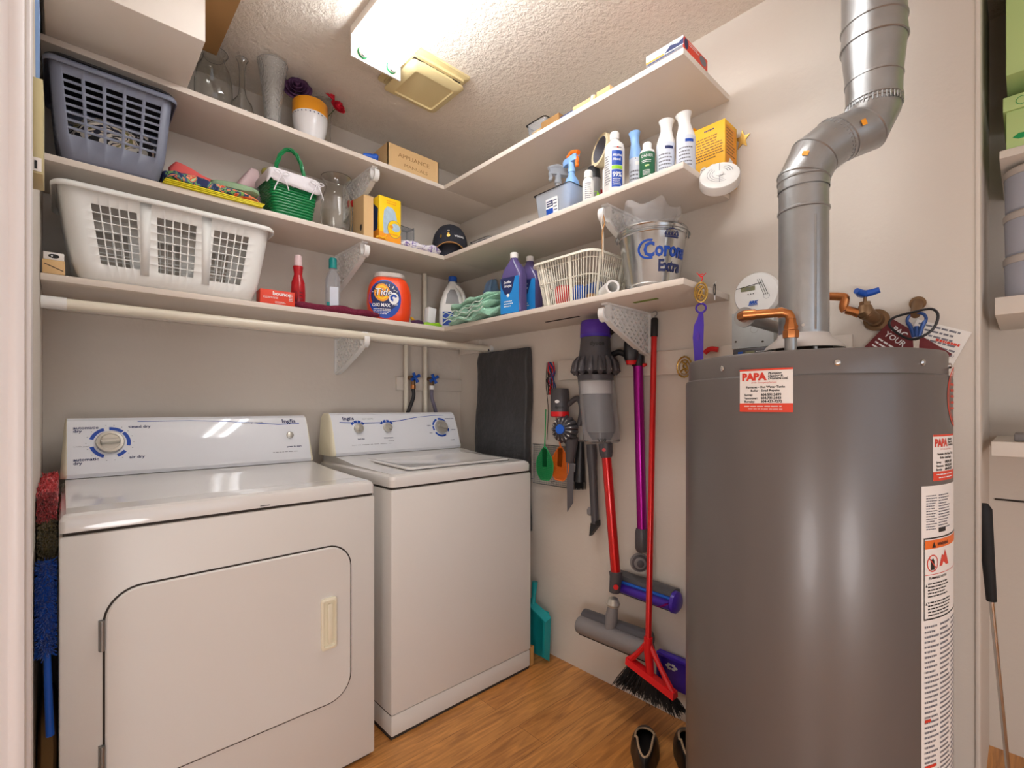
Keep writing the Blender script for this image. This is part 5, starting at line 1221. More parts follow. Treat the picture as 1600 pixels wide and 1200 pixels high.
mb = MB('pale_blue'); softbox(mb, 0.09, 0.09, 0.255, 0, 0.014, 71, 8, 8, 12, p=3.5, freq=11, shape=lambda v: Vector((v.x*(1.0-0.3*v.z/0.25), v.y*(1.0-0.2*v.z/0.25), v.z))); tag(mb.build('plastic_bag', loc=(1.598, 1.86, ZT(BOT))), 'crumpled pale blue plastic bag in the shelf corner behind the mint towels', 'bag')
mb = MB('mint_green'); softbox(mb, 0.10, 0.13, 0.19, 0, 0.012, 73, 8, 8, 8, p=3.5, freq=9); tag(mb.build('cloth_bundle', loc=(1.598, 1.705, ZT(BOT))), 'pale green cloth bundle standing behind the mint towels', 'cloth')
def cleaner(x, y, label, lab=True):
    r = thing('cleaner_bottle', label, 'bottle', (x, y, ZT(BOT)), -PI/2+0.12, 'violet floor cleaner bottles')
    mb = MB('violet_liquid'); rloft(mb, [(0.050, 0.026, 0.016, 0), (0.054, 0.029, 0.018, 0.006), (0.054, 0.029, 0.018, 0.165), (0.043, 0.026, 0.02, 0.195), (0.020, 0.018, 0.016, 0.225), (0.015, 0.015, 0.014, 0.238)], n=7); mb.build('bottle', r, angle=55)
    mb = MB('white_plastic'); mb.lathe([(0.0170, 0.2383), (0.0170, 0.258), (0.014, 0.261)], 0, 24); mb.build('cap', r)
    mb = MB('label_blue', 'print_navy', 'print_white', 'lime'); F = FR(0.0295); mb.rect(F, -0.050, 0.006, 0.050, 0.155, 0, 0.0004)
    mb.blob2(F, [(-0.050, 0.155), (-0.044, 0.118), (-0.026, 0.086), (-0.008, 0.078), (0.012, 0.098), (0.030, 0.155)], 1, 0.0008)
    mb.text('Swiffer', 0.015, F, 2, -0.032, 0.130, bold=0.0003, e=0.0012, shear=0.2); mb.text('WetJet', 0.014, F, 2, -0.030, 0.114, bold=0.0003, e=0.0012, shear=0.2); mb.disc(F, -0.008, 0.080, 0.008, 0.007, 2, 0.0011); mb.scribble(F, -0.03, 0.03, 0.03, 0.06, 3, 2, 0.0010, 6, 0.7); mb.build('label', r, angle=80)
cleaner(1.382, 1.466, 'violet cleaner bottle with a wide blue label, in front beside the mint towels'); cleaner(1.462, 1.452, 'violet cleaner bottle standing behind the other one')
def slat_basket():
    base = (1.492, 1.192, ZT(BOT)); r = thing('slatted_basket', 'cream plastic basket with upright slats on the lowest side shelf', 'basket', base)
    h = 0.175; mb = MB('basket_cream')
    lo, hi = (0.105, 0.118, 0.03), (0.130, 0.150, 0.04)
    A = rrect(*lo, 0.0, 5); B_ = rrect(*hi, h, 5)
    def samp(ring, s):
        P_ = [Vector(p) for p in ring]+[Vector(ring[0])]; L = [0]
        for i in range(len(P_)-1): L.append(L[-1]+(P_[i+1]-P_[i]).length)
        t = (s % 1)*L[-1]; i = 0
        while L[i+1] < t: i += 1
        return P_[i].lerp(P_[i+1], (t-L[i])/max(1e-9, L[i+1]-L[i]))
    N = 84
    for k in range(N):
        s = k/N; a, b = samp(A, s), samp(B_, s); mb.tube([a+(b-a)*0.04, b-Vector((0, 0, 0.002))], 0.0021, 0, 4)
    for s in (0.065, 0.20, 0.30, 0.435, 0.565, 0.70, 0.80, 0.935): mb.tube([samp(A, s), samp(B_, s)], 0.0055, 0, 6)
    for t, rr in ((0.03, 0.004), (0.55, 0.0028), (0.88, 0.002)):
        ring = [samp(A, q/64).lerp(samp(B_, q/64), t) for q in range(65)]; mb.tube(ring, rr, 0, 5, False)
    mb.loft([rrect(lo[0], lo[1], lo[2], 0.0, 5), rrect(lo[0], lo[1], lo[2], 0.004, 5)])
    mb.build('slatted_sides', r, angle=50)
    rm = MB('basket_cream'); rloft(rm, [(hi[0]-0.003, hi[1]-0.003, 0.04, h-0.002), (hi[0]-0.003, hi[1]-0.003, 0.04, h+0.004), (hi[0]+0.009, hi[1]+0.009, 0.048, h+0.003), (hi[0]+0.012, hi[1]+0.012, 0.05, h-0.006), (hi[0]+0.010, hi[1]+0.010, 0.05, h-0.007), (hi[0]-0.001, hi[1]-0.001, 0.04, h-0.003)], 0, False, False); rm.build('rim', r, angle=50)
    L = ZT(BOT)+0.0065
    def item(name, m, w, d, hh, x, y, lab, cat, rz=0, sd=1):
        mb = MB(m); softbox(mb, w, d, hh, 0, 0.004, sd, 8, 8, 6, p=4, freq=15); tag(mb.build(name, loc=(base[0]+x, base[1]+y, L), rz=rz), lab, cat)
    item('red_packet', 'red_plastic', 0.05, 0.07, 0.085, -0.055, 0.045, 'crumpled red packet inside the cream slatted basket, at its far side', 'packet', 0.2, 80)
    item('blue_carton', 'blue_plastic', 0.045, 0.05, 0.07, -0.06, -0.035, 'blue and white carton inside the cream slatted basket', 'box', 0.1, 81)
    item('tan_block', 'cap_tan', 0.04, 0.035, 0.035, -0.05, -0.083, 'small tan block inside the cream slatted basket', 'block', 0.3, 82)
    item('blue_pouch', 'steel_blue', 0.07, 0.09, 0.10, 0.045, -0.03, 'dark blue pouch inside the cream slatted basket, at its wall side', 'pouch', 0.1, 83)
    item('white_pouch', 'linen_white', 0.06, 0.06, 0.06, 0.05, 0.06, 'white cloth pouch inside the cream slatted basket', 'pouch', 0.1, 84)
slat_basket()
mb = MB('white_plastic', 'lid_grey'); mb.T = Matrix.Translation((0, 0, 0.0245)) @ rotm(0, PI/2, 0); mb.lathe([(0.017, -0.05), (0.024, -0.05), (0.024, 0.05), (0.017, 0.05), (0.017, -0.05)], 0, 32, False, False)
tag(mb.build('paper_roll', loc=(1.392, 0.997, ZT(BOT)), rz=0.9), 'short white hollow roll lying in front of the cream slatted basket', 'roll')
def bucket():
    x, y = 1.458, 0.866; r = thing('ice_bucket', 'shiny galvanised metal bucket with blue lettering on the lowest side shelf', 'bucket', (x, y, ZT(BOT)), facing(x, y, 0.0))
    Rb, Rt, h = 0.083, 0.112, 0.200
    mb = MB('bucket_metal'); mb.lathe([(Rb, 0), (Rb+0.002, 0.004), (Rb, 0.008), (Rt, h), (Rt+0.0035, h+0.003), (Rt+0.002, h+0.006), (Rt-0.001, h+0.003), (Rb-0.002, 0.010), (0.0, 0.010)], 0, 64, True, False)
    for z in (0.02, h-0.02): rr = Rb+(Rt-Rb)*(z-0.008)/(h-0.008); mb.lathe([(rr-0.001, z-0.003), (rr+0.0016, z), (rr-0.001+0.001, z+0.003)], 0, 64, False, False)
    mb.build('bucket_wall', r)
    hd = MB('dull_steel'); 
    for s in (-1, 1): hd.tube(arcpath((s*(Rt+0.004), 0, h-0.012), 0.010, 0, 360, (0, 1, 0), (0, 0, 1), 16), 0.002, 0, 6, False)
    hd.tube([((Rt+0.008)*math.cos(a), -abs((Rt+0.012)*math.sin(a))*0.98-0.002, h-0.014-0.0*math.sin(a)) for a in [PI*k/24 for k in range(25)]], 0.0018, 0, 6); hd.build('wire_handle', r)
    s = (Rt-Rb)/(h-0.008); R0 = Rb+s*0.02
    F = cyl(R0, 0.028, -PI/2+0.42, taper=s); mb = MB('print_blue', 'print_navy')
    mb.text('Corona', 0.062, F, 0, -0.060, 0.072, bold=0.0020, e=0.0016, sx=0.70); mb.text('Extra', 0.050, F, 1, -0.020, 0.026, bold=0.0016, e=0.0016, sx=0.72)
    for q in (-0.056,): mb.arc(F, -0.045, 0.094, 0.025, 0.031, 70, 290, 0, 0.0012, 16)
    cx, cy = 0.016, 0.130
    mb.rect(F, cx-0.020, cy-0.002, cx+0.020, cy+0.003, 1, 0.0012, 4); mb.rect(F, cx-0.020, cy+0.0045, cx+0.020, cy+0.0065, 1, 0.0012, 4)
    for k in range(-2, 3): mb.arc(F, cx+k*0.0052, cy+0.012, 0.0040, 0.0052+abs(k)*0.0004, 90-95*(k >= 0), 95+90*(k <= 0), 1, 0.0012, 8); mb.disc(F, cx+k*0.009, cy+0.010-abs(k)*0.001, 0.003, 0.004, 1, 0.0013)
    mb.arc(F, cx, cy+0.006, 0.019, 0.021, 0, 180, 1, 0.0012, 14); mb.disc(F, cx, cy+0.031, 0.002, 0.002, 1, 0.0012); mb.rect(F, cx-0.0008, cy+0.026, cx+0.0008, cy+0.036, 1, 0.0012); mb.build('lettering', r, angle=80)
    b = MB('thin_film'); rings = []; n = 40
    for k in range(12):
        t = k/11; rr = 0.080+0.012*t+(0.012 if t > 0.85 else 0); rings.append([(rr*(1+0.10*math.sin(3*a_+k*0.6)+0.05*math.sin(8*a_+k))*math.cos(a_), 0.8*rr*(1+0.10*math.sin(4*a_+k*0.5)+0.05*math.sin(9*a_-k))*math.sin(a_), 0.02+0.262*t+(0.012*math.sin(5*a_) if k > 8 else 0)) for a_ in [2*PI*i/n for i in range(n)]])
    b.loft(rings, 0, True, False); tag(b.build('plastic_bag', loc=(x, y, ZT(BOT)+0.0), rz=0.0), 'thin clear plastic bag standing up out of the metal bucket', 'bag')
bucket()

# ---------------------------------------------------------------- things on the right hand wall
tag(MB('wall_paint').box(1.640, 0.34, 1.268, XW-0.0006, 1.452, 1.356, bev=0.0015).build('wall_rail'), 'long painted board on the right wall that carries the vacuum cleaners and tools', 'board')
def lerp3(a, b, t): return Vector(a).lerp(Vector(b), t)
def garment_bag():
    base = (1.625, 1.81, 0.555); r = thing('garment_bag', 'tall black fabric bag hanging flat on the wall between washer and vacuums', 'bag', base)
    mb = MB('black_fabric'); nu, nv = 22, 34
    rings = []
    for j in range(nv+1):
        t = j/nv; z = t*0.875; hy = 0.185*(1+0.05*(1-t))*(1-0.01*max(0, t-0.93)/0.07); hx = 0.026*(1-0.4*max(0, t-0.96)/0.04)
        ring = []
        for p in rrect(hx, hy, min(0.012, hx*0.8), z, 3):
            nn = noise.noise_vector(Vector((p[0]*9, p[1]*9, z*5)))*0.007
            n2 = noise.noise_vector(Vector((p[0]*20, p[1]*22+z*10, z*12)))*0.0035
            ring.append((max(-0.032, min(0.031, p[0]+nn.x+n2.x)), p[1]+nn.y+0.010*math.sin(z*6), z+0.004*math.sin(p[1]*20)*(t > 0.95)))
        rings.append(ring)
    vs = []; 
    # resample long sides so folds have points
    def dens(ring):
        out = []
        for i in range(len(ring)):
            a, b = Vector(ring[i]), Vector(ring[(i+1) % len(ring)]); m_ = 12 if (b-a).length > 0.1 else 1
            for q in range(m_):
                p = a.lerp(b, q/m_)
                if m_ > 1:
                    f = noise.noise(Vector((p.y*10+p.z*7, p.z*3.5, 3.0)))*0.008+noise.noise(Vector((p.y*30+p.z*24, p.z*9, 9.0)))*0.0035; s = -1 if p.x < 0 else 0; p.x += s*abs(f)*1.2
                    p.x = max(-0.040, p.x)
                out.append(p)
        return out
    rings = [dens(q) for q in rings]
    n = min(len(q) for q in rings); mb.loft([q[:n] for q in rings]); mb.build('bag', r, angle=70)
    mb = MB('black_fabric'); mb.tube(arcpath((0.0, 0.12, 0.882), 0.014, 0, 180, (0, 1, 0), (0, 0, 1), 8), 0.004, 0, 6); mb.build('hanging_loop', r)
garment_bag()

def vacuum_stick():
    ax, ay = 1.545, 1.170; base = (ax, ay, 1.005)
    r = thing('stick_vacuum', 'grey and purple stick vacuum with clear bin and red wand hung on the wall', 'vacuum cleaner', base, facing(ax, ay))
    z = lambda v: 1.15+(635-v)/752*1.91-1.005
    # filter cap
    mb = MB('purple_plastic', 'purple_clear'); zc = z(528); n = 40
    mb.lathe([(0.060, zc), (0.060, zc+0.012)], 0, n, True, False); mb.lathe([(0.060, zc+0.012), (0.0585, z(506)), (0.054, z(502)), (0.0, z(501.5))], 1, n, False, False); mb.build('filter_cap', r)
    mb = MB('dark_grey_plastic', 'print_black'); mb.lathe([(0.058, zc-0.0005), (0.061, z(545)), (0.066, z(560)), (0.070, z(566))], 0, n, True, True); mb.text('dyson', 0.022, cyl(0.0615, z(542), -PI/2-0.35), 1, 0, 0, bold=0.0004, e=0.002, sx=1.1); mb.build('motor_housing', r)
    # ring of cyclones
    mb = MB('dark_grey_plastic', 'knob_silver'); z0, z1 = z(584), z(560)
    mb.lathe([(0.062, z0+0.001), (0.078, z0+0.01), (0.074, z0+0.03), (0.066, z1+0.008)], 0, n)
    for k in range(14):
        a = 2*PI*k/14; c, s = math.cos(a), math.sin(a)
        mb.tube([(0.068*c, 0.068*s, z1+0.004), (0.080*c, 0.080*s, z1-0.02), (0.086*c, 0.086*s, z0+0.008), (0.078*c, 0.078*s, z0-0.004)], [0.006, 0.011, 0.013, 0.006], 0, 9); mb.tube([(0.0760*c, 0.0760*s, z1-0.002), (0.0880*c, 0.0880*s, z1-0.022), (0.0965*c, 0.0965*s, z0+0.010)], [0.001, 0.0028, 0.0022], 1, 6)
    mb.build('cyclone_ring', r)
    sh = lambda t: 0.026*t
    def tilt(prof, m, mbx, nn=40):
        H = z(586); rings = [[(rr*math.cos(2*PI*i/nn)+sh(1-zz/H), rr*math.sin(2*PI*i/nn), zz) for i in range(nn)] for rr, zz in prof]; mbx.loft(rings, m, True, True)
    H = z(586)
    mb = MB('dark_grey_plastic'); tilt([(0.070, H-0.022), (0.072, H-0.0006)], 0, mb); mb.build('bin_collar', r)
    mb = MB('clear_plastic'); tilt([(0.066, 0.004), (0.072, 0.010), (0.072, 0.06), (0.0705, H-0.0225)], 0, mb); mb.build('clear_bin', r)
    mb = MB('label_paper', 'grey_plastic', 'dark_grey_plastic'); tilt([(0.052, H-0.075), (0.052, H-0.024)], 0, mb); tilt([(0.046, 0.045), (0.049, 0.06), (0.046, H-0.0755)], 1, mb); tilt([(0.03, 0.012), (0.045, 0.0445)], 2, mb); mb.build('filter_shroud', r)
    mb = MB('print_black'); o = Vector((sh(0.9), 0, 0)); Fc = cyl(0.0725, 0.010, -PI/2-0.2); mb.text('V10', 0.018, lambda x, y, e=0.0: Fc(x, y, e)+o, 0, 0, 0, bold=0.0006, e=0.001, sx=1.1); mb.build('lettering', r, angle=80)
    # handle and battery at the right
    mb = MB('black_plastic'); mb.tube(smoothpath([(0.055, 0.0, z(520)), (0.085, -0.02, z(514)), (0.115, -0.032, z(525))], 5), 0.014, 0, 12); mb.tube(smoothpath([(0.060, 0.0, z(556)), (0.09, -0.02, z(552)), (0.115, -0.032, z(556))], 5), 0.012, 0, 10); mb.build('handle', r)
    mb = MB('black_plastic', 'red_plastic'); mb.T = Matrix.Translation((0.135, -0.042, 0)); rloft(mb, [(0.022, 0.03, 0.014, z(566)), (0.027, 0.034, 0.018, z(560)), (0.026, 0.033, 0.016, z(540)), (0.020, 0.026, 0.012, z(520)), (0.014, 0.02, 0.01, z(515))]); rloft(mb, [(0.016, 0.022, 0.01, z(572)), (0.020, 0.026, 0.012, z(566.3))], 1); mb.build('battery', r)
    # inlet and wand
    a, b = Vector((1.555, 1.128, 1.002)), Vector((1.548, 1.076, 0.518))
    inv = Matrix.Rotation(-r.rotation_euler[2], 4, 'Z')
    L = lambda p: inv @ (Vector(p)-Vector(base))
    a, b = L(a), L(b); d = (b-a).normalized()
    mb = MB('dark_grey_plastic', 'red_plastic'); mb.tube([a+d*(-0.004), a+d*0.03, a+d*0.052], [0.027, 0.026, 0.021], 0, 24); q = a+d*0.02+Vector((-0.008, -0.026, 0)); mb.tube([q, q+Vector((0, -0.004, 0))], 0.007, 1, 12); mb.build('inlet_collar', r)
    mb = MB('red_gloss'); mb.tube([a+d*0.0525, b], 0.0185, 0, 24); mb.build('wand', r)
    mb = MB('dark_grey_plastic', 'red_plastic', 'grey_plastic')
    c1 = L((1.546, 1.08, 0.439)); mb.tube([b+d*0.0005, b+d*0.02, c1], [0.025, 0.024, 0.020], 0, 24); q = b+d*0.05+Vector((-0.004, -0.024, 0)); mb.tube([q, q+Vector((0, -0.003, 0))], 0.010, 1, 14); mb.build('wand_collar', r)
    c2 = L((1.545, 1.085, 0.393)); c3 = L((1.528, 1.088, 0.294))
    mb = MB('grey_plastic', 'knob_silver'); mb.T = Matrix.Translation(c2); mb.lathe([(0.004, -0.026), (0.018, -0.02), (0.0265, 0.0), (0.018, 0.02), (0.004, 0.026)], 1, 24); mb.T = Matrix.Identity(4); mb.tube([c2, c2.lerp(c3, 0.5), c3], [0.019, 0.024, 0.020], 0, 20); mb.build('swivel_joint', r)
    hd = thing('x', 'x', 'x'); bpy.data.objects.remove(hd)
    def alongy(pL, pR): return L(pL), L(pR)
    aL, aR = alongy((1.56, 1.24, 0.293), (1.56, 0.929, 0.303)); e = (aR-aL).normalized()
    mb = MB('dark_grey_plastic'); mb.tube([aL, aL+e*0.006, aR-e*0.006, aR], [0.022, 0.030, 0.030, 0.022], 0, 24); mb.build('head_housing', r)
    bL, bR = alongy((1.525, 1.232, 0.272), (1.525, 0.914, 0.277))
    mb = MB('grey_plastic', 'label_paper'); pts = [bL.lerp(bR, k/60) for k in range(61)]; mb.tube(pts, [0.033+0.0012*(k % 2) for k in range(61)], 0, 28); mb.build('soft_roller', r)
    mb = MB('black_plastic'); dn = Vector((0, 0, -0.040)); mb.tube([bL+dn+Vector((0, 0.012, 0)), bR+dn+Vector((0, 0.012, 0))], 0.009, 0, 6); mb.build('squeegee', r)
vacuum_stick()

def vacuum_hand():
    ax, ay = 1.575, 1.372; r = thing('handheld_vacuum', 'dark handheld vacuum with a blue hub and crevice nozzle, beside the fly swatters', 'vacuum cleaner', (ax, ay, 0.99), facing(ax, ay)); base = Vector((ax, ay, 0.99))
    inv = Matrix.Rotation(-r.rotation_euler[2], 4, 'Z'); L = lambda p: inv @ (Vector(p)-base)
    c = L((1.575, 1.382, 1.169)); 
    mb = MB('dark_grey_plastic', 'red_plastic', 'print_black', 'print_white'); X, Y, Z = c
    def at(prof, m): mb.lathe(prof, m, 32, c=(X, Y))
    z = lambda v: L((1.575, 1.382, 1.169)).z+(628-v)/752*2.08
    at([(0.038, z(651)), (0.040, z(640)), (0.040, z(612)), (0.037, z(607)), (0.02, z(606.5))], 0); mb.build('motor_body', r)
    mb = MB('red_plastic'); mb.lathe([(0.030, z(652)), (0.0405, z(650)), (0.0405, z(643))], 0, 32, c=(X, Y)); mb.build('red_band', r)
    F0 = cyl(0.0405, z(640), -PI/2, c=(X, Y)); mb = MB('print_black', 'print_white'); mb.text('dyson', 0.016, F0, 0, -0.022, 0.006, bold=0.0003, e=0.0008); mb.disc(F0, -0.012, 0.035, 0.010, 0.007, 1, 0.0008); mb.build('lettering', r, angle=80)
    # finned cyclone cluster, its blue hub turned to the room
    h = L((1.56, 1.343, 1.052)); ctr = h+Vector((0, 0.0, 0)); ax_ = Vector((-0.45, -0.86, 0.05)).normalized(); u = Vector((0, 0, 1)); s = ax_.cross(u).normalized(); u = s.cross(ax_)
    mb = MB('dark_grey_plastic', 'knob_silver')
    for k in range(15):
        a = 2*PI*k/15; d = math.cos(a)*s+math.sin(a)*u
        mb.tube([ctr+ax_*0.035+d*0.022, ctr+ax_*0.022+d*0.042, ctr-ax_*0.005+d*0.052, ctr-ax_*0.030+d*0.046], [0.004, 0.0085, 0.010, 0.006], 0, 8); mb.tube([ctr+ax_*0.036+d*0.024, ctr+ax_*0.027+d*0.044, ctr-ax_*0.002+d*0.058], [0.001, 0.003, 0.002], 1, 6)
    mb.tube([ctr+ax_*0.036, ctr+ax_*0.02, ctr-ax_*0.04], [0.022, 0.040, 0.044], 0, 28); mb.build('cyclone_cluster', r)
    mb = MB('blue_plastic'); mb.tube([ctr+ax_*0.0365, ctr+ax_*0.044, ctr+ax_*0.046], [0.020, 0.020, 0.014], 0, 28); mb.build('hub_cap', r)
    mb = MB('dark_grey_plastic', 'grey_plastic'); p0 = L((1.6, 1.296, 1.109)); mb.tube(smoothpath([L((1.59, 1.347, 1.158)), L((1.6, 1.303, 1.185)), L((1.6, 1.282, 1.137)), L((1.6, 1.296, 1.069))], 5), 0.012, 0, 10); mb.build('handle', r)
    mb = MB('grey_plastic', 'dark_grey_plastic'); mb.tube([L((1.575, 1.317, 1.017)), L((1.58, 1.321, 0.973)), L((1.585, 1.336, 0.912))], [0.030, 0.024, 0.017], 1, 20); mb.build('nozzle_socket', r)
    mb = MB('dark_grey_plastic', 'red_plastic'); a, b = L((1.585, 1.332, 0.909)), L((1.59, 1.337, 0.698)); 
    mb.loft([[(a.x+sx*0.015, a.y+sy*0.010, a.z) for sx, sy in ((-1, -1), (1, -1), (1, 1), (-1, 1))], [(b.x+sx*0.013, b.y+sy*0.008, b.z+0.02*(sx+1)) for sx, sy in ((-1, -1), (1, -1), (1, 1), (-1, 1))]]); mb.tube([a+Vector((-0.006, -0.011, 0.01)), a+Vector((-0.006, -0.014, 0.01))], 0.005, 1, 8); mb.build('crevice_nozzle', r)
vacuum_hand()
def long_tool():
    a, b = Vector((1.625, 1.251, 0.991)), Vector((1.625, 1.231, 0.661)); base = (a.x, a.y, b.z); O = base
    r = thing('crevice_tool', 'long grey vacuum crevice tool with an angled brush tip, hung under the stick vacuum', 'vacuum tool', base)
    mb = MB('dark_grey_plastic'); mb.tube([a, lerp3(a, b, 0.15), lerp3(a, b, 0.3), b], [0.021, 0.022, 0.018, 0.016], 0, 14); mb.build('tube', r, off=O)
    mb = MB('grey_plastic'); c = lerp3(a, b, 0.86)+Vector((-0.005, 0.022, 0)); mb.T = Matrix.Translation(c); mb.lathe([(0.003, -0.016), (0.011, -0.010), (0.012, 0.008), (0.006, 0.018)], 0, 14); mb.build('latch', r, off=O)
    mb = MB('black_plastic'); q = Vector(b); mb.prism([(-0.022, -0.055), (0.018, -0.005), (0.016, 0.016), (-0.014, 0.002)], 0.026); 
    for v in mb.bm.verts: v.co = q+Vector((v.co.z-0.013, -v.co.x, v.co.y))
    mb.build('brush_tip', r, off=O)
    a = Vector((1.625, 1.309, 0.999)); r = thing('brush_tool', 'black vacuum brush head with bristles behind the crevice nozzles', 'vacuum tool', (a.x, a.y, a.z-0.19)); O = (a.x, a.y, a.z-0.19)
    mb = MB('black_plastic', 'grey_plastic'); b = Vector((1.625, 1.316, 0.828)); mb.tube([a, lerp3(a, b, .4), lerp3(a, b, .7), b], [0.015, 0.020, 0.024, 0.027], 0, 14); mb.tube([lerp3(a, b, .55)+Vector((-0.022, 0.012, 0)), lerp3(a, b, .75)+Vector((-0.024, 0.012, 0))], 0.007, 1, 8); mb.build('head', r, off=O)
    mb = MB('bristle_black'); rr = random.Random(3)
    for k in range(60): p = b+Vector((rr.uniform(-.02, .02), rr.uniform(-.024, .024), 0.002)); mb.tube([p, p+Vector((0, 0, -0.036))], 0.0012, 0, 3)
    o = mb.build('bristles', r, off=O); o['kind'] = 'stuff'
long_tool()
def magenta():
    a, b = Vector((1.62, 1.023, 1.305)), Vector((1.612, 1.001, 0.685)); O = tuple(Vector((1.6, 0.975, 0.442))); r = thing('vacuum_wand', 'metallic magenta vacuum wand with a purple motorised floor head, hung on the wall', 'vacuum wand', O)
    mb = MB('magenta_metal'); mb.tube([a, b], 0.0185, 0, 28); mb.build('tube', r, off=O)
    t = Vector((1.622, 1.024, 1.384)); mb = MB('black_plastic', 'red_plastic'); mb.tube([a+Vector((0, 0, 0.0005)), lerp3(a, t, .5)], 0.0235, 0, 20); mb.tube([lerp3(a, t, .5), t], [0.014, 0.012], 0, 14); mb.tube([a+Vector((0, -0.024, 0.002)), a+Vector((0, -0.036, 0.004))], [0.008, 0.005], 1, 10); mb.build('connector', r, off=O)
    c = Vector((1.608, 0.999, 0.598)); mb = MB('dark_grey_plastic', 'grey_plastic'); mb.tube([b, lerp3(b, c, .18), lerp3(b, c, .85), c], [0.022, 0.026, 0.026, 0.019], 0, 24); mb.build('collar', r, off=O)
    d = Vector((1.6, 1.002, 0.556)); mb = MB('grey_plastic', 'dark_grey_plastic'); v = Vector((-0.75, -0.65, 0)).normalized()
    for k, rr in enumerate((0.036, 0.030, 0.022, 0.013)): mb.tube([d+v*(0.006*k-0.012), d+v*(0.006*k-0.004), d+v*(0.006*k-0.0035)], [rr, rr, rr*0.8], k % 2, 28)
    mb.build('swivel_joint', r, off=O)
    L_, R_ = Vector((1.618, 1.118, 0.457)), Vector((1.618, 0.866, 0.45)); e = (R_-L_).normalized(); up = Vector((0, 0, 1)); f = Vector((-1, 0, 0))
    def body(m, pts, s0=0.0, s1=1.0, nm=''):
        mbx = MB(m); A, B = lerp3(L_, R_, s0), lerp3(L_, R_, s1); mbx.loft([[P_+f*x+up*y for x, y in pts] for P_ in (A, B)]); return mbx
    body('dark_grey_plastic', [(-0.035, 0.0), (-0.03, 0.034), (0.0, 0.042), (0.030, 0.036), (0.036, 0.022), (0.0, 0.018), (-0.01, -0.02)]).build('head_cover', r, off=O)
    q = MB('purple_plastic', 'magenta_metal'); cc = f*0.018+up*(-0.008); q.tube([L_+e*0.006+cc, R_-e*0.006+cc], 0.026, 0, 24)
    for k in range(26): a_ = k*0.25; p0 = lerp3(L_, R_, 0.05+k*0.035)+cc; q.tube([p0+0.0265*(math.cos(a_)*f+math.sin(a_)*up), p0+e*0.014+0.0265*(math.cos(a_+.25)*f+math.sin(a_+.25)*up)], 0.003, 1, 5)
    q.build('brush_bar', r, off=O)
    q = MB('blue_plastic'); q.tube([L_+f*0.040+up*0.016, R_+f*0.040+up*0.016], 0.006, 0, 8); q.build('blue_trim', r, off=O)
    q = MB('black_plastic'); q.tube([L_+f*0.010-up*0.038, R_+f*0.010-up*0.038], 0.006, 0, 6); q.build('sole', r, off=O)
    q = MB('purple_plastic'); cc = f*0.012-up*0.002; q.tube([R_+cc, R_+cc+e*0.012, R_+cc+e*0.020], [0.040, 0.038, 0.026], 0, 24); q.build('end_cap', r, off=O)
magenta()
def broom():
    top, nk = Vector((1.628, 0.959, 1.413)), Vector((1.478, 0.893, 0.333)); O = tuple(Vector((1.58, 0.963, 0.048))); r = thing('broom', 'red handled angled broom with black bristles standing against the wall', 'broom', O)
    mb = MB('red_gloss'); mb.tube([top, nk], 0.0108, 0, 18); mb.build('handle', r, off=O)
    t2 = Vector((1.63, 0.958, 1.483)); mb = MB('black_plastic'); mb.tube([top, lerp3(top, t2, .9), t2], [0.0135, 0.0135, 0.010], 0, 16); mb.build('grip', r, off=O)
    mb = MB('dull_steel'); c = t2+Vector((0, 0, 0.016)); mb.tube(arcpath(c, 0.010, -90, 150, (0, -1, 0), (0, 0, 1), 10), 0.0018, 0, 6); mb.build('hook', r, off=O)
    Lp, Rp = Vector((1.482, 0.97, 0.242)), Vector((1.492, 0.808, 0.19)); mid = lerp3(Lp, Rp, 0.5)
    mb = MB('red_plastic'); mb.tube([nk+Vector((0, 0, 0.02)), nk+Vector((0, 0, -0.03)), lerp3(nk, mid, .95)], [0.015, 0.015, 0.013], 0, 14)
    for E_ in (Lp, Rp): mb.tube([nk+Vector((0, 0, 0.006)), lerp3(nk, E_, .5), E_], [0.010, 0.009, 0.011], 0, 8)
    e = (Rp-Lp).normalized(); up = Vector((0, 0, 1)); f = Vector((1, 0, 0))
    mb.loft([[P_+f*x+up*y for x, y in ((-0.018, -0.012), (0.018, -0.012), (0.014, 0.010), (-0.014, 0.010))] for P_ in (Lp-e*0.008, Rp+e*0.008)]); mb.build('broom_head', r, off=O)
    bl, br = Vector((1.5, 1.04, 0.128)), Vector((1.53, 0.786, 0.106)); br.z = max(br.z, 0.012); bl.z = max(bl.z, 0.012)
    rr = random.Random(9); mb = MB('bristle_black')
    for k in range(620):
        s = rr.random(); w = rr.uniform(-1, 1); p = lerp3(Lp, Rp, s)+f*w*0.015-up*0.012; q = lerp3(bl, br, min(1, max(0, s+rr.uniform(-.04, .04))))+f*(w*0.034)+up*rr.uniform(-0.004, 0.012); q.x = min(q.x, 1.652); q.z = max(q.z, 0.004); m_ = lerp3(p, q, .5)+Vector((rr.uniform(-.004, .004), rr.uniform(-.004, .004), 0))
        mb.tube([p, m_, q], [0.0014, 0.0013, 0.0009], 0, 3, False)
    o = mb.build('bristles', r, off=O); o['kind'] = 'stuff'
broom()
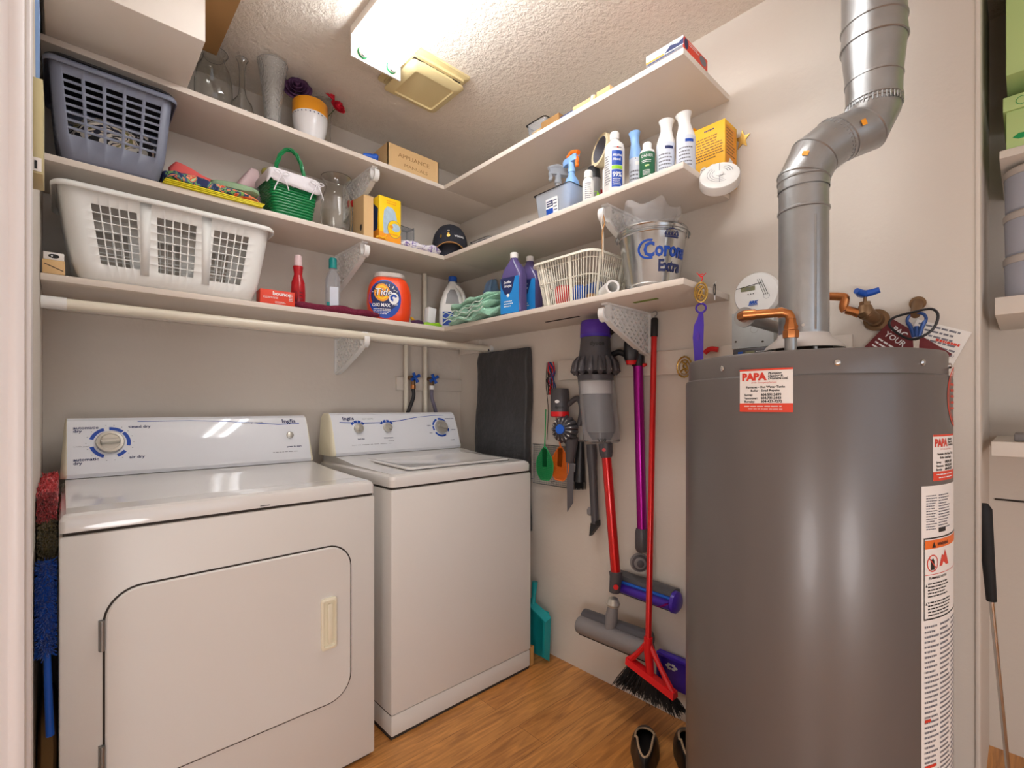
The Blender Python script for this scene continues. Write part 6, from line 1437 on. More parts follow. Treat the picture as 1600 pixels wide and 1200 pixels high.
def pans():
    # purple dustpan set behind the broom
    a, b = Vector((1.64, 0.945, 0.238)), Vector((1.64, 0.929, 0.11)); O = (1.640, 0.80, b.z)
    r = thing('dustpan', 'purple plastic dustpan with a white emblem behind the broom and water heater', 'dustpan', O)
    mb = MB('purple_plastic'); y1, y0, z0, z1 = a.y, a.y-0.24, b.z, a.z
    mb.box(1.640, y0, z0, 1.646, y1, z1, bev=0.002); mb.box(1.618, y0, z1-0.012, 1.6395, y1, z1, bev=0.002); mb.box(1.618, y1-0.010, z0+0.02, 1.6395, y1, z1-0.0125, bev=0.002); mb.build('pan', r, off=O)
    mb = MB('purple_plastic'); mb.box(1.636, 0.70, z1+0.0005, 1.648, 0.745, z1+0.29, bev=0.003); mb.build('handle', r, off=O)
    mb = MB('print_white'); F = plane((1.617, y1-0.065, z1-0.045), (0, -1, 0), (0, 0, 1)); F = plane((1.6392, y1-0.050, z1-0.048), (0, -1, 0), (0, 0, 1))
    for k in range(6): mb.disc(F, 0.012*math.cos(k*1.05)*1.4, 0.008*math.sin(k*1.05), 0.008, 0.005, 0, 0.0006, 12)
    mb.build('emblem', r, off=O)
    # teal dustpan between the washer and the wall
    O = (1.60, 1.49, 0.0); r = thing('dustpan', 'teal plastic dustpan standing on edge beside the washing machine', 'dustpan', O)
    T, B_ = Vector((1.6, 1.516, 0.223)), Vector((1.6, 1.516, -0.006)); y = T.y
    mb = MB('teal_plastic'); mb.box(1.600, y-0.045, 0.004, 1.605, y+0.16, T.z, bev=0.002); mb.loft([[(1.565, y-0.050, 0.030), (1.5995, y-0.050, 0.004), (1.5995, y-0.040, 0.004), (1.565, y-0.040, 0.030)], [(1.560, y-0.060, T.z-0.03), (1.5995, y-0.060, T.z-0.02), (1.5995, y-0.048, T.z-0.01), (1.560, y-0.048, T.z-0.02)]])
    mb.loft([[(1.560, y-0.060, T.z-0.032), (1.5995, y-0.058, T.z-0.02), (1.5995, y-0.050, T.z-0.008), (1.560, y-0.050, T.z-0.022)], [(1.57, y+0.10, T.z+0.02), (1.5995, y+0.10, T.z+0.03), (1.5995, y+0.10, T.z+0.042), (1.57, y+0.10, T.z+0.032)]]); mb.build('pan', r, off=O)
    mb = MB('teal_plastic'); h0 = Vector((1.59, y+0.045, T.z-0.002)); mb.tube([h0, h0+Vector((0.008, 0.002, 0.05)), h0+Vector((0.014, 0.0, 0.115))], [0.014, 0.010, 0.014], 0, 12); mb.build('handle', r, off=O)
    tag(MB('wood_raw').box(1.515, 1.50, 0.0004, 1.535, 1.515, 0.085, bev=0.001).build('timber_offcut'), 'short raw timber offcut standing at the washing machine corner', 'timber')
pans()
def swatter(pc, ptop, m, lab, tilt):
    c, t = Vector(pc), Vector(ptop); O = (c.x, c.y, c.z-0.07); r = thing('fly_swatter', lab, 'fly swatter', O, 0, 'fly swatters on the wall')
    mb = MB(m); W_, H_ = 0.050, 0.074; nx, nz = 13, 20; T = Matrix.Translation(c) @ Matrix.Rotation(tilt, 4, 'X')
    def inside(y, z):
        zz = (z+0.006)/H_; w = W_*(1-max(0, zz)**1.6*0.9 if zz > 0 else 1-abs(zz)**3.2*0.55); return abs(y) <= w and -H_ < z+0.006 < H_
    g = 0.0054
    mb.T = T; n = 18
    out = []
    for k in range(-n, n+1):
        z = -0.006+H_*k/n*0.995; zz = (z+0.006)/H_; w = W_*(1-max(0, zz)**1.6*0.9 if zz > 0 else 1-abs(zz)**3.2*0.55); out.append((w, z))
    ring = [(0, y, z) for y, z in out]+[(0, -y, z) for y, z in reversed(out)]; ring.append(ring[0]); mb.tube(ring, 0.0017, 0, 5, False)
    k = -12
    while k <= 12:
        y = k*g*0.75; zs = [q*0.002 for q in range(-40, 40) if inside(y, q*0.002)]
        if len(zs) > 2: mb.box(-0.0006, y-0.0012, zs[0], 0.0006, y+0.0012, zs[-1])
        k += 1
    k = -18
    while k <= 18:
        z = k*g*0.75; ys = [q*0.002 for q in range(-25, 26) if inside(q*0.002, z)]
        if len(ys) > 2: mb.box(-0.0006, ys[0], z-0.0012, 0.0006, ys[-1], z+0.0012)
        k += 1
    mb.box(-0.0006, -0.014, -0.02, 0.0006, 0.014, 0.06)
    mb.T = Matrix.Identity(4); mb.build('paddle', r, off=O)
    mb = MB(m); a = T @ Vector((0, 0, 0.062)); mb.tube([a, lerp3(a, t, .5), t], [0.0035, 0.0025, 0.0025], 0, 6); mb.build('handle', r, off=O)
swatter((1.56, 1.458, 0.903), (1.59, 1.479, 1.136), 'green_plastic', 'green perforated plastic fly swatter, left of the orange one', 0.0)
swatter((1.572, 1.379, 0.909), (1.595, 1.429, 1.136), 'orange_plastic', 'orange perforated plastic fly swatter, beside the green one', 0.06)
def wire_basket():
    a, b = Vector((1.655, 1.619, 0.969)), Vector((1.655, 1.34, 0.785)); O = (1.655, (a.y+b.y)/2, b.z)
    r = thing('wire_rack', 'wire mesh rack on the wall behind the fly swatters', 'rack', O); mb = MB('dull_steel')
    y1, y0, z1, z0 = a.y, b.y, a.z, b.z
    ny, nz = 26, 20
    for k in range(ny+1): y = y0+(y1-y0)*k/ny; mb.rod((1.652, y, z0), (1.652, y, z1), 0.0009 if k % 13 else 0.002, n=4)
    for k in range(nz+1): z = z0+(z1-z0)*k/nz; mb.rod((1.650, y0, z), (1.650, y1, z), 0.0009 if k % 10 else 0.002, n=4)
    for y in (y0, y1, (y0+y1)/2): mb.rod((1.652, y, z0+0.02), (1.625, y, z0+0.02), 0.0016, n=4)
    mb.build('mesh', r, off=O)
wire_basket()
O = (1.64, 1.489, 1.253); r = thing('cord_bundle', 'bundle of red and black cords hooked on the wall beside the garment bag', 'cords', O)
for nm, m, off in (('red_cord', 'red_plastic', 0.0), ('black_cord', 'black_plastic', 0.006), ('blue_cord', 'steel_blue', -0.008)):
    mb = MB(m)
    for k in range(4):
        rr = random.Random(k*7+int(off*1000)); p = [Vector((rr.uniform(-.012, .004), off+rr.uniform(-.022, .022), q)) for q in (0.10, 0.06, 0.02, -0.02, -0.05)]; mb.tube(smoothpath(p, 4), 0.0028, 0, 5)
    mb.build(nm, r)
mb = MB('black_plastic'); mb.tube(smoothpath([(0.0, 0.03, 0.10), (0.0, 0.035, 0.0), (0.0, 0.022, -0.12), (0.0, 0.03, -0.26)], 6), 0.0016, 0, 5); mb.build('hanging_cord', r)

# ---------------------------------------------------------------- around the water heater
def medal(O, label, R=0.024, h=1.35, rz=0.0, name='brass_ornament'):
    r = thing(name, label, 'ornament', O, rz); mb = MB('brass'); F = lambda a, rr: (rr*math.cos(a), 0, rr*h*math.sin(a))
    mb.tube([F(2*PI*k/36, R*(1+0.05*(k % 2))) for k in range(37)], 0.0032, 0, 7, False); mb.tube([F(2*PI*k/28, R*0.72) for k in range(29)], 0.0018, 0, 6, False)
    mb.tube(smoothpath([F(0.9, R*0.7), F(2.2, R*0.3), F(3.6, R*0.5), F(5.0, R*0.2), F(5.6, R*0.7)], 4), 0.0035, 0, 6); mb.tube(smoothpath([F(4.2, R*0.7), F(0.5, R*0.2), F(2.4, R*0.68)], 4), 0.0028, 0, 6); mb.tube([F(PI/2+0.35*q, R*0.7) for q in (-2, -1, 0, 1, 2)], 0.003, 0, 6)
    mb.build('openwork', r); return r
p = (1.4, 0.667, 1.492); r = medal((p[0], YS-0.022, p[2]), 'oval openwork brass ornament on a red string hanging from the near shelf corner', 0.0165, 1.75, facing(1.4, 0.68))
mb = MB('red_plastic'); mb.tube(smoothpath([(0, 0.0, 0.030), (0.004, -0.001, 0.045), (-0.006, 0.0, 0.052), (0.006, 0.003, 0.056)], 4), 0.0016, 0, 5); mb.tube([(0.0, 0, 0.045), (0.014, -0.002, 0.056)], 0.0014, 0, 5); mb.tube([(0.0, 0, 0.045), (-0.012, -0.002, 0.060)], 0.0014, 0, 5); mb.build('string', r)
q = (1.4, 0.671, 1.4); r = thing('purple_brush', 'purple plastic handle with a ring, hanging below the oval brass ornament', 'brush', (p[0], YS-0.022, p[2]-0.135), facing(1.4, 0.68))
mb = MB('purple_plastic', 'purple_clear'); mb.tube(arcpath((0, 0, 0.088), 0.0135, 0, 360, (1, 0, 0), (0, 0, 1), 24), 0.003, 0, 7, False)
mb.loft([[(sx*w+ox, sy*0.006, z) for sx, sy in ((-1, -1), (1, -1), (1, 1), (-1, 1))] for w, ox, z in ((0.006, 0, 0.074), (0.008, -0.001, 0.060), (0.014, -0.006, 0.035), (0.015, -0.008, 0.0), (0.012, -0.006, -0.08))]); mb.build('handle', r)
mb = MB('purple_clear'); mb.T = Matrix.Translation((-0.008, -0.0065, 0.002)); mb.lathe([(0.001, -0.013), (0.0045, -0.006), (0.005, 0.004), (0.002, 0.014)], 0, 12, sy=0.3); mb.build('window', r)
p = (1.53, 0.678, 1.525); r = thing('key_loop', 'small black elastic loop hanging on a screw at the near shelf end', 'loop', (p[0], YS-0.005, p[2]))
mb = MB('black_plastic'); mb.tube([(0.006*math.cos(2*PI*k/20), 0, 0.018*math.sin(2*PI*k/20)) for k in range(21)], 0.0016, 0, 5, False); mb.build('band', r); mb = MB('white_plastic'); mb.tube([(0, 0, -0.018), (0.001, 0, -0.034)], 0.0016, 0, 5); mb.tube([(0, 0.004, 0.018), (0, -0.003, 0.020), (0.002, -0.004, 0.026)], 0.0012, 0, 5); mb.build('tag', r)
mb = MB('brass'); p = (1.62, 0.842, 1.292)
r = medal((1.634, p[1], p[2]), 'round openwork brass ornament on the painted board left of the water heater', 0.030, 1.2, PI/2-0.2)
mb = MB('red_plastic', 'black_plastic'); mb.tube(smoothpath([(0, 0.02, -0.004), (-0.004, 0.0, 0.006), (0, -0.025, 0.002)], 4), 0.009, 0, 8); p = (1.62, 0.742, 1.341); tag(mb.build('red_clamp', loc=(1.628, p[1], p[2])), 'red handled clamp resting on the board behind the water heater', 'clamp')
# hanging twine
p = (1.37, 0.989, 1.789); r = thing('twine', 'twisted brown and white twine hanging from the middle side bracket', 'twine', (1.352, 0.992, 1.80))
mb = MB('string_white', 'cap_tan')
mb.tube(smoothpath([(0, 0.0, 0.018), (0.0, 0.006, -0.02), (0.002, 0.0, -0.06), (0, 0.0, -0.16)], 5), 0.0022, 0, 5); mb.tube(smoothpath([(0, 0.002, 0.018), (0.002, -0.006, -0.02), (0.0, 0.002, -0.06), (0.002, 0.001, -0.15)], 5), 0.0022, 1, 5); mb.build('strands', r)
def alarm():
    p = Vector((1.625, 0.594, 1.511)); O = (XW-0.001, p.y, p.z); r = thing('co_alarm', 'round white gas alarm with a small display on the wall behind the water heater', 'alarm', O)
    T = Matrix.Rotation(-PI/2, 4, 'Z') @ Matrix.Rotation(PI/2, 4, 'X')      # local z towards -x (the room)
    T = Matrix(((0, 0, -1, 0), (-1, 0, 0, 0), (0, 1, 0, 0), (0, 0, 0, 1)))
    mb = MB('white_plastic'); mb.T = T; mb.lathe([(0.060, 0.0), (0.068, 0.006), (0.069, 0.028), (0.065, 0.034), (0.0, 0.036)], 0, 56, True, False); mb.build('case', r)
    F = lambda x, y, e=0.0: T @ Vector((x, y, 0.0362+e+0.0)); mb = MB('print_black', 'lcd', 'valve_blue', 'print_grey')
    mb.rect(F, -0.045, 0.012, -0.001, 0.026, 1, 0.0006); mb.build('display', r, angle=80)
    mb = MB('print_black', 'lcd', 'valve_blue', 'print_grey'); mb.rect(F, -0.060, 0.027, 0.020, 0.029, 0, 0.0008, 1, 0.12)
    for k in range(3): mb.rect(F, -0.012+k*0.006, 0.018, 0.044+k*0.006, 0.0195, 0, 0.0008, 1, -1.2); mb.disc(F, -0.022+k*0.008, 0.001, 0.002, 0.002, 0, 0.0008, 10)
    mb.text('BRK', 0.014, F, 2, -0.020, -0.032, bold=0.0008, e=0.001, shear=0.3, sx=1.0); mb.rect(F, -0.022, -0.036, 0.006, -0.034, 2, 0.001); mb.arc(F, 0.034, -0.012, 0.0085, 0.0092, 0, 360, 3, 0.0008, 24); mb.text('888', 0.010, F, 3, -0.030, 0.015, e=0.0012); mb.build('printing', r, angle=80)
alarm()
a, b = (1.65, 0.671, 1.457), (1.65, 0.542, 1.34)
O = (1.655, (a[1]+b[1])/2, b[2]); r = thing('metal_junction_plate', 'square grey steel junction box cover on the wall below the round alarm', 'junction box', O)
mb = MB('zinc_plate'); mb.box(1.628, b[1], b[2], XW-0.0006, a[1], a[2], bev=0.001); mb.build('cover', r, off=O)
mb = MB('groove', 'dull_steel'); F = plane((1.6275, (a[1]+b[1])/2, (a[2]+b[2])/2), (0, -1, 0), (0, 0, 1)); hw = (a[1]-b[1])/2
for x, y in ((-hw*0.8, 0.035), (-hw*0.8, -0.035), (hw*0.5, -0.042)): mb.disc(F, x, y, 0.004, 0.003, 0, 0.0006, 10)
mb.arc(F, hw*0.1, 0.0, 0.011, 0.012, 0, 360, 1, 0.0006, 20); mb.build('knockouts', r, off=O, angle=80)
# small clock radio on the tank
p = Vector((1.235, 0.522, 0)); r = thing('digital_display_unit', 'slim dark digital display unit fixed under the grey junction box cover', 'display unit', (1.6085, (1.61, 0.591, 1.333)[1], 1.308), -PI/2)
mb = MB('dark_grey_plastic'); mb.box(-0.062, -0.018, 0, 0.062, 0.018, 0.026, bev=0.003); mb.build('case', r); mb = MB('lcd', 'print_white', 'valve_blue'); F = FR(0.0182, 0.0); mb.rect(F, -0.022, 0.005, 0.006, 0.018, 0, 0.0004); mb.scribble(F, 0.010, 0.006, 0.046, 0.017, 2, 1, 0.0004, 3); mb.rect(F, -0.045, 0.006, -0.030, 0.017, 2, 0.0004); mb.build('display', r, angle=80)
def pipes():
    # hot side: insulated run from the wall, copper elbow, union and nipple on the tank
    O = (1.216, 0.369, 1.2586); r = thing('copper_water_pipe', 'copper pipe with brass union dropping into the left of the tank top', 'pipe', O); V = Vector
    mb = MB('galvanised'); mb.rod((1.216, 0.369, 1.2588), (1.216, 0.369, 1.306), 0.0125, n=20); mb.build('nipple', r, off=O)
    mb = MB('copper'); mb.T = Matrix.Translation((1.216, 0.369, 0)); mb.lathe([(0.0165, 1.3062), (0.0175, 1.312), (0.0175, 1.322), (0.0145, 1.325), (0.0155, 1.332), (0.012, 1.340), (0.0110, 1.350)], 0, 8); mb.build('union', r, off=O)
    mb = MB('copper'); z = 1.366; path = [V((1.216, 0.369, 1.3505))]+[V((1.216, 0.369, z-0.016))]+arcpath((1.2125, 0.3795, z-0.014), 0.0165, 0, 90, (0.3, -0.95, 0), (0, 0, 1), 6)+[V((1.200, 0.415, z)), V((1.188, 0.446, z))]
    path = [V((1.216, 0.369, 1.3505)), V((1.216, 0.369, z-0.014)), V((1.2145, 0.373, z-0.005)), V((1.210, 0.384, z)), V((1.200, 0.410, z)), V((1.186, 0.446, z))]
    mb.tube(path, 0.0105, 0, 18)
    for s, e_ in ((path[3], path[4]),): mb.tube([s, lerp3(s, e_, .35)], 0.0122, 0, 18)
    mb.build('copper_elbow', r, off=O)
    mb = MB('copper'); mb.tube([V((1.190, 0.436, z)), V((1.182, 0.456, z)), V((1.190, 0.466, z)), V((1.205, 0.468, z))], 0.0125, 0, 16); mb.build('elbow_fitting', r, off=O)
    mb = MB('galvanised'); mb.rod((1.2055, 0.468, z), (1.2115, 0.468, z), 0.024, n=28); mb.build('escutcheon', r, off=O); mb = MB('dull_steel'); mb.rod((1.212, 0.468, z), (XW-0.0006, 0.468, z), 0.0150, n=24); mb.build('wall_pipe', r, off=O)
    # cold side with the blue wheel valve
    w = V((1.655, 0.286, 1.39)); O = tuple(w); r = thing('valve_pipe', 'copper pipe with a brass stop valve and blue wheel right of the vent pipe', 'pipe', O)
    mb = MB('old_brass'); f = V((1.630, w.y, w.z)); mb.tube([V((XW-0.0006, w.y, w.z)), V((1.650, w.y, w.z)), V((1.648, w.y, w.z)), f], [0.030, 0.030, 0.020, 0.017], 0, 24); mb.build('wall_flange', r, off=O)
    c = V((1.6, 0.302, 1.407)); mb = MB('old_brass'); mb.tube([f, c], [0.016, 0.020], 0, 20); mb.tube([c+V((0.004, -0.008, -0.012)), c, c+V((0, 0, 0.018)), c+V((0, 0, 0.0185)), c+V((0, 0, 0.026))], [0.014, 0.020, 0.015, 0.011, 0.011], 0, 16); mb.tube([c+V((0, 0, 0.018)), c+V((0, 0, 0.028))], 0.0135, 0, 6); mb.build('valve_body', r, off=O)
    mb = MB('old_brass'); mb.rod(c+V((0, 0, 0.026)), c+V((0, 0, 0.044)), 0.004, n=10); mb.build('stem', r, off=O)
    mb = MB('valve_blue'); t = c+V((0, 0, 0.050)); 
    for k in range(3): a = k*2*PI/3+0.6; mb.tube([t, t+V((0.016*math.cos(a), 0.016*math.sin(a), 0.002)), t+V((0.032*math.cos(a), 0.032*math.sin(a), 0.006))], [0.010, 0.009, 0.008], 0, 10)
    mb.build('wheel', r, off=O)
    d = V((1.59, 0.343, 1.424)); e_ = V((1.59, 0.346, 1.451)); g = V((1.588, 0.383, 1.462)); h = V((1.560, 0.440, g.z)); l_ = V((1.452, 0.410, 1.262))
    mb = MB('copper'); mb.tube([c+V((-0.004, 0.012, -0.004)), lerp3(c, d, .6)+V((0, 0, -0.006)), d+V((0, 0, -0.006))], 0.0115, 0, 16); mb.tube(smoothpath([d+V((0, 0.002, -0.008)), d+V((0, 0.006, 0.004)), e_, e_+V((0, 0.012, 0.006)), g], 4), 0.0115, 0, 16); mb.tube([g, h], 0.0100, 0, 16)
    mb.tube(smoothpath([h, h+V((-0.03, -0.008, 0)), V((1.462, 0.413, g.z-0.008)), V((1.452, 0.410, g.z-0.03)), l_+V((0, 0, 0.04)), l_], 5), 0.0100, 0, 14); mb.build('copper_run', r, off=O)
    a, b = V((1.655, 0.198, 1.423)), V((1.6, 0.196, 1.385)); O = tuple(a); r = thing('capped_pipe', 'short capped copper stub on the wall holding the blue scissors', 'pipe', O)
    mb = MB('old_brass'); mb.tube([a, lerp3(a, b, .6), b], [0.0125, 0.0115, 0.010], 0, 16); mb.tube([a+V((0.0025, 0, 0)), a+V((-0.002, 0, 0))], 0.018, 0, 20); mb.build('stub', r, off=O)
    # scissors and a black cord loop hanging from it
    s = V((1.602, 0.194, 1.364)); O = tuple(s); r = thing('scissors', 'dark blue ring handled scissors hanging from the capped pipe stub', 'scissors', O)
    mb = MB('steel_blue')
    for q in (-1, 1): mb.tube(smoothpath([s+V((0.001*q, 0.0, 0.026)), s+V((0.001*q, q*0.014, 0.021)), s+V((0.001*q, q*0.019, 0.007)), s+V((0.001*q, q*0.012, -0.008)), s+V((0.001*q, q*0.005, -0.036))], 5), [0.0036]*12+[0.005]*9, 0, 8)
    mb.tube([s+V((0, 0, -0.008)), s+V((0, 0, -0.036))], [0.005, 0.006], 0, 8)
    mb.build('handles', r, off=O); mb = MB('chrome'); mb.prism([(-0.007, 0), (0.007, 0), (0.004, -0.075), (-0.001, -0.09)], 0.003)
    for v in mb.bm.verts: v.co = s+V((v.co.z-0.0015, v.co.x, v.co.y-0.036))
    mb.build('blades', r, off=O)
    O = tuple(b+V((-0.003, 0, 0))); r = thing('elastic_loop', 'wide black elastic loop hung over the scissors', 'loop', O); mb = MB('black_plastic')
    mb.tube(smoothpath([V((0, 0.0, 0.008)), V((0, -0.032, 0.010)), V((0, -0.044, -0.010)), V((0, -0.032, -0.044)), V((0, 0.0, -0.062)), V((0, 0.026, -0.052)), V((0, 0.052, -0.022)), V((0, 0.044, -0.002)), V((0, 0.0, 0.008))], 5), 0.0032, 0, 7, False); mb.build('band', r)
pipes()
def leaflet(c, w, h, ang, m, lab, texts, x):
    O = Vector(c); O.x = x; r = thing('leaflet', lab, 'leaflet', tuple(O)); ca, sa = math.cos(ang), math.sin(ang)
    R_, U = Vector((0, -ca, sa)), Vector((0, sa, ca)); F = plane((0, 0, 0), R_, U)
    mb = MB(m); mb.add([F(-w/2, -h/2, -0.0008), F(w/2, -h/2, -0.0008), F(w/2, h/2, -0.0008), F(-w/2, h/2, -0.0008), F(-w/2, -h/2, 0.0008), F(w/2, -h/2, 0.0008), F(w/2, h/2, 0.0008), F(-w/2, h/2, 0.0008)], [(0, 1, 2, 3), (4, 5, 6, 7), (0, 1, 5, 4), (1, 2, 6, 5), (2, 3, 7, 6), (3, 0, 4, 7)]); mb.build('sheet', r)
    mb = MB('print_white', 'print_grey', 'print_red'); texts(mb, F); mb.build('printing', r, angle=80)
leaflet((1.655, 0.233, 1.287), 0.16, 0.13, -0.72, 'leaflet_maroon', 'dark maroon leaflet with white lettering tucked behind the tank, under the scissors', lambda m_, F: (m_.text('PAC', 0.020, F, 0, -0.062, 0.040, bold=0.0006, e=0.0012), m_.text('YOUR', 0.020, F, 0, -0.066, 0.020, bold=0.0004, e=0.0012), m_.scribble(F, -0.07, -0.04, 0.05, 0.012, 5, 0, 0.001, 3)), 1.6500)
leaflet((1.655, 0.177, 1.289), 0.115, 0.15, -0.42, 'paper', 'white printed leaflet tucked behind the maroon one', lambda m_, F: (m_.scribble(F, -0.05, -0.02, 0.05, 0.072, 8, 1, 0.0012, 5), m_.scribble(F, 0.0, 0.03, 0.05, 0.045, 1, 2, 0.0016, 6)), 1.6550)

# ---------------------------------------------------------------- pipes and taps behind the washer
def taps():
    yb = 2.190; tag(MB('wall_paint').box(1.245, yb+0.001, 1.235, XW-0.001, YW-0.0006, 1.302, bev=0.001).build('pipe_board'), 'short painted board on the back wall behind the two water taps', 'board')
    for u0, lab, zt in (((1.287, 2.17, 1.297)[0], 'white painted vertical pipe on the back wall, left of the pair', BOT-SH-0.045), ((1.402, 2.17, 1.302)[0], 'white painted vertical pipe on the back wall, right of the pair', BOT-SH-0.045)):
        MBx = MB('old_white_pipe'); MBx.rod((0, 0, 0.0), (0, 0, zt-0.45), 0.0115, n=16); o = MBx.build('water_pipe', loc=(u0, 2.172, 0.45)); tag(o, lab, 'pipe')
    MBx = MB('old_white_pipe'); MBx.rod((0, 0, 0), (0, 0, MID-SH-0.001-BOT-0.001), 0.0115, n=16); tag(MBx.build('water_pipe', loc=((1.398, 2.17, 1.775)[0], 2.172, BOT+0.0005)), 'white painted pipe rising behind the lowest shelf, right of the orange tub', 'pipe')
    for (hx, hz, px), m, lab, dx in ((((1.305, 2.12, 1.296)[0], (1.305, 2.12, 1.296)[2], (1.287, 2.17, 1.297)[0]), 'hose_black', 'blue handled tap with a black hose behind the washing machine', -0.035), (((1.417, 2.12, 1.294)[0], (1.417, 2.12, 1.294)[2], (1.402, 2.17, 1.302)[0]), 'hose_grey', 'blue handled tap with a grey hose behind the washing machine', 0.030)):
        O = (hx, 2.12, hz); r = thing('tap', lab, 'tap', O); V = Vector
        b_ = MB('old_brass'); b_.tube([V((px+0.012, 2.165, hz)), V((hx, 2.135, hz)), V((hx-0.004, 2.13, hz-0.02)), V((hx-0.004, 2.128, hz-0.035))], [0.011, 0.014, 0.012, 0.012], 0, 14); b_.build('valve_body', r, off=O)
        b_ = MB('valve_blue')
        for k in range(4): a = k*PI/2+0.5; b_.tube([V((hx, 2.120, hz)), V((hx+0.014*math.cos(a), 2.112, hz+0.014*math.sin(a))), V((hx+0.026*math.cos(a), 2.112, hz+0.026*math.sin(a)))], [0.010, 0.007, 0.009], 0, 8)
        b_.build('handle', r, off=O)
        b_ = MB('copper' if dx < 0 else 'white_plastic'); b_.rod((hx-0.004, 2.128, hz-0.0355), (hx-0.004, 2.128, hz-0.056), 0.0135, n=12); b_.build('hose_coupling', r, off=O)
        b_ = MB(m); b_.tube(smoothpath([V((hx-0.004, 2.128, hz-0.0565)), V((hx-0.002, 2.129, hz-0.10)), V((hx+dx*0.8, 2.134, hz-0.17)), V((hx+dx*1.6, 2.150, hz-0.26)), V((hx+dx*1.6, 2.160, 0.75))], 5), 0.0095, 0, 12); b_.build('hose', r, off=O)
taps()
# marks under the side shelf
tag(MB('groove').box(1.50, 1.22, BOT-SH-0.0022, 1.512, 1.40, BOT-SH-0.0002).build('dark_tape'), 'thin dark strip stuck under the lowest side shelf', 'tape')
tag(MB('stain_green').box(1.44, 0.84, BOT-SH-0.0022, 1.455, 0.93, BOT-SH-0.0002).build('green_tape'), 'short dull green strip stuck under the lowest side shelf near its end', 'tape')

# ---------------------------------------------------------------- left side gap
def pile(name, parts, label, cat, loc, seed):
    r = thing(name, label, cat, loc); rr = random.Random(seed)
    for nm, m, z0, z1, y0, y1, x0, x1 in parts:
        mb = MB(m); softbox(mb, x1-x0, y1-y0, z1-z0, 0, 0.003, seed, 6, 10, 10, p=5, freq=20)
        for v in mb.bm.verts: v.co += Vector(((x0+x1)/2, (y0+y1)/2, z0))
        for k in range(900):
            f = rr.random(); side = rr.random()
            if side < 0.72: p = Vector((rr.uniform(x0, x1), y0+0.002, rr.uniform(z0, z1))); d = Vector((rr.uniform(-.3, .3), -1, rr.uniform(-.9, .3)))
            else: p = Vector((rr.uniform(x0, x1), rr.uniform(y0, y1), z1-0.003)); d = Vector((rr.uniform(-.4, .4), rr.uniform(-1, .2), 1.0))
            e = p+d.normalized()*rr.uniform(0.006, 0.014); e.x = max(XL+0.0015-loc[0], min(-0.0075-loc[0], e.x)); mb.tube([p, e], [0.0022, 0.0008], 0, 3, False)
        mb.build(nm, r, angle=70)
pile('rolled_rug', (('red_pile', 'pile_red', 0.48, 0.545, 0, 0.42, -0.0175, 0.0175), ('olive_pile', 'pile_olive', 0.30, 0.479, 0, 0.42, -0.0175, 0.0175)), 'shaggy rolled rug striped red and olive, squeezed between dryer and left wall', 'rug', (-0.0268, 1.60, 0.40), 5)
r = thing('duster', 'fluffy bright blue duster with a blue handle, wedged beside the dryer', 'duster', (-0.027, 1.50, 0.40))
mb = MB('pile_blue'); rr = random.Random(4); mb.tube([(0, 0, 0.19), (0, 0, 0.22), (0, 0.01, 0.36), (0, 0.02, 0.40)], [0.008, 0.014, 0.014, 0.008], 0, 12)
for k in range(1500):
    t = rr.random(); a = rr.uniform(0, 2*PI); p = Vector((0, 0.02*t, 0.20+0.195*t)); d = Vector((math.cos(a)*0.55, math.sin(a), rr.uniform(-.6, .3))).normalized(); e = p+d*rr.uniform(0.022, 0.036); e.x = max(-0.0185, min(0.0185, e.x)); mb.tube([p, e], [0.002, 0.0009], 0, 3, False)
mb.build('fluffy_head', r, angle=70); mb = MB('blue_plastic'); mb.tube([(0.002, -0.012, 0.215), (0.004, -0.012, 0.12), (0.007, -0.010, 0.015)], [0.006, 0.007, 0.0075], 0, 12); mb.build('handle', r)
mb = MB('cardboard_dark'); softbox(mb, 0.036, 0.30, 0.40, 0, 0.0012, 17, 5, 10, 14, p=5, freq=12); tag(mb.build('paper_bag', loc=(-0.0268, 1.72, 0.0006)), 'crumpled brown paper bag standing in the gap between dryer and left wall', 'bag')
r = thing('door_chime', 'narrow olive beige chime box on the left wall beside the casing', 'chime', (XL+0.0005, 1.335, 1.60))
mb = MB('chime_beige'); mb.box(0, -0.03, 0, 0.019, 0.07, 0.185, bev=0.0015); mb.build('case', r); mb = MB('label_paper', 'print_black'); mb.box(0.002, -0.0318, 0.004, 0.017, -0.0305, 0.030, 0); mb.box(0.007, -0.0325, 0.008, 0.011, -0.0319, 0.024, 1); mb.build('plate', r)
tag(MB('white_plastic').box(XL+0.0005, 1.50, 1.74, XL+0.015, 1.56, 1.86, bev=0.002).build('switch_plate'), 'small white plate on the left wall just behind the beige chime', 'switch plate')
mb = MB('pale_blue'); mb.prism([(-0.035, 0.10), (0.030, 0.10), (0.010, -0.02), (0.0, -0.065)], 0.006)
for v in mb.bm.verts: v.co = Vector((v.co.z, v.co.x, v.co.y))
tag(mb.build('hanging_cloth', loc=(XL+0.0075, 1.30+0.06, 1.86), angle=30), 'pointed tip of a blue cloth hanging on the left wall above the chime', 'cloth')

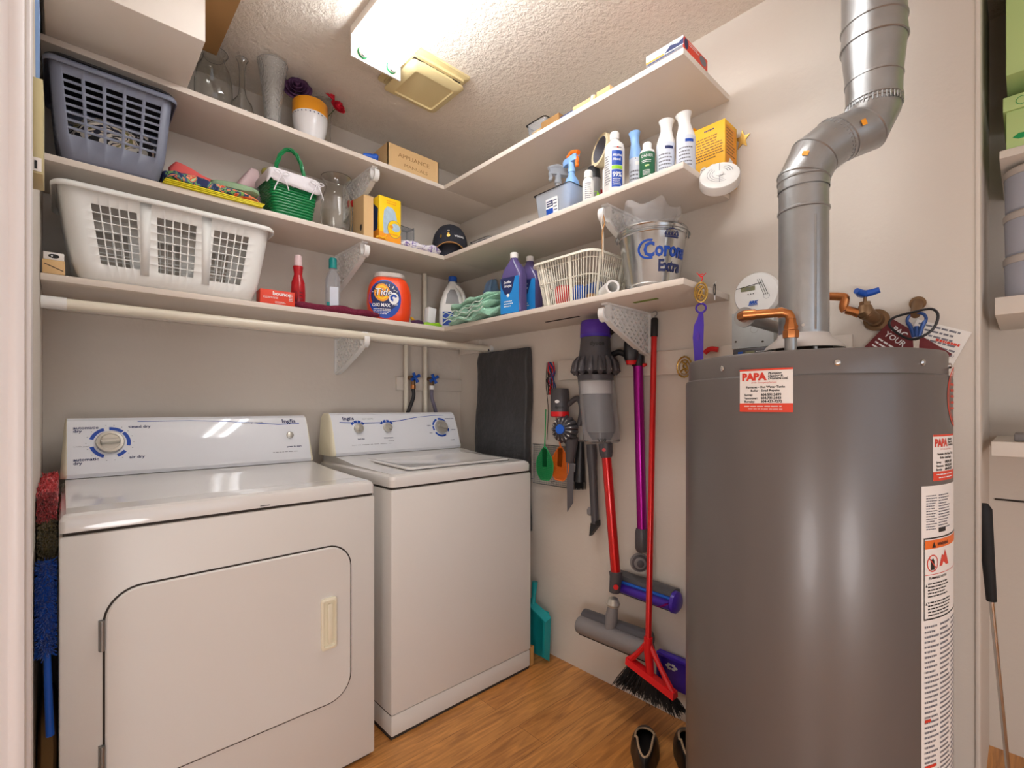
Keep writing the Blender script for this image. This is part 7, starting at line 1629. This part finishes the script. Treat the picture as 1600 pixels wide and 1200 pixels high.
# ---------------------------------------------------------------- floor things and the recess
def shoe(loc, rz, lab):
    r = thing('shoe', lab, 'shoe', loc, rz, 'black shoes on the floor'); N = 24
    def sole(y, s, z): 
        pts = []
        for k in range(N):
            a = 2*PI*k/N; c, sn = math.cos(a), math.sin(a); w = 0.046*(1+0.12*sn)*(0.86 if sn < 0 else 1.0); pts.append((c*w*s, sn*0.14*s+y, z))
        return pts
    mb = MB('leather_black'); mb.loft([sole(0, 0.97, 0.0006), sole(0, 1.0, 0.006), sole(0, 1.0, 0.018), sole(0, 0.98, 0.020)]); mb.build('sole', r)
    mb = MB('leather_black')
    def up(t):
        base = sole(0, 0.97-0.02*t, 0.0203)
        return [(p[0]*(1-0.30*t), p[1]*(1-0.10*t) - 0.03*t*(p[1] > 0), 0.0203+t*(0.050 if p[1] < 0.02 else 0.050-0.32*(p[1]-0.02)*1.0)*1.2) for p in base]
    rings = [up(t) for t in (0, 0.35, 0.7, 1.0)]; mb.loft(rings, 0, True, False); last = rings[-1]
    mb.build('upper', r, solid=0.002)
    mb = MB('shoe_lining'); mb.tube([(p[0]*0.98, p[1]*0.98, p[2]+0.002) for p in last+last[:1]], 0.0035, 0, 6, False); mb.build('collar', r)
shoe((1.395, 0.855, 0.0), -1.03, 'black leather shoe with a tan rim, fully in view under the broom')
shoe((1.488, 0.752, 0.0), -1.03, 'black leather shoe with a tan rim, half hidden by the water heater')
r = thing('golf_club', 'golf club with a black grip leaning in the recess right of the water heater', 'golf club', (1.872, 0.025, 0.0))
mb = MB('bristle_black'); A, B_, Z0 = Vector((1.747, 0.077, 0.897)), Vector((1.783, 0.064, 0.640)), Vector((1.872, 0.025, 0.014)); mb.tube([A, A.lerp(B_, .05), B_], [0.009, 0.0155, 0.0105], 0, 16); mb.build('grip', r, off=(1.872, 0.025, 0)); mb = MB('chrome'); mb.tube([B_, Z0], [0.0058, 0.005], 0, 12); mb.build('shaft', r, off=(1.872, 0.025, 0)); mb = MB('dull_steel'); mb.tube([Z0+Vector((0, 0, 0.01)), Z0+Vector((0.01, 0, 0.0)), Z0+Vector((0.07, -0.01, 0.010))], [0.010, 0.014, 0.016], 0, 10); mb.build('club_head', r, off=(1.872, 0.025, 0))
def recess():
    x0 = 1.90
    tag(MB('white_paint').box(x0, -0.9, 1.012, XR-0.001, YE-0.018, 1.052, bev=0.002).build('recess_shelf'), 'lower thick white shelf in the recess at the far right', 'shelf')
    tag(MB('white_paint').box(x0, -0.9, 1.404, XR-0.001, YE-0.025, 1.453, bev=0.002).build('recess_shelf'), 'middle white shelf carrying the stacked clear jars in the far right recess', 'shelf')
    tag(MB('white_paint').box(x0, -0.9, 1.836, XR-0.001, YE-0.034, 1.858, bev=0.002).build('recess_shelf'), 'upper white shelf carrying the pale green box in the far right recess', 'shelf')
    r = thing('wall_cabinet', 'pale yellow cabinet high in the far right recess', 'cabinet', (2.1, -0.4, 2.06)); MB('mint_green').box(-0.2, -0.5, 0, 0.199, 0.44, 0.395, bev=0.002).build('body', r)
    r = thing('patterned_box', 'pale green lidded box with leaf drawings on the upper recess shelf', 'box', (2.02, -0.06, 1.8585))
    MB('mint_green').box(-0.11, -0.12, 0, 0.11, 0.100, 0.105, bev=0.002).build('body', r); MB('mint_green').box(-0.115, -0.125, 0.1055, 0.115, 0.106, 0.145, bev=0.002).build('lid', r)
    mb = MB('green_plastic'); F = plane((-0.1105, 0.0, 0), (0, -1, 0), (0, 0, 1)); F2 = plane((-0.1155, 0.0, 0), (0, -1, 0), (0, 0, 1))
    for x, y in ((-0.07, 0.03), (0.0, 0.06), (0.06, 0.03)): mb.blob2(F, [(x-0.018, y), (x-0.006, y+0.009), (x+0.014, y+0.007), (x+0.022, y), (x+0.012, y-0.006), (x-0.006, y-0.007)], 0, 0.0006)
    for x in (-0.07, 0.02): mb.arc(F2, x, 0.125, 0.010, 0.0115, 0, 300, 0, 0.0006, 16)
    mb.build('leaf_drawing', r, angle=80)
    proto = None
    for k, lab in enumerate(('lowest of the three stacked clear jars in the far right recess', 'middle one of the three stacked clear jars in the far right recess', 'topmost of the three stacked clear jars in the far right recess')):
        loc = (2.0, -0.022, 1.4535+k*0.123)
        if proto is None:
            r = proto = thing('storage_jar', lab, 'jar', loc, 0, 'stacked clear jars'); b = MB('jar_film'); b.lathe([(0.060, 0), (0.066, 0.006), (0.068, 0.10)], 0, 36); b.build('jar_body', r); b = MB('lid_grey'); b.lathe([(0.070, 0.1003), (0.071, 0.104), (0.071, 0.117), (0.067, 0.122)], 0, 36); b.build('lid', r)
        else:
            r = proto.copy(); C.objects.link(r); r.location = loc; tag(r, lab, 'jar', 'stacked clear jars')
            for ch in list(proto.children): c_ = ch.copy(); C.objects.link(c_); c_.parent = r
    r = thing('remote_unit', 'small grey device lying on the lower recess shelf', 'device', (2.0, -0.02, 1.0525)); MB('grey_plastic').box(-0.07, -0.10, 0, 0.06, 0.045, 0.022, bev=0.004).build('case', r); MB('print_white').box(-0.0712, -0.06, 0.008, -0.0702, 0.0, 0.013).build('label_strip', r)
recess()
